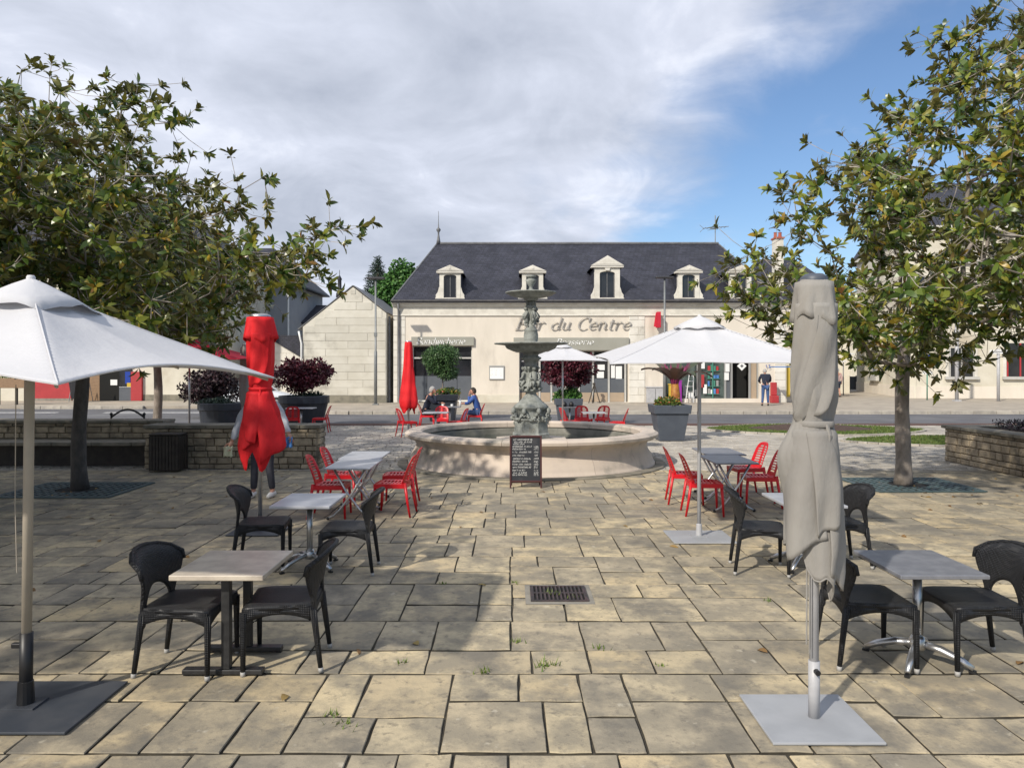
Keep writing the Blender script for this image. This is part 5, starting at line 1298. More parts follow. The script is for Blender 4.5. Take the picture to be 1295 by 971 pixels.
# ------------------------------------------------------------------ rubble planter walls
def stone_face(parent, A, B, z0, z1, seed, rowh=.085, bw=.26, thick=.05, limit=240, budget=[0]):
    """stones laid in courses on the vertical face A-B (outward normal to the right of A->B)"""
    r = random.Random(seed); A = Vector((*A, 0)); B = Vector((*B, 0)); L_ = (B-A).length; d = (B-A)/L_; a = math.atan2(d.y, d.x); n_ = Vector((d.y, -d.x, 0)); z = z0; k = 0; rest_ = MB()
    while z < z1-.03:
        h = min(rowh*r.uniform(.75, 1.3), z1-z); x = -r.uniform(0, bw*.6)
        while x < L_:
            w = bw*r.uniform(.55, 1.5); xa, xb = max(0, x), min(L_, x+w); x += w
            if xb-xa < .05: continue
            g = .004; pr_ = r.uniform(.0, .016); c = .012
            X0, X1, Z0, Z1 = -(xb-xa)/2+g, (xb-xa)/2-g, -h/2+g, h/2-g
            j = [r.uniform(0, .008) for _ in range(8)]
            vs = [(X0, 0, Z0), (X1, 0, Z0), (X1, 0, Z1), (X0, 0, Z1), (X0+j[0], -thick-pr_+c, Z0+j[1]), (X1-j[2], -thick-pr_+c, Z0+j[3]), (X1-j[4], -thick-pr_+c, Z1-j[5]), (X0+j[6], -thick-pr_+c, Z1-j[7]),
                  (X0+c+j[0], -thick-pr_, Z0+c+j[1]), (X1-c-j[2], -thick-pr_, Z0+c+j[3]), (X1-c-j[4], -thick-pr_, Z1-c-j[5]), (X0+c+j[6], -thick-pr_, Z1-c-j[7])]
            fs = [(8, 9, 10, 11), (4, 5, 9, 8), (5, 6, 10, 9), (6, 7, 11, 10), (7, 4, 8, 11), (0, 1, 5, 4), (1, 2, 6, 5), (2, 3, 7, 6), (3, 0, 4, 7)]
            p = A+d*((xa+xb)/2); 
            if k < limit:
                o = MB().add(vs, fs).build('stone', M['wallstone'], parent, loc=(p.x, p.y, z+h/2)); o.rotation_euler = (0, 0, a)
            else:
                Mx = Matrix.Translation((p.x, p.y, z+h/2)) @ Matrix.Rotation(a, 4, 'Z'); rest_.add([Mx @ Vector(v) for v in vs], fs)
            k += 1
        z += h
    if rest_.v: stuff(rest_.build('upper_stones', M['wallstone'], parent))
# left: planter wall, faces the camera at Y=15, with a bench recess to its left
lw = thing('stone_planter_wall', 'long rubble stone planter wall in shade behind the man with the red umbrella', 'wall')
wx0, wx1, wz = PX(183, 15.0), PX(404, 15.0), .80
MB().box(wx0, wx1-.05, 15.05, 15.5, 0, wz).build('core', M['mortar'], lw)
stone_face(lw, (wx0, 15.05), (wx1-.05, 15.05), .0, wz, 31, .13, .26)
stone_face(lw, (wx1-.05, 15.05), (wx1-.05, 15.5), .0, wz, 32, .13, .26, limit=60)
x = wx0-.02
while x < wx1+.02:
    w = min(.62, wx1+.03-x); MB().box(x+.005, x+w-.005, 14.96, 15.56, wz+.002, wz+.07).build('coping_stone', M['coping'], lw, bevel=.012); x += w
bw_ = thing('stone_bench_wall', 'shaded low wall with stone bench at the far left behind the dark trunk', 'wall')
MB().box(-15.5, wx0-.02, 15.95, 16.4, 0, .84).build('core', M['mortar'], bw_)
stone_face(bw_, (-13.0, 15.95), (wx0-.05, 15.95), .52, .84, 33, .11, .32)
x = -13.2
while x < wx0-.03:
    w = min(.8, wx0-.02-x); MB().box(x+.006, x+w-.006, 15.86, 16.46, .842, .90).build('coping_stone', M['coping'], bw_, bevel=.012)
    MB().box(x+.006, x+w-.006, 15.15, 15.90, .44, .51).build('seat_slab', M['coping'], bw_, bevel=.012); x += w
MB().box(-13.2, wx0-.03, 15.5, 15.949, 0, .438).build('bench_base', M['wood_dark'], bw_)
# hoop on the wall
hp = thing('iron_hoop', 'black iron hoop rail with ball ends behind the shaded bench wall', 'railing', (PX(162, 16.6), 16.6, .9))
hm = MB().path([(-.36+.72*i/12, 0, .02+.17*math.sin(PI*i/12)) for i in range(13)], .022, 8); hm.build('arch', M['iron_black'], hp, smooth=True)
for s in (-1, 1): MB().path([(s*.36, 0, -.06), (s*.36, 0, .06)], .02, 6).ball((s*.36, 0, .09), .035).build('ball_post', M['iron_black'], hp, smooth=True)
# litter bin with slats
lb = thing('litter_bin', 'dark slatted wooden litter bin standing against the rubble planter wall', 'litter bin', (PX(213, 14.7), 14.72, 0))
for i in range(9):
    x = -.25+.5*i/8; MB().cbox((x, -.2, .36), (.052, .02, .66)).build('slat', M['wood_dark'], lb)
for s in (-1, 1):
    for i in range(5): MB().cbox((s*.285, -.16+.08*i, .36), (.02, .052, .66)).build('slat', M['wood_dark'], lb)
MB().box(-.27, .27, -.185, .19, .03, .70).build('liner', M['pit'], lb); MB().box(-.29, .29, -.21, .20, .701, .735).build('lid', M['wood_dark'], lb, bevel=.008)
# right planter wall: long side faces left towards the sun
rw = thing('stone_planter_wall', 'sunlit rubble stone planter wall at the right edge with heather on top', 'wall')
rx = 9.32
MB().box(rx+.05, 13.2, 8.0, 16.35, 0, .70).build('core', M['mortar'], rw)
stone_face(rw, (rx+.05, 16.35), (rx+.05, 12.6), .0, .70, 41, .12, .24)
stone_face(rw, (rx+.05, 12.6), (rx+.05, 8.0), .0, .70, 42, .12, .3, limit=0)
stone_face(rw, (13.2, 16.35), (rx+.06, 16.35), .0, .70, 43, .12, .3, limit=0)
y = 8.0
while y < 16.3:
    w = min(.55, 16.42-y); MB().box(rx-.05, rx+.42, y+.005, y+w-.005, .702, .77).build('coping_stone', M['coping'], rw, bevel=.012); y += w
x = rx+.425
while x < 13.0: MB().box(x+.005, x+.55, 15.95, 16.42, .702, .77).build('coping_stone', M['coping'], rw, bevel=.012); x += .56
MB().box(rx+.43, 13.1, 8.1, 15.94, .701, .73).build('bed_soil', M['soil'], rw)
hg = thing('heather_plants', 'low dark heather growing in the sunlit stone planter wall', 'plant', (rx+.9, 14.2, .74))
leaf_cloud('sprigs', lumps((0, 0, .08), (.55, 1.7, .16), 22, 5, .35), 3800, .07, .022, M['heather'], hg, 8)

# ------------------------------------------------------------------ fountain
FC = (.405, 16.2, 0)
ft = thing('fountain', 'round limestone fountain with two-tiered grey cast iron centrepiece in the square', 'fountain', FC)
def fz(py): return PZ(py, FC[1])
NS = 14
for i in range(NS):
    a0_, a1_ = 2*PI*i/NS+.0012, 2*PI*(i+1)/NS-.0012
    MB().lathe([(2.30, .56), (2.30, .66), (2.34, .695), (2.44, .705), (2.60, .695), (2.67, .65), (2.665, .60), (2.60, .555), (2.52, .54)], 7, (0, 0, 0), a0_, a1_, capends=True).build('rim_stone', M['fount_stone'], ft, smooth=False)
for i in range(NS): MB().lathe([(2.52, .541), (2.46, .50), (2.43, .42), (2.46, .32), (2.53, .22), (2.56, .12), (2.585, .06), (2.60, .055), (2.60, -.02)], 9, a0=2*PI*(i+.5)/NS+.0008, a1=2*PI*(i+1.5)/NS-.0008).build('basin_wall', M['fount_stone'], ft, smooth=True)
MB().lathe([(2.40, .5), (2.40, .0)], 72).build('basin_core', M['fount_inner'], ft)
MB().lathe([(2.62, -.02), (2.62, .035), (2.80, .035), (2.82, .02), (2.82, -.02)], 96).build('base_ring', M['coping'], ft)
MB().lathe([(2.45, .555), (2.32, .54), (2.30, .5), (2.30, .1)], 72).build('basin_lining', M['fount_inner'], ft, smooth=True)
MB().lathe([(0, .40), (2.31, .40)], 72).build('water', M['water'], ft)
# limestone block foot and octagonal pedestal
MB().lathe([(.82, .2), (.80, .50), (.0, .52)], 8, a0=PI/8, a1=2*PI+PI/8).build('plinth', M['fount_stone'], ft)
oct_ = lambda prof, n=8: MB().lathe(prof, n, a0=PI/8, a1=2*PI+PI/8)
ped = oct_([(.42, .45), (.42, .60), (.385, .63), (.375, fz(532)), (.41, fz(530)), (.41, fz(528))]).build('pedestal', M['cast'], ft)
MB().lathe([(.34, fz(528)), (.30, fz(522)), (.31, fz(518)), (.36, fz(516)), (.37, fz(514)), (.33, fz(511.5)), (.235, fz(507)), (.165, fz(502)), (.12, fz(499)), (.11, fz(497)), (.12, fz(495.6)), (.19, fz(494.5)), (.20, fz(493)), (.15, fz(491)), (.15, fz(489.5)), (.20, fz(488.6)), (.205, fz(487.6)), (.17, fz(486.5)),
             (.13, fz(484)), (.10, fz(478)), (.10, fz(466)), (.14, fz(464)), (.15, fz(462.5)), (.12, fz(461)), (.16, fz(456)), (.21, fz(454)), (.22, fz(452)), (.16, fz(450.5)), (.15, fz(448)), (.2, fz(446))], 32,
           mod=lambda t, i, r, z: 1+.02*math.cos(16*t)).build('shaft', M['cast'], ped, smooth=True)
def ornament(m, c, r, k, seed, s=.05, spread=(1, 1, 1)):
    q = random.Random(seed)
    for _ in range(k):
        p = (c[0]+q.gauss(0, r)*spread[0], c[1]+q.gauss(0, r)*spread[1], c[2]+q.gauss(0, r)*spread[2]); e = s*q.uniform(.5, 1.2)
        m.ball(p, (e*q.uniform(.6, 1.2), e*q.uniform(.6, 1.2), e*q.uniform(.6, 1.5)), 6, 4)
# flower garlands hanging round the pedestal
gm = MB(); q = random.Random(3)
for k in range(8):
    a = 2*PI*k/8+PI/8
    for i in range(60):
        s = i/59; aa = a+(s)*(2*PI/8); z = fz(518)-.02-.17*math.sin(PI*s)+q.gauss(0, .016); rr5 = .355+.035*math.sin(PI*s)+q.gauss(0, .008)
        e = .014+.014*math.sin(PI*s)*q.uniform(.5, 1.3)
        gm.ball((rr5*math.cos(aa)+q.gauss(0, .012), rr5*math.sin(aa)+q.gauss(0, .012), z), (e, e, e), 6, 4)
    ca, sa = math.cos(a), math.sin(a)
    gm.ball((.40*ca, .40*sa, fz(519)), (.05, .05, .07), 8, 5)
    for i in range(7): gm.ball((.385*ca+q.gauss(0, .012), .385*sa+q.gauss(0, .012), fz(519)-.07-.035*i), .026*(1-.08*i), 6, 4)
gm.build('garland', M['cast'], ped, smooth=True)
ins = MB(); r = random.Random(9); scribble(ins, -.09, .66, .2, .10, r, -.392, .004); ins.build('inscription', M['coping'], ped)
# seated cast figures round the lower shaft
for k in range(3):
    a = 2*PI*k/3+R(-65); ca, sa = math.cos(a), math.sin(a); f = MB(); o = lambda rad, off, z: (rad*ca-off*sa, rad*sa+off*ca, fz(487)+z)
    f.path([o(.15, 0, .03), o(.14, 0, .14), o(.135, 0, .26), o(.15, 0, .30)], [.075, .07, .075, .03], 8)
    f.ball(o(.165, 0, .36), (.042, .042, .052), 8, 6)
    for s in (-1, 1):
        f.path([o(.15, s*.05, .05), o(.245, s*.06, .07), o(.235, s*.06, -.02)], [.045, .036, .02], 6)
        f.path([o(.14, s*.075, .26), o(.18, s*.11, .16), o(.235, s*.06, .12)], [.03, .024, .016], 6)
    for i in range(5): f.path([o(.13, (i-2)*.04, .1), o(.20, (i-2)*.05, .0), o(.17, (i-2)*.06, -.06)], [.03, .03, .015], 5)
    f.build('figure', M['cast'], ped, smooth=True)
lf = MB()
for k in range(10):
    a = 2*PI*k/10; ca, sa = math.cos(a), math.sin(a)
    lf.path([(.19*ca, .19*sa, fz(494)), (.23*ca, .23*sa, fz(490.5)), (.19*ca, .19*sa, fz(488))], [.02, .035, .015], 5)
    lf.path([(.10*ca, .10*sa, fz(470)), (.17*ca, .17*sa, fz(464)), (.19*ca, .19*sa, fz(466))], [.02, .03, .012], 5)
lf.build('acanthus_leaves', M['cast'], ped, smooth=True)
flute = lambda n, a: (lambda t, i, r, z: 1+a*abs(math.sin(n*t/2)))
lb_ = MB().lathe([(.0, fz(446)), (.18, fz(446)), (.36, fz(444.5)), (.50, fz(441)), (.53, fz(438.5)), (.54, fz(437))], 96, mod=flute(32, .035)).lathe([(.53, fz(437)), (.64, fz(436.2)), (.78, fz(435.4)), (.785, fz(433.8)), (.75, fz(434)), (.5, fz(435.5)), (0, fz(436.5))], 64)
lb_.build('lower_bowl', M['cast'], ped, smooth=True)
MB().lathe([(.15, fz(436.5)), (.17, fz(434)), (.13, fz(433)), (.15, fz(430)), (.155, fz(424)), (.14, fz(419)), (.16, fz(417.5)), (.11, fz(416)), (.08, fz(412)), (.06, fz(404)), (.07, fz(396)), (.10, fz(390)), (.13, fz(388)), (.10, fz(386.5))], 24).build('upper_shaft', M['cast'], ped, smooth=True)
for k in range(4):
    up = MB(); a = 2*PI*k/4+.5; ca, sa = math.cos(a), math.sin(a)
    up.path([(.07*ca, .07*sa, fz(410)), (.12*ca, .12*sa, fz(404)), (.11*ca, .11*sa, fz(397)), (.11*ca, .11*sa, fz(393))], [.035, .055, .06, .025], 7)
    up.ball((.13*ca, .13*sa, fz(391)), .042, 8, 6)
    for s in (-1, 1): up.path([(.11*ca-s*.04*sa, .11*sa+s*.04*ca, fz(395)), (.17*ca-s*.07*sa, .17*sa+s*.07*ca, fz(400)), (.17*ca-s*.02*sa, .17*sa+s*.02*ca, fz(404))], [.024, .02, .014], 5)
    for i in range(8): up.ball((.12*ca+q.gauss(0, .035), .12*sa+q.gauss(0, .035), fz(406)+q.gauss(0, .05)), .026, 6, 4)
    up.build('cherub', M['cast'], ped, smooth=True)
    MB().path([(.10*ca, .10*sa, fz(389)), (.095*ca, .095*sa, fz(379.5))], .026, 6).build('colonnette', M['cast'], ped, smooth=True)
MB().lathe([(0, fz(389)), (.05, fz(388)), (.045, fz(380)), (0, fz(379.6))], 12).build('core_shaft', M['cast'], ped, smooth=True)
MB().lathe([(.0, fz(380.5)), (.12, fz(380.5)), (.15, fz(379)), (.14, fz(377.5)), (.30, fz(376)), (.44, fz(373.5)), (.50, fz(371.5)), (.53, fz(370.6)), (.525, fz(369.6)), (.42, fz(371)), (.0, fz(373))], 96, mod=flute(36, .04)).build('upper_bowl', M['cast'], ped, smooth=True)
MB().lathe([(.0, fz(373)), (.12, fz(372)), (.13, fz(369)), (.10, fz(367.5)), (.05, fz(366)), (.035, fz(363)), (.06, fz(361)), (.10, fz(357)), (.115, fz(354)), (.06, fz(352.5)), (.07, fz(351)), (.115, fz(350)), (.10, fz(348.5)), (.0, fz(347.6))], 24, mod=lambda t, i, r, z: 1+.04*math.cos(12*t)).build('urn', M['cast'], ped, smooth=True)

# ------------------------------------------------------------------ umbrellas
def base_plate(t, w, d, material, h=.015, loc=(0, 0)):
    return MB().box(loc[0]-w/2, loc[0]+w/2, loc[1]-d/2, loc[1]+d/2, .006, .006+h).build('base_plate', material, t, bevel=.004)
def open_umbrella(name, label, c, apex, rim, side, rot, polem, canm, plate=None, platem=None, tilt=(0, 0), off=(0, 0), r_pole=.024, sleeve=0, group='open parasols', bowk=.02, cap=.25):
    t = thing(name, label, 'parasol', c, 0, group)
    TM = Matrix.Translation((off[0], off[1], 0)) @ Matrix.Translation((0, 0, rim)) @ Matrix.Rotation(tilt[0], 4, 'X') @ Matrix.Rotation(tilt[1], 4, 'Y') @ Matrix.Rotation(rot, 4, 'Z')
    n = 64; m = MB(); hs = side/2; r = random.Random(5)
    def pt(u, v):
        k = max(abs(u), abs(v), 1e-6); s = (v if abs(u) >= abs(v) else u)/k
        bow = (1-s*s)
        z = (apex-rim)*(1-k)**1.04-.020*math.sin(PI*min(1, k))*abs(math.sin(PI*s))+bowk*bow*k**3
        q = 1-.05*bow*k**2
        w = .004*math.sin(9*u+3*v)*k
        return (u*hs*q, v*hs*q, z+w)
    for i in range(n+1):
        for j in range(n+1): m.v.append(tuple(TM @ Vector(pt(-1+2*i/n, -1+2*j/n))))
    for i in range(n):
        for j in range(n):
            a = i*(n+1)+j; m.f.append((a, a+n+1, a+n+2, a+1))
    can = m.build('canopy', canm, t, smooth=True, solid=.004)
    hm_ = MB(); edge = [(-1+2*i/24, -1) for i in range(24)]+[(1, -1+2*i/24) for i in range(24)]+[(1-2*i/24, 1) for i in range(24)]+[(-1, 1-2*i/24) for i in range(24)]
    P0 = [TM @ Vector(pt(u, v)) for u, v in edge]; hm_.path(P0+[P0[0]], .006, 5, cap=False); hm_.build('hem', canm, can)
    for u_, v_s in ((1, 1), (1, -1), (-1, -1), (-1, 1)): MB().path([TM @ (Vector(pt(u_*q_/16, v_s*q_/16))+Vector((0, 0, .003))) for q_ in range(2, 17)], .0045, 6).build('seam', canm, can)
    # vent cap with a ruffled edge
    v_ = MB(); nn = 48; ring = []
    for k, (rr6, dz) in enumerate(((.0, .055), (cap*.25, .052), (cap*.65, .036), (cap, .012))):
        for i in range(nn):
            a = 2*PI*i/nn; sq = 1/max(abs(math.cos(a)), abs(math.sin(a))); rr7 = rr6*hs*(sq*.6+.4); ruff = (.010*math.sin(5*a+1)+.006*math.sin(11*a))*(k == 3)
            kk = rr7/hs
            v_.v.append(tuple(TM @ Vector((rr7*math.cos(a), rr7*math.sin(a), (apex-rim)*(1-min(1, kk*.8))+dz+ruff))))
    for k in range(3):
        for i in range(nn): v_.f.append((k*nn+i, k*nn+(i+1) % nn, (k+1)*nn+(i+1) % nn, (k+1)*nn+i))
    v_.build('vent_cap', canm, t, smooth=True, solid=.003)
    MB().lathe([(0, .012), (.018, .010), (.024, .0), (.024, -.02)], 12).build('finial', canm, t, loc=tuple(TM @ Vector((0, 0, apex-rim+.058))), smooth=True)
    for k in range(8):
        u, v = [(1, 1), (1, 0), (1, -1), (0, -1), (-1, -1), (-1, 0), (-1, 1), (0, 1)][k]
        pts = [TM @ (Vector(pt(u*s, v*s))+Vector((0, 0, -.026))) for s in (.03, .15, .3, .45, .6, .75, .9, .97)]
        MB().path(pts, .009, 5).build('rib', polem, t)
        MB().path([TM @ Vector((0, 0, (apex-rim)*.3)), TM @ (Vector(pt(u*.5, v*.5))+Vector((0, 0, -.03)))], .007, 4).build('strut', polem, t)
    top = TM @ Vector((0, 0, apex-rim+.04)); 
    if sleeve: MB().path([(0, 0, .03), tuple(Vector((0, 0, .03)).lerp(top, sleeve/top.z))], r_pole*1.3, 12).build('sleeve', M['plastic_black'], t, smooth=True); MB().cbox((-.05, 0, sleeve*.88), (.06, .03, .03)).build('clamp_knob', M['plastic_black'], t, bevel=.006)
    MB().path([tuple(Vector((0, 0, .02)).lerp(top, (sleeve*.98)/top.z if sleeve else 0)), top], r_pole, 12).build('pole', polem, t, smooth=True)
    MB().lathe([(r_pole*1.02, -.03), (r_pole*1.5, -.03), (r_pole*1.5, .03), (r_pole*1.02, .03)], 12).build('runner', polem, t, loc=tuple(TM @ Vector((0, 0, (apex-rim)*.3))))
    if plate: base_plate(t, plate[0], plate[1], platem); MB().box(-.09, .09, -.08, .08, .022, .032).build('socket_plate', platem, t); MB().lathe([(r_pole*1.05, .03), (r_pole*1.7, .03), (r_pole*1.5, .16), (r_pole*1.05, .17)], 14).build('socket', polem if not sleeve else M['plastic_black'], t)
    return t
u1 = open_umbrella('open_parasol', 'large white open parasol at the left edge, nearest the camera, on beige pole', (-2.86, 4.465, 0), 2.475, 1.93, 2.04, R(-8.7), M['pole_beige'], M['canvas_w'], (.86, .68), M['plate_dark'], (0, 0), (.03, 0), .028, .42, bowk=.085, cap=.30)
MB().path([(-.045, -.02, 1.9), (-.05, -.02, 1.2), (-.04, -.02, .80)], .003, 5).build('cord', M['pole_beige'], u1)
open_umbrella('open_parasol', 'large white open parasol on grey pole standing right of the fountain', (PX(884.5, 8.93), 8.93, 0), 2.555, 2.09, 2.30, R(-2), M['pole_grey'], M['canvas_w'], (.72, .66), M['plate_grey'], (R(2.8), 0), (0, 0), .022)
open_umbrella('open_parasol', 'small white open parasol behind the fountain over the red chairs', (PX(712, 22), 22, 0), 2.66, 2.19, 2.2, R(4), M['alu'], M['canvas_w'], (.6, .6), M['plate_grey'])
open_umbrella('open_parasol', 'crimson open parasol half hidden behind the big white one on the left', (PX(240, 19), 19, 0), 2.72, 2.20, 3.2, R(6), M['alu'], M['canvas_dr'], (.6, .6), M['plate_grey'])
open_umbrella('open_parasol', 'distant small white open parasol at the far end of the side street', (PX(1022, 50), 50, .12), 3.35, 2.75, 4.2, R(8), M['alu'], M['canvas_w'])
def closed_umbrella(name, label, c, prof, canm, polem, top_z, folds=9, amp=.16, twist=1.2, hem=.12, seed=1, tie=None, plate=None, platem=None, r_pole=.024, sleeve=0, xskew=None, rows=64, cols=110, capm=None, flap=None, hemz=None, wide=None, panels=None):
    t = thing(name, label, 'parasol', c, 0, 'closed parasols'); r = random.Random(seed); m = MB()
    zt, zb = prof[0][0], prof[-1][0]; ph = [r.uniform(0, 6.3) for _ in range(6)]
    def R0(z):
        for (z1, r1), (z2, r2) in zip(prof, prof[1:]):
            if z <= z1 and z >= z2:
                s = (z1-z)/(z1-z2); s = s*s*(3-2*s); return r1+(r2-r1)*s
        return prof[-1][1]
    def tab(T_, th):
        d_ = math.degrees(th) % 360; T2 = T_+[(T_[0][0]+360, T_[0][1])]
        for (a, va), (b, vb) in zip(T2, T2[1:]):
            for q in (d_, d_+360):
                if a <= q <= b: return va+(vb-va)*(q-a)/(b-a)
        return T_[0][1]
    def zig(x): x = (x/(2*PI)) % 1; return 4*abs(x-.5)-1
    for i in range(rows+1):
        for j in range(cols):
            th = 2*PI*j/cols; hz = tab(hemz, th)+hem*.5*zig(folds*th+ph[2])+hem*.3*zig(4*th+ph[1]) if hemz else zb+hem*(.55*math.sin(2*th+ph[0])+.45*math.sin(5*th+ph[1])+.22*math.sin(folds*th+ph[2])); s = i/rows; z = zt+(hz-zt)*s
            base_ = R0(max(z, zb)); low = 0 if tie is None else max(0, min(1, (tie-z)/.3)); up_ = 0 if tie is None else max(0, min(1, (z-tie)/.5))
            tw = twist*(zt-z); flz = .35 if flap and z > flap[1]-.02 else 1
            f = .5*math.sin(folds*th+tw*2+ph[2])+.6*zig(folds*th+tw*2+ph[2]); f2 = math.sin((folds//2+1)*th-tw*1.3+ph[3]); f3 = math.sin(3*th+tw+ph[4])
            tight = 1 if tie is None else .35+.65*min(1, abs(z-tie)/.12)
            q = 1+flz*tight*(amp*(.55*f+.30*f2)+amp*.5*f3*low)+.012*math.sin(19*th+z*7)
            if wide: q *= 1+(tab(wide, th)-1)*low*1.0
            if i < 3: q = 1+(q-1)*i/3
            xs = 0 if xskew is None else xskew[0]*math.exp(-((z-xskew[1])/xskew[2])**2)
            cx0 = xs*max(0, -math.cos(th))
            m.v.append((math.cos(th)*base_*q-cx0, math.sin(th)*base_*q*.92, z))
    for i in range(rows):
        for j in range(cols): m.f.append((i*cols+j, (i+1)*cols+j, (i+1)*cols+(j+1) % cols, i*cols+(j+1) % cols))
    can = m.build('canopy', canm, t, smooth=True, solid=.005)
    lastr = [Vector(v) for v in m.v[rows*cols:(rows+1)*cols]]; MB().path(lastr+[lastr[0]], .006, 5, cap=False).build('hem', canm, can, smooth=True)
    if tie is not None:
        rt_ = R0(tie)*1.10; b = MB().lathe([(rt_*.98, -.018), (rt_*1.03, -.012), (rt_*1.03, .012), (rt_*.98, .018)], 40, (0, 0, tie), mod=lambda th, i, r_, z: 1+.03*math.sin(5*th)); b.build('tie_strap', canm, can, smooth=True)
        MB().path([(rt_*.3, -rt_*.95, tie), (rt_*.38, -rt_*1.08, tie-.06), (rt_*.34, -rt_*1.1, tie-.12)], [.01, .012, .004], 5).build('strap_end', canm, can)
    for (zu, zl, ta, tb, sl_, dr, wob) in (panels or []):
        # a loose overlapping width of cloth: between angles ta and tb, sliding by sl_ degrees over its height
        pn = MB(); nr_, nc = 26, 22
        for i in range(nr_+1):
            s_ = i/nr_
            for k in range(nc+1):
                c_ = k/nc; th = R(ta+(tb-ta)*c_+sl_*s_+4*math.sin(5*s_+ta)); z = zu+(zl-zu)*s_+wob*s_*(c_-.5)*2+.012*math.sin(9*c_+ta)*s_
                low = 0 if tie is None else max(0, min(1, (tie-z)/.3)); b_ = R0(max(z, zb))*(1+(tab(wide, th % (2*PI))-1)*low if wide else 1)
                lift = dr*(.35+.65*math.sin(PI*min(1, .15+c_*.85)))*(.3+.7*math.sin(PI*min(1, .1+s_*.75)))+.018*math.sin(7*c_+4*s_+ta)*s_
                rr_n = b_*1.17+lift if tie is None or abs(z-tie) > .03 else b_*1.05
                pn.v.append((math.cos(th)*rr_n, math.sin(th)*rr_n*.92, z))
        for i in range(nr_):
            for k in range(nc): a = i*(nc+1)+k; pn.f.append((a, a+nc+1, a+nc+2, a+1))
        po = pn.build('loose_panel', canm, can, smooth=True, solid=.005)
    if flap:   # loose vent flap at the top
        z1, z0_, rr8 = flap; fl = MB(); nn = 60
        for k in range(7):
            for i in range(nn):
                a = 2*PI*i/nn; s = k/6; w = 1+.10*math.sin(5*a+.7)*s+.05*math.sin(11*a)*s
                fl.v.append((math.cos(a)*rr8*(.86+.20*s)*w, math.sin(a)*rr8*(.86+.20*s)*w, z1+(z0_-z1)*s+.022*math.sin(3*a+2)*s+.012*math.sin(7*a)*s))
        for k in range(6):
            for i in range(nn): fl.f.append((k*nn+i, (k+1)*nn+i, (k+1)*nn+(i+1) % nn, k*nn+(i+1) % nn))
        fl.build('vent_flap', canm, can, smooth=True, solid=.004)
    MB().lathe([(prof[0][1]*1.05, zt-.01), (prof[0][1]*1.06, zt+.012), (prof[0][1]*.7, top_z-.004), (0, top_z)], 20).build('top_cap', capm or polem, t, smooth=True)
    MB().path([(0, 0, .02), (0, 0, zt)], r_pole, 14).build('pole', polem, t, smooth=True)
    if sleeve: MB().path([(0, 0, .02), (0, 0, sleeve)], r_pole*1.22, 14).build('sleeve', polem, t, smooth=True); MB().path([(0, -.02, sleeve-.05), (0, -.06, sleeve-.05)], .016, 8).build('clamp_knob', M['plastic_black'], t)
    if plate: base_plate(t, plate[0], plate[1], platem)
    return t
Yb = 4.31
bp = closed_umbrella('closed_parasol', 'tall closed beige parasol twisted and tied, standing on a grey plate at right', (PX(1030, Yb), Yb, 0), [(2.50, .070), (2.46, .095), (2.33, .105), (2.1, .105), (1.85, .108), (1.70, .096), (1.62, .102), (1.50, .113), (1.30, .124), (1.0, .128), (.86, .122), (.74, .11)],
    M['canvas_b'], M['pole_grey'], 2.535, 4, .30, 1.5, .09, 11, 1.685, (.60, .60), M['plate_grey'], .026, .34, (.07, 1.5, .16), capm=M['planter'], flap=(2.485, 2.27, .118), hemz=[(0, .84), (60, .95), (130, 1.0), (180, 1.02), (215, .98), (250, .84), (285, .80), (320, .72)], wide=[(0, 1.05), (90, 1), (180, 1.05), (225, 1.05), (270, 1.0), (320, .95)], panels=[(2.36, 1.72, 255, 350, -70, .007, .05), (2.36, 1.74, 195, 262, -30, .002, .03), (1.665, .98, 165, 262, 14, .022, .09), (1.66, .80, 268, 345, 12, .016, -.07), (1.66, 1.12, 232, 292, 30, .034, .05)])
bp.children[0].location = (-.035, 0, 0); bp.children[0].rotation_euler = (0, R(0), 0)
MB().path([(-.06, -.05, .95), (-.062, -.05, .45)], .005, 5).path([(-.05, -.06, .9), (-.05, -.06, .4)], .004, 5).build('crank_cord', M['canvas_b'], bp)
Yr = 9.3
closed_umbrella('closed_parasol', 'closed bright red parasol in front of the man, upper part wrapped tight', (PX(329.5, Yr), Yr, 0), [(2.63, .12), (2.58, .15), (2.42, .165), (2.1, .155), (1.95, .145), (1.76, .125), (1.66, .130), (1.45, .155), (1.2, .19), (1.04, .21), (.92, .20), (.80, .165), (.74, .14)],
    M['canvas_r'], M['alu'], 2.665, 5, .24, .9, .10, 4, 1.745, (.62, .62), M['plate_dark'], .026, 0, (.06, 1.0, .3), flap=(2.615, 2.34, .182), hemz=[(0, 1.20), (40, 1.1), (90, .95), (180, 1.0), (205, .86), (235, .80), (262, .92), (285, .78), (305, .84), (335, 1.12)], wide=[(0, 1.38), (90, 1), (150, .92), (180, .95), (215, .98), (270, .95), (310, 1.15)], panels=[(2.42, 1.80, 262, 330, -30, .012, .05), (1.72, 1.02, 200, 262, 10, .03, .08), (1.72, .95, 268, 330, 18, .035, .10), (1.72, 1.15, 238, 288, -12, .055, -.08)])
Yf = 22.6
closed_umbrella('closed_parasol', 'slim closed red parasol left of the two seated men', (PX(517, Yf), Yf, 0), [(2.78, .09), (2.74, .11), (2.4, .13), (2.1, .15), (1.6, .20), (1.25, .25), (1.0, .28), (.85, .26), (.76, .2)],
    M['canvas_r'], M['alu'], 2.81, 6, .22, .8, .14, 9, None, (.5, .5), M['plate_grey'], .035, rows=32, cols=60)
Yw = 19.5
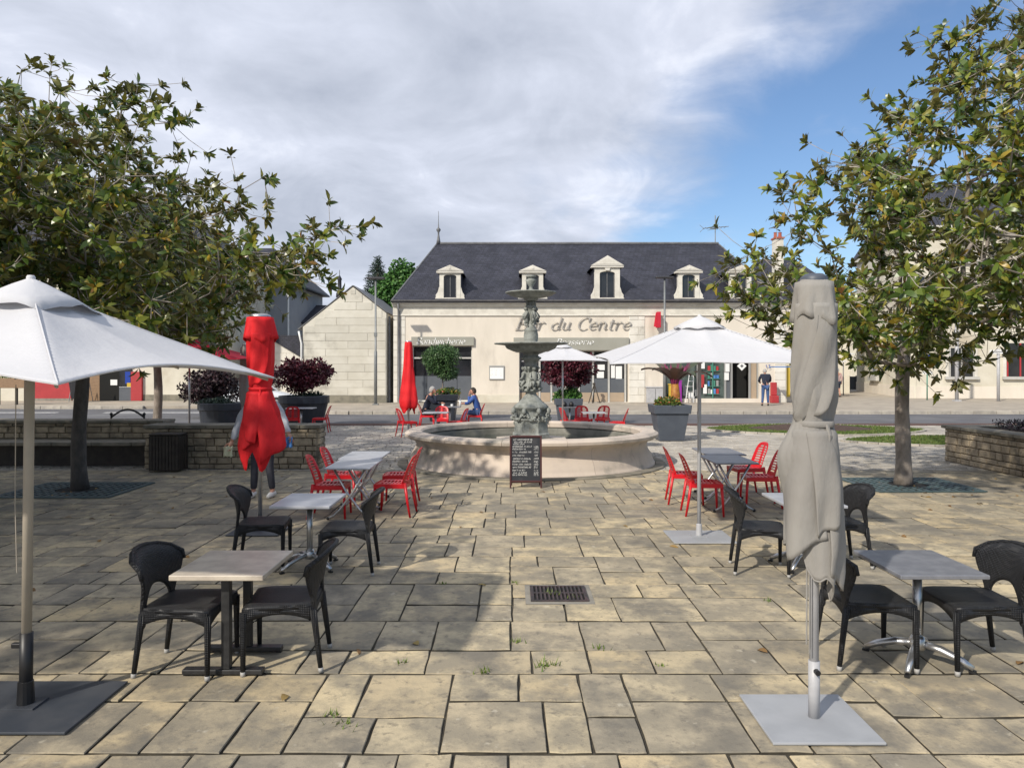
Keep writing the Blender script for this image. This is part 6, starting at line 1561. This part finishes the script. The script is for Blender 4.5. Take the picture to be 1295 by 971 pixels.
closed_umbrella('closed_parasol', 'closed off-white parasol half hidden behind the bright red one', (PX(311, Yw), Yw, 0), [(2.60, .07), (2.5, .11), (2.2, .12), (1.9, .13), (1.5, .16), (1.2, .15), (1.05, .1)],
    M['canvas_b'], M['alu'], 2.63, 6, .2, 1.5, .1, 12, None, None, None, .03, rows=30, cols=50)

# ------------------------------------------------------------------ tables and chairs
def rect_table(w, d, h, topm, thick=.03):
    return MB().box(-w/2, w/2, -d/2, d/2, h-thick, h)
# black-legged table with a marble look top
t1 = thing('cafe_table', 'cafe table with stained marble top on two black T-feet, front left', 'table', (-1.88, 5.15, 0))
MB().box(-.30, .30, -.335, .335, .648, .683).build('tabletop', M['top_marble'], t1, bevel=.006)
for s in (-1, 1):
    MB().box(-.26, .26, s*.20-.035, s*.20+.035, .012, .045).build('foot_bar', M['iron_black'], t1, bevel=.006)
    MB().cbox((0.02, s*.20, .345), (.055, .055, .598)).build('post', M['iron_black'], t1, bevel=.004)
    for q in (-1, 1): MB().cbox((q*.24, s*.2, .006), (.035, .035, .012)).build('glide', M['plastic_black'], t1)
MB().box(-.2, .24, -.24, .24, .638, .6475).build('top_bracket', M['iron_black'], t1)
# pedestal table with four curved aluminium feet
def star_table(c, label, topm, w=.58, d=.70, h=.68, rot=0):
    t = thing('cafe_table', label, 'table', c, rot, 'pedestal cafe tables')
    MB().box(-w/2, w/2, -d/2, d/2, h-.028, h).build('tabletop', topm, t, bevel=.006)
    MB().path([(0, 0, .10), (0, 0, h-.04)], .030, 16).build('post', M['alu'], t, smooth=True)
    MB().box(-.16, .16, -.16, .16, h-.042, h-.029).build('top_bracket', M['iron_black'], t)
    MB().lathe([(0, .09), (.05, .09), (.055, .12), (.05, .16), (.035, .18), (0, .18)], 16).build('hub', M['alu'], t, smooth=True)
    for k in range(4):
        a = PI/4+k*PI/2+.12; ca, sa = math.cos(a), math.sin(a)
        MB().path([(.03*ca, .03*sa, .13), (.14*ca, .14*sa, .115), (.25*ca, .25*sa, .075), (.33*ca, .33*sa, .03)], [.026, .028, .026, .020], 10, sq=.8).build('foot', M['alu'], t, smooth=True)
        MB().cbox((.325*ca, .325*sa, .010), (.045, .03, .014), a).build('glide', M['plastic_black'], t)
    return t
star_table((-2.03, 7.62, 0), 'light grey pedestal table between black chairs, left behind the marble one', M['top_lgrey'], .58, .76)
star_table((2.76, 5.17, 0), 'dark grey pedestal table between two black chairs, front right', M['top_grey'], .57, .68)
star_table((2.93, 7.65, 0), 'light grey pedestal table mostly hidden by the closed beige parasol', M['top_lgrey'], .58, .76)
# double tables with crossed tube legs
def folding_table(c, label, topm, w, d, h=.70, rot=0):
    t = thing('folding_table', label, 'table', c, rot, 'tables with crossed tube legs')
    MB().box(-w/2, w/2, -d/2, d/2, h-.022, h).build('tabletop', topm, t, bevel=.008)
    for s in (-1, 1):
        for q in (-1, 1):
            y = s*(d/2-.16)+q*.018; pts = [(-q*w*.36, y, h-.024), (-q*w*.08, y, h*.52), (q*w*.20, y, h*.20), (q*w*.34, y, .06), (q*w*.46, y, .022)]
            MB().path(pts, .016, 8).build('leg', M['alu'], t, smooth=True)
            MB().ball((q*w*.47, y, .022), (.024, .022, .022), 8, 6).build('foot_cap', M['plastic_black'], t, smooth=True)
    MB().path([(w*.16, -d/2+.14, .16), (w*.16, d/2-.14, .16)], .011, 6).path([(-w*.16, -d/2+.14, .16), (-w*.16, d/2-.14, .16)], .011, 6).path([(0, -d/2+.14, h*.42), (0, d/2-.14, h*.42)], .011, 6).build('cross_rail', M['alu'], t)
    MB().path([(-w*.36, -d/2+.12, h-.03), (-w*.36, d/2-.12, h-.03)], .010, 6).path([(w*.36, -d/2+.12, h-.03), (w*.36, d/2-.12, h-.03)], .010, 6).build('top_rail', M['iron_black'], t)
    return t
folding_table((-2.14, 10.33, 0), 'pale grey folding table nearer the camera in the left red chair group', M['top_lgrey'], .60, .98)
folding_table((-2.19, 11.35, 0), 'pale grey folding table farther back in the left red chair group', M['top_lgrey'], .60, .98)
folding_table((3.08, 10.85, 0), 'slate grey folding table nearer the camera in the right red chair group', M['top_grey'], .60, .98)
folding_table((3.22, 11.87, 0), 'slate grey folding table farther back in the right red chair group', M['top_grey'], .60, .98)

def black_chair(label):
    t = thing('rattan_chair', label, 'chair', (0, 0, 0), 0, 'black rattan chairs'); m = M['rattan']
    # seat slab, slightly dished, wider at the front
    s = MB(); n = 10
    for i in range(n+1):
        for j in range(n+1):
            u, v = -1+2*i/n, -1+2*j/n; w = .235 if v > 0 else .235-.025*(-v)
            s.v.append((u*w, v*.225, .435-.012*(1-u*u)*(1-v*v)-.012*max(0, v-.7)/.3))
    for i in range(n):
        for j in range(n): a = i*(n+1)+j; s.f.append((a, a+n+1, a+n+2, a+1))
    s.build('seat', m, t, smooth=True, solid=.03)
    def apron(A, B):
        q = MB(); k = 12; A = Vector(A); B = Vector(B)
        for i in range(k+1):
            x = A.lerp(B, i/k); arch = .055*(1-(2*i/k-1)**2); q.v += [(x.x, x.y, .43), (x.x, x.y, .335+arch)]
        for i in range(k): q.f.append((2*i, 2*i+1, 2*i+3, 2*i+2))
        q.build('apron', m, t, smooth=True, solid=.022)
    c = [(-.23, .22), (.23, .22), (.205, -.22), (-.205, -.22)]
    for i in range(4): apron((*c[i], 0), (*c[(i+1) % 4], 0))
    for (x, y), (dx, dy) in zip(c, ((-.01, .0), (.01, .0), (.012, -.05), (-.012, -.05))):
        l = MB().path([(x, y, .41), (x+dx*.3, y+dy*.3, .30), (x+dx, y+dy, .03)], [.024, .021, .016], 10).build('leg', m, t, smooth=True)
        MB().path([(x+dx, y+dy, .032), (x+dx*1.06, y+dy*1.06, 0)], [.0175, .0165], 10).build('foot_cap', M['edge_grey'], l, smooth=True)
    # wrap-round back: an arch-shaped band that narrows into two stems
    outer = [(-.205, .30), (-.212, .42), (-.222, .50), (-.248, .58), (-.282, .65), (-.288, .705), (-.25, .755), (-.16, .785), (-.07, .797), (0, .80)]
    inner = [(-.165, .30), (-.172, .42), (-.160, .455), (-.138, .49), (-.105, .52), (-.08, .535), (-.058, .544), (-.038, .549), (-.018, .552), (0, .553)]
    outer += [(-x, z) for x, z in outer[-2::-1]]; inner += [(-x, z) for x, z in inner[-2::-1]]
    b = MB(); k = 6
    for (ox, oz), (ix, iz) in zip(outer, inner):
        for j in range(k+1):
            s_ = j/k; x = ix+(ox-ix)*s_; z = iz+(oz-iz)*s_; hgt = max(0, z-.43)
            y = -.225-.17*hgt-.10*max(0, hgt-.2)+1.15*x*x*min(1, hgt/.15)*.9-(.04 if j == k and z > .74 else 0)
            b.v.append((x, y, z))
    L_ = len(outer)
    for i in range(L_-1):
        for j in range(k): a = i*(k+1)+j; b.f.append((a, a+1, a+k+2, a+k+1))
    bk = b.build('backrest', m, t, smooth=True, solid=.026, sub=1)
    # rolled top edge
    e_ = MB().path([b.v[i*(k+1)+k] for i in range(4, L_-4)], .017, 8); e_.build('rolled_edge', m, bk, smooth=True)
    return t
def red_chair(label):
    t = thing('red_cafe_chair', label, 'chair', (0, 0, 0), 0, 'red perforated plastic chairs'); m = M['red_plastic']
    def panel(fn, nu, nv, hole, name, th=.012, sub=1):
        q = MB()
        for i in range(nu+1):
            for j in range(nv+1): q.v.append(fn(-1+2*i/nu, j/nv))
        for i in range(nu):
            for j in range(nv):
                if hole(i, j): continue
                a = i*(nv+1)+j; q.f.append((a, a+nv+1, a+nv+2, a+1))
        return q.build(name, m, t, smooth=True, solid=th, sub=sub)
    def back(u, v):
        w = .215*(1-.06*v)*(1-max(0, v-.72)**2*3.2); z = .43+.40*v; x = u*w; 
        z += -.045*abs(u)**3*max(0, v-.3)
        y = -.205-.10*v-.03*v*v+.055*abs(u)**2.2*(1-.3*v)
        return (x, y, z)
    def hb(i, j):    # 14 columns x 21 rows
        if j < 3 or j > 18: return False
        if i in (0, 1, 12, 13): return False
        if j % 2 == 1: return i not in (6, 7)and not (j > 16 and i in (2, 11))
        return False
    panel(back, 14, 21, hb, 'backrest')
    def seat(u, v):
        w = .215+.015*v; return (u*w, -.205+.43*v, .440-.014*(1-u*u)*math.sin(PI*min(1, v))-.03*max(0, v-.85)/.15*.6)
    panel(seat, 14, 17, lambda i, j: 3 <= j <= 14 and 2 <= i <= 11 and i not in (6, 7) and j % 2 == 1, 'seat')
    ap = MB(); ring = [(-.215, -.205), (-.222, 0), (-.23, .215), (0, .225), (.23, .215), (.222, 0), (.215, -.205), (0, -.215)]
    for i in range(8):
        (xa, ya), (xb, yb) = ring[i], ring[(i+1) % 8]
        ap.add([(xa, ya, .437), (xb, yb, .437), (xb, yb, .385), (xa, ya, .385)], [(0, 1, 2, 3)])
    ap.build('seat_rim', m, t, solid=.012)
    for x in (-1, 1):
        MB().path([(x*.205, .20, .42), (x*.215, .215, .22), (x*.225, .225, 0)], [.022, .018, .014], 8).build('leg', m, t, smooth=True)
        MB().path([(x*.20, -.20, .46), (x*.215, -.235, .22), (x*.225, -.275, 0)], [.022, .018, .014], 8).build('leg', m, t, smooth=True)
    return t
BC = [((-2.16, 5.10), -92, 'black rattan chair at the far left, facing the marble topped table'),
      ((-1.55, 5.18), 96, 'black rattan chair on the right side of the marble topped table, back to centre'),
      ((-2.52, 7.72), -82, 'black rattan chair left of the light grey table, beside the red parasol plate'),
      ((-1.62, 7.50), 92, 'black rattan chair right of the light grey table, in front of red chairs'),
      ((2.44, 5.22), -92, 'black rattan chair just right of the closed beige parasol pole, facing right'),
      ((3.12, 5.16), 88, 'black rattan chair at the right edge of the picture, facing left'),
      ((2.46, 7.50), -100, 'black rattan chair behind the beige parasol, facing right, near the white parasol plate'),
      ((3.30, 7.75), 92, 'black rattan chair whose back shows right of the closed beige parasol')]
c0 = None
for (x, y), a, lab in BC:
    if c0 is None: c0 = black_chair(lab); c0.location = (x, y, 0); c0.rotation_euler = (0, 0, R(a))
    else: copy_thing(c0, (x, y, 0), R(a), lab)
RC = [((-2.44, 10.25), -88, 'red chair nearest the camera on the left of the pale folding tables'),
      ((-2.50, 11.25), -92, 'second red chair on the left of the pale folding tables, behind the nearest'),
      ((-1.62, 10.38), 86, 'red chair nearest the camera on the right of the pale folding tables'),
      ((-1.66, 11.20), 92, 'red chair half hidden behind another, beside the fountain basin'),
      ((2.63, 10.42), -94, 'red chair left of the slate tables, nearest the camera, by the white parasol pole'),
      ((2.58, 11.28), -96, 'red chair left of the slate tables, farther back, nearest the fountain'),
      ((3.58, 11.00), 84, 'red chair right of the slate tables, partly behind the beige parasol'),
      ((3.68, 11.95), 96, 'red chair right of the slate tables, farthest from the camera'),
      ((-2.78, 25.0), -90, 'red chair under the grey-haired seated man'),
      ((-1.22, 25.0), 90, 'red chair under the seated man in the blue jacket'),
      ((-3.05, 22.1), -60, 'red chair next to the pole of the slim closed red parasol'),
      ((-2.15, 23.0), 180, 'red chair seen from behind between the two seated men'),
      ((-1.60, 22.2), 75, 'red chair turned sideways in front of the man in blue'),
      ((1.72, 22.4), -70, 'red chair at the foot of the small white parasol'),
      ((2.15, 23.2), 180, 'red chair behind the small round table right of the fountain'),
      ((2.72, 23.3), 150, 'dark-backed red chair right of the small table behind the fountain'),
      ((3.05, 22.0), 80, 'rightmost red chair just above the fountain rim'),
      ((-5.95, 23.6), 95, 'red chair at the right of the table before the maroon maple'),
      ((-6.75, 23.3), 20, 'red chair in front of the table before the maroon maple'),
      ((-7.35, 24.1), -75, 'red chair at the left of the table before the maroon maple')]
c1 = None
for (x, y), a, lab in RC:
    if c1 is None: c1 = red_chair(lab); c1.location = (x, y, 0); c1.rotation_euler = (0, 0, R(a))
    else: copy_thing(c1, (x, y, 0), R(a), lab)
star_table((-2.20, 21.9, 0), 'small grey table in front of the two seated men, above the fountain rim', M['top_lgrey'], .72, .6, .72)
star_table((-2.05, 25.1, 0), 'table between the two seated men with their coffee cups', M['top_grey'], .7, .6, .72)
star_table((2.36, 21.9, 0), 'small grey table with red chairs right of the fountain centrepiece', M['top_lgrey'], .66, .6, .72)
star_table((1.9, 25.0, 0), 'table with dark objects farther behind the small white parasol', M['top_grey'], .7, .6, .72)
star_table((-6.75, 24.3, 0), 'grey table before the round planter with the wide maroon maple', M['top_lgrey'], .85, .6, .72)
for x, lab in ((-2.28, 'white coffee cup by the grey-haired man'), (-1.98, 'white coffee cup nearer the man in blue')):
    t = thing('coffee_cup', lab, 'cup', (x, 25.0, .721)); MB().lathe([(0, 0), (.07, .004), (.075, .012), (0, .010)], 14).build('saucer', M['cup'], t)
    MB().lathe([(0, .012), (.028, .012), (.042, .04), (.045, .08), (.041, .08), (.036, .03), (0, .02)], 14).build('bowl', M['cup'], t, smooth=True)
t = thing('sugar_dispenser', 'tall pale dispenser standing on the table between the seated men', 'dispenser', (PX(582.5, 24.9), 24.9, .721))
MB().lathe([(0, 0), (.035, 0), (.038, .17), (.028, .2), (0, .2)], 12).build('jar', M['cup'], t, smooth=True); MB().lathe([(0, .2), (.03, .2), (.012, .26), (0, .26)], 10).build('cap', M['alu'], t)
for i, x in enumerate((1.72, 1.95)):
    tag(MB().lathe([(0, 0), (.07, 0), (.08, .10), (.04, .16), (0, .17)], 10).build('dark_pot', M['plastic_black'], None, loc=(x, 24.9, .721), smooth=True), ('left' if i == 0 else 'right')+' one of two small dark pots on the table behind the white parasol pole', 'pot')

# chalkboard
cb = thing('chalkboard', 'black A-frame chalkboard menu in mahogany frame before the fountain', 'sign board', (PX(665.5, 12.62), 12.62, 0))
fr = MB(); W_, H_ = .255, .82; lean = .13
def cbp(x, z, y=0): return (x, lean*z+y, z)
for s in (-1, 1): MB().path([cbp(s*W_, 0), cbp(s*W_, .86)], .020, 4).build('stile', M['mahogany'], cb); MB().path([(s*W_*.96, .32, 0), (s*W_*.96, lean*.84+.02, .84)], .016, 4).build('rear_leg', M['mahogany'], cb)
for z in (.845, .105): MB().path([cbp(-W_+.018, z), cbp(W_-.018, z)], .020, 4).build('rail', M['mahogany'], cb)
MB().add([cbp(-W_+.01, .10, .002), cbp(W_-.01, .10, .002), cbp(W_-.01, .85, .002), cbp(-W_+.01, .85, .002), cbp(-W_+.01, .10, .014), cbp(W_-.01, .10, .014), cbp(W_-.01, .85, .014), cbp(-W_+.01, .85, .014)],
         [(0, 1, 2, 3), (7, 6, 5, 4), (0, 4, 5, 1), (3, 2, 6, 7)]).build('slate', M['chalk_black'], cb)
w_ = MB(); r = random.Random(2)
L0_ = [(.795, 1.0, 0), (.755, .95, 0), (.722, .6, 0), (.68, .95, 1), (.64, .65, 1), (.588, .92, 1), (.535, .62, 1), (.48, .9, 1), (.435, .75, 1), (.388, .9, 1), (.34, .92, 1), (.29, .60, 1), (.248, .7, 1), (.215, .72, 1)]
for z, k, price in L0_:
    scribble(w_, -.222, z-.01, .335*k, .026, r, 0, .0016)
    if price: scribble(w_, .135, z-.012+r.uniform(-.004, .004), .07, .032, r, 0, .0018)
w_.v = [(x, y+lean*z-.002, z) for x, y, z in w_.v]
stuff(w_.build('chalk_writing', M['chalk'], cb))

# ------------------------------------------------------------------ people
def skin_mb(V, E, sub=1):
    bm = bmesh.new(); lay = bm.verts.layers.skin.verify(); d = {}
    for i, (k, v) in enumerate(V.items()):
        b = bm.verts.new(v[:3]); b[lay].radius = (v[3], v[4] if len(v) > 4 else v[3]); b[lay].use_root = (i == 0); d[k] = b
    for a, b in E: bm.edges.new((d[a], d[b]))
    me = bpy.data.meshes.new('tmp'); bm.to_mesh(me); bm.free(); o = bpy.data.objects.new('tmp', me); C.objects.link(o)
    s = o.modifiers.new('s', 'SKIN'); s.use_smooth_shade = True; q = o.modifiers.new('u', 'SUBSURF'); q.levels = q.render_levels = sub
    dg = bpy.context.evaluated_depsgraph_get(); ev = o.evaluated_get(dg); em = ev.to_mesh()
    m = MB(); m.v = [tuple(v.co) for v in em.vertices]; m.f = [tuple(p.vertices) for p in em.polygons]; ev.to_mesh_clear()
    bpy.data.objects.remove(o); bpy.data.meshes.remove(me); return m
def head_mb(m, c, face, up=Vector((0, 0, 1)), s=1.0):
    """face: unit vector the nose points along"""
    face = Vector(face).normalized(); side = up.cross(face).normalized(); up = face.cross(side)
    Mx = Matrix((face, side, up)).transposed(); b = MB(); nu, nv = 20, 16
    for i in range(nv+1):
        p = PI*i/nv
        for j in range(nu):
            t = 2*PI*j/nu; x, y, z = math.sin(p)*math.cos(t)*.098, math.sin(p)*math.sin(t)*.078, math.cos(p)*.118
            if z < 0: y *= 1+z*2.4; x = x*(1+z*1.2)+(.012 if x > 0 else .0)*(-z/.118)
            if x > .06 and -.02 < z < .035: x -= .010*(1-abs(y)/.05) if abs(y) > .012 and abs(y) < .05 else 0
            b.v.append(tuple(Mx @ Vector((x*s, y*s, z*s))+Vector(c)))
    for i in range(nv):
        for j in range(nu): b.f.append((i*nu+j, (i+1)*nu+j, (i+1)*nu+(j+1) % nu, i*nu+(j+1) % nu))
    m.add(b.v, b.f); T = lambda x, y, z: tuple(Mx @ Vector((x*s, y*s, z*s))+Vector(c))
    m.path([T(.088, 0, .022), T(.104, 0, -.004), T(.116, 0, -.022), T(.098, 0, -.032)], [.008*s, .011*s, .015*s, .010*s], 6)      # nose
    m.path([T(.086, -.026, -.056), T(.098, 0, -.054), T(.086, .026, -.056)], [.005*s, .009*s, .005*s], 5)                        # mouth
    for q in (-1, 1):
        m.path([T(.082, q*.014, .028), T(.090, q*.03, .034), T(.076, q*.05, .028)], .007*s, 5)                                     # brow
        m.ball(T(-.005, q*.080, -.002), (.016*s, .010*s, .028*s), 8, 6)                                                             # ear
    return T, Mx
def hand_mb(m, wrist, d, nrm, side=1, curl=.5, s=1.0):
    d = Vector(d).normalized(); nrm = Vector(nrm); nrm = (nrm-d*nrm.dot(d)).normalized(); w = d.cross(nrm)*side; W_ = Vector(wrist)
    m.path([W_-d*.02, W_+d*.03*s, W_+d*.085*s], [.026*s, .036*s, .036*s], 8, sq=.5)
    for k, (o, L_) in enumerate(((-.027, .070), (-.009, .080), (.010, .076), (.027, .060))):
        p0 = W_+d*.08*s+w*o*s; c1_ = curl*.6; d1 = (d*math.cos(c1_)+nrm*math.sin(c1_)); d2 = (d*math.cos(c1_*2.2)+nrm*math.sin(c1_*2.2)); d3 = (d*math.cos(c1_*3.2)+nrm*math.sin(c1_*3.2))
        p1 = p0+d1*L_*.45*s; p2 = p1+d2*L_*.32*s; p3 = p2+d3*L_*.25*s; m.path([p0-d*.015*s, p1, p2, p3], [.0095*s, .009*s, .0082*s, .006*s], 6)
    p0 = W_+d*.03*s-w*.030*s; d1 = (d*.6-w*.7+nrm*.3).normalized(); m.path([p0, p0+d1*.035*s, p0+d1*.05*s+d*.02*s+nrm*.01, p0+d1*.055*s+d*.042*s+nrm*.02], [.013*s, .012*s, .010*s, .007*s], 6)
def hair_mb(c, Mx, s=1.0, back=1.0):
    b = MB(); nu, nv = 22, 9
    for i in range(nv+1):
        for j in range(nu):
            t = 2*PI*j/nu; fr_ = max(0, math.cos(t)); lim = R(62) if fr_ > .5 else R(62+50*(1-fr_/.5)) if fr_ > 0 else R(112+6*back)
            p = lim*i/nv; x, y, z = math.sin(p)*math.cos(t)*.106-.004, math.sin(p)*math.sin(t)*.086, math.cos(p)*.130
            k = 1+.03*math.sin(7*t+3*i)
            b.v.append(tuple(Mx @ Vector((x*s*k, y*s*k, z*s*k))+Vector(c)))
    for i in range(nv):
        for j in range(nu): b.f.append((i*nu+j, (i+1)*nu+j, (i+1)*nu+(j+1) % nu, i*nu+(j+1) % nu))
    return b
BE = [('pel', 'waist'), ('waist', 'chest'), ('chest', 'neck'), ('neck', 'head'), ('chest', 'sl'), ('sl', 'el'), ('el', 'wl'), ('chest', 'sr'), ('sr', 'er'), ('er', 'wr'),
      ('pel', 'hl'), ('hl', 'kl'), ('kl', 'al'), ('al', 'tl'), ('pel', 'hr'), ('hr', 'kr'), ('kr', 'ar'), ('ar', 'tr')]
RAD = dict(pel=(.13, .11), waist=(.125, .10), chest=(.15, .11), neck=(.055, .055), head=(.05, .05), sl=(.066,), sr=(.066,), el=(.048,), er=(.048,), wl=(.031,), wr=(.031,), hl=(.085,), hr=(.085,), kl=(.06,), kr=(.06,), al=(.04,), ar=(.04,), tl=(.03,), tr=(.03,))
def person(label, loc, rz, J, face, hairm, topm, botm, shoem, sleeve=1.0, hand_dirs=None, s=1.0, skirt=False, leg_cover=1.0, scarf=None):
    V = {k: tuple(J[k])+RAD[k] for k in RAD}
    order = ['pel']+[k for k in V if k != 'pel']; V = {k: V[k] for k in order}
    m = skin_mb(V, BE, 1); T, Mx = head_mb(m, J['headc'], face)
    for k, sd in (('l', 1), ('r', -1)):
        w = Vector(J['w'+k]); e = Vector(J['e'+k]); d, n_ = (hand_dirs or {}).get(k, ((w-e), Vector((0, -sd, 0))))
        hand_mb(m, w, d, n_, sd, .5)
    p = m.build('person', M['skin'], None, smooth=True); p.location = loc; p.rotation_euler = (0, 0, rz); p.scale = (s, s, s); tag(p, label, 'person')
    g = .016
    up_ = {k: V[k] for k in ('waist', 'pel', 'chest', 'sl', 'el', 'sr', 'er')}
    up_['neckb'] = tuple(Vector(J['chest']).lerp(Vector(J['neck']), .72))+(.072, .07)
    for q in ('l', 'r'): up_['c'+q] = tuple(Vector(J['e'+q]).lerp(Vector(J['w'+q]), .95*sleeve))+(.03,)
    up_ = {k: (v[0], v[1], v[2])+tuple(x+g for x in v[3:]) for k, v in up_.items()}
    m2 = skin_mb(up_, [('waist', 'pel'), ('waist', 'chest'), ('chest', 'neckb'), ('chest', 'sl'), ('sl', 'el'), ('el', 'cl'), ('chest', 'sr'), ('sr', 'er'), ('er', 'cr')], 1)
    r = random.Random(len(label)); m2.v = [(x+.006*math.sin(31*z+17*x), y+.006*math.sin(27*z+11*x), z) for x, y, z in m2.v]
    m2.build('jacket', topm, p, smooth=True)
    lo = {k: V[k] for k in ('pel', 'hl', 'kl', 'hr', 'kr')}
    for q in ('l', 'r'): lo['b'+q] = tuple(Vector(J['k'+q]).lerp(Vector(J['a'+q]), .93*leg_cover))+(.042,)
    lo = {k: (v[0], v[1], v[2])+tuple(x+g*.8 for x in v[3:]) for k, v in lo.items()}
    E_ = [('pel', 'hl'), ('hl', 'kl'), ('pel', 'hr'), ('hr', 'kr')]
    if not skirt: E_ += [('kl', 'bl'), ('kr', 'br')]
    else: lo.pop('bl'); lo.pop('br')
    skin_mb(lo, E_, 1).build('skirt' if skirt else 'trousers', botm, p, smooth=True)
    for q in ('l', 'r'):
        a, b = Vector(J['a'+q]), Vector(J['t'+q]); d = b-a; d.z = 0; d.normalize(); g0 = Vector((a.x, a.y, 0))
        MB().path([g0-d*.07+Vector((0, 0, .045)), g0+Vector((0, 0, .055)), g0+d*.10+Vector((0, 0, .042)), g0+d*.19+Vector((0, 0, .032))], [.036, .046, .044, .028], 10).build('shoe', shoem, p, smooth=True)
    hair_mb(J['headc'], Mx).build('hair', hairm, p, smooth=True)
    for q in (-1, 1): MB().ball(T(.082, q*.030, .012), .011, 8, 6).build('eye', M['plastic_black'], p, smooth=True)
    return p
def J_stand(**kw):
    J = dict(pel=(0, 0, .93), waist=(0, 0, 1.10), chest=(0, .0, 1.34), neck=(0, 0, 1.50), head=(0, .01, 1.58), headc=(0, .025, 1.64), sl=(-.19, 0, 1.42), sr=(.19, 0, 1.42), el=(-.25, -.03, 1.14), er=(.25, -.03, 1.14),
             wl=(-.26, .05, .90), wr=(.26, .05, .90), hl=(-.10, 0, .88), hr=(.10, 0, .88), kl=(-.11, .02, .49), kr=(.11, .02, .49), al=(-.12, -.02, .08), ar=(.12, -.02, .08), tl=(-.14, .12, .04), tr=(.14, .12, .04)); J.update(kw); return J
# man behind the red parasol: faces the camera (local +y turned towards -y), arms held away from the body, a cloth in each hand
person('man in grey sweater and dark trousers standing hidden behind the closed red parasol', (-3.86, 11.75, 0), PI, J_stand(sl=(-.21, 0, 1.44), sr=(.21, 0, 1.44), el=(-.335, .02, 1.20), er=(.35, .02, 1.19), wl=(-.435, .10, .98), wr=(.44, .10, .86), al=(-.15, -.02, .08), ar=(.15, -.02, .08)), (0, 1, -.15),
       M['hair_dark'], M['cloth_grey'], M['trouser'], M['shoe_w'])
def rag(label, name, c, material, seed, s=.09):
    m = MB(); r = random.Random(seed); n = 8
    for i in range(n+1):
        for j in range(n+1): u, v = i/n-.5, j/n-.5; m.v.append((u*s*1.1, .02*math.sin(9*u+4*v)+v*.02, -v*s*1.3+.012*math.sin(14*u)))
    for i in range(n):
        for j in range(n): a = i*(n+1)+j; m.f.append((a, a+n+1, a+n+2, a+1))
    tag(m.build(name, material, None, smooth=True, solid=.015, loc=c), label, 'cloth')
rag('crumpled blue cleaning cloth hanging from the hand on the right of the red parasol', 'cleaning_cloth', (-3.43, 11.62, .86), M['bluerag'], 1, .12)
rag('pale cleaning cloth in the hand left of the red parasol', 'cleaning_cloth', (-4.34, 11.60, .72), M['paleglove'], 2, .12)
# seated men
def J_sit(**kw):
    J = dict(pel=(0, 0, .54), waist=(.0, .05, .70), chest=(0, .14, .95), neck=(0, .21, 1.10), head=(0, .23, 1.17), headc=(0, .255, 1.235), sl=(-.19, .16, 1.02), sr=(.19, .16, 1.02), el=(-.23, .32, .80), er=(.22, .32, .80),
             wl=(-.10, .52, .82), wr=(.06, .38, 1.04), hl=(-.10, .06, .53), hr=(.10, .06, .53), kl=(-.12, .46, .52), kr=(.12, .46, .52), al=(-.12, .42, .08), ar=(.12, .44, .08), tl=(-.13, .56, .04), tr=(.13, .58, .04)); J.update(kw); return J
person('grey-haired man in dark navy jacket seated on the left, hand raised to his mouth', (-2.88, 25.0, .0), R(-90), J_sit(wr=(.05, .36, 1.10), er=(.20, .36, .80)), (0, 1, -.1), M['hair_grey'], M['cloth_navy'], M['trouser'], M['shoe_d'], hand_dirs={'r': ((0, .0, 1), (0, -1, 0)), 'l': ((.3, 1, 0), (0, 0, -1))}, s=1.02)
person('dark-haired man in blue jacket seated on the right, hand at his face', (-1.10, 25.0, .0), R(90), J_sit(chest=(0, .10, .93), neck=(0, .14, 1.08), head=(0, .16, 1.15), headc=(0, .18, 1.20), wl=(-.02, .30, 1.06), el=(-.22, .30, .82), wr=(.14, .50, .80), kl=(-.12, .44, .52)), (0, 1, .02), M['hair_dark'], M['cloth_blue'], M['jeans'], M['shoe_d'],
       hand_dirs={'l': ((0, .0, 1), (0, -1, 0)), 'r': ((.1, 1, 0), (0, 0, -1))}, s=1.02)
# man at the wall, seen from behind, slightly bent
person('man in navy jacket and blue jeans seen from behind at the blue poster', (PX(968.5, 37.6), 37.6, .12), R(-8), J_stand(chest=(0, .06, 1.33), neck=(0, .11, 1.47), head=(0, .14, 1.54), headc=(0, .17, 1.60), el=(-.27, .12, 1.18), er=(.25, .14, 1.16), wl=(-.20, .34, 1.10), wr=(.14, .34, 1.08), al=(-.15, -.02, .08)), (0, 1, -.3), M['hair_grey'], M['cloth_navy'], M['jeans'], M['shoe_d'], s=1.06)
person('woman in pale pink top and dark knee skirt walking away down the side street', (PX(1060, 48.8), 48.8, .12), R(5), J_stand(kl=(-.09, .08, .49), al=(-.08, .10, .08), tl=(-.08, .24, .05), kr=(.09, .02, .50), ar=(.08, -.14, .10), tr=(.08, -.04, .04)), (0, 1, 0), M['hair_grey'], M['pink'], M['cloth_navy'], M['shoe_d'], skirt=True, s=1.05)
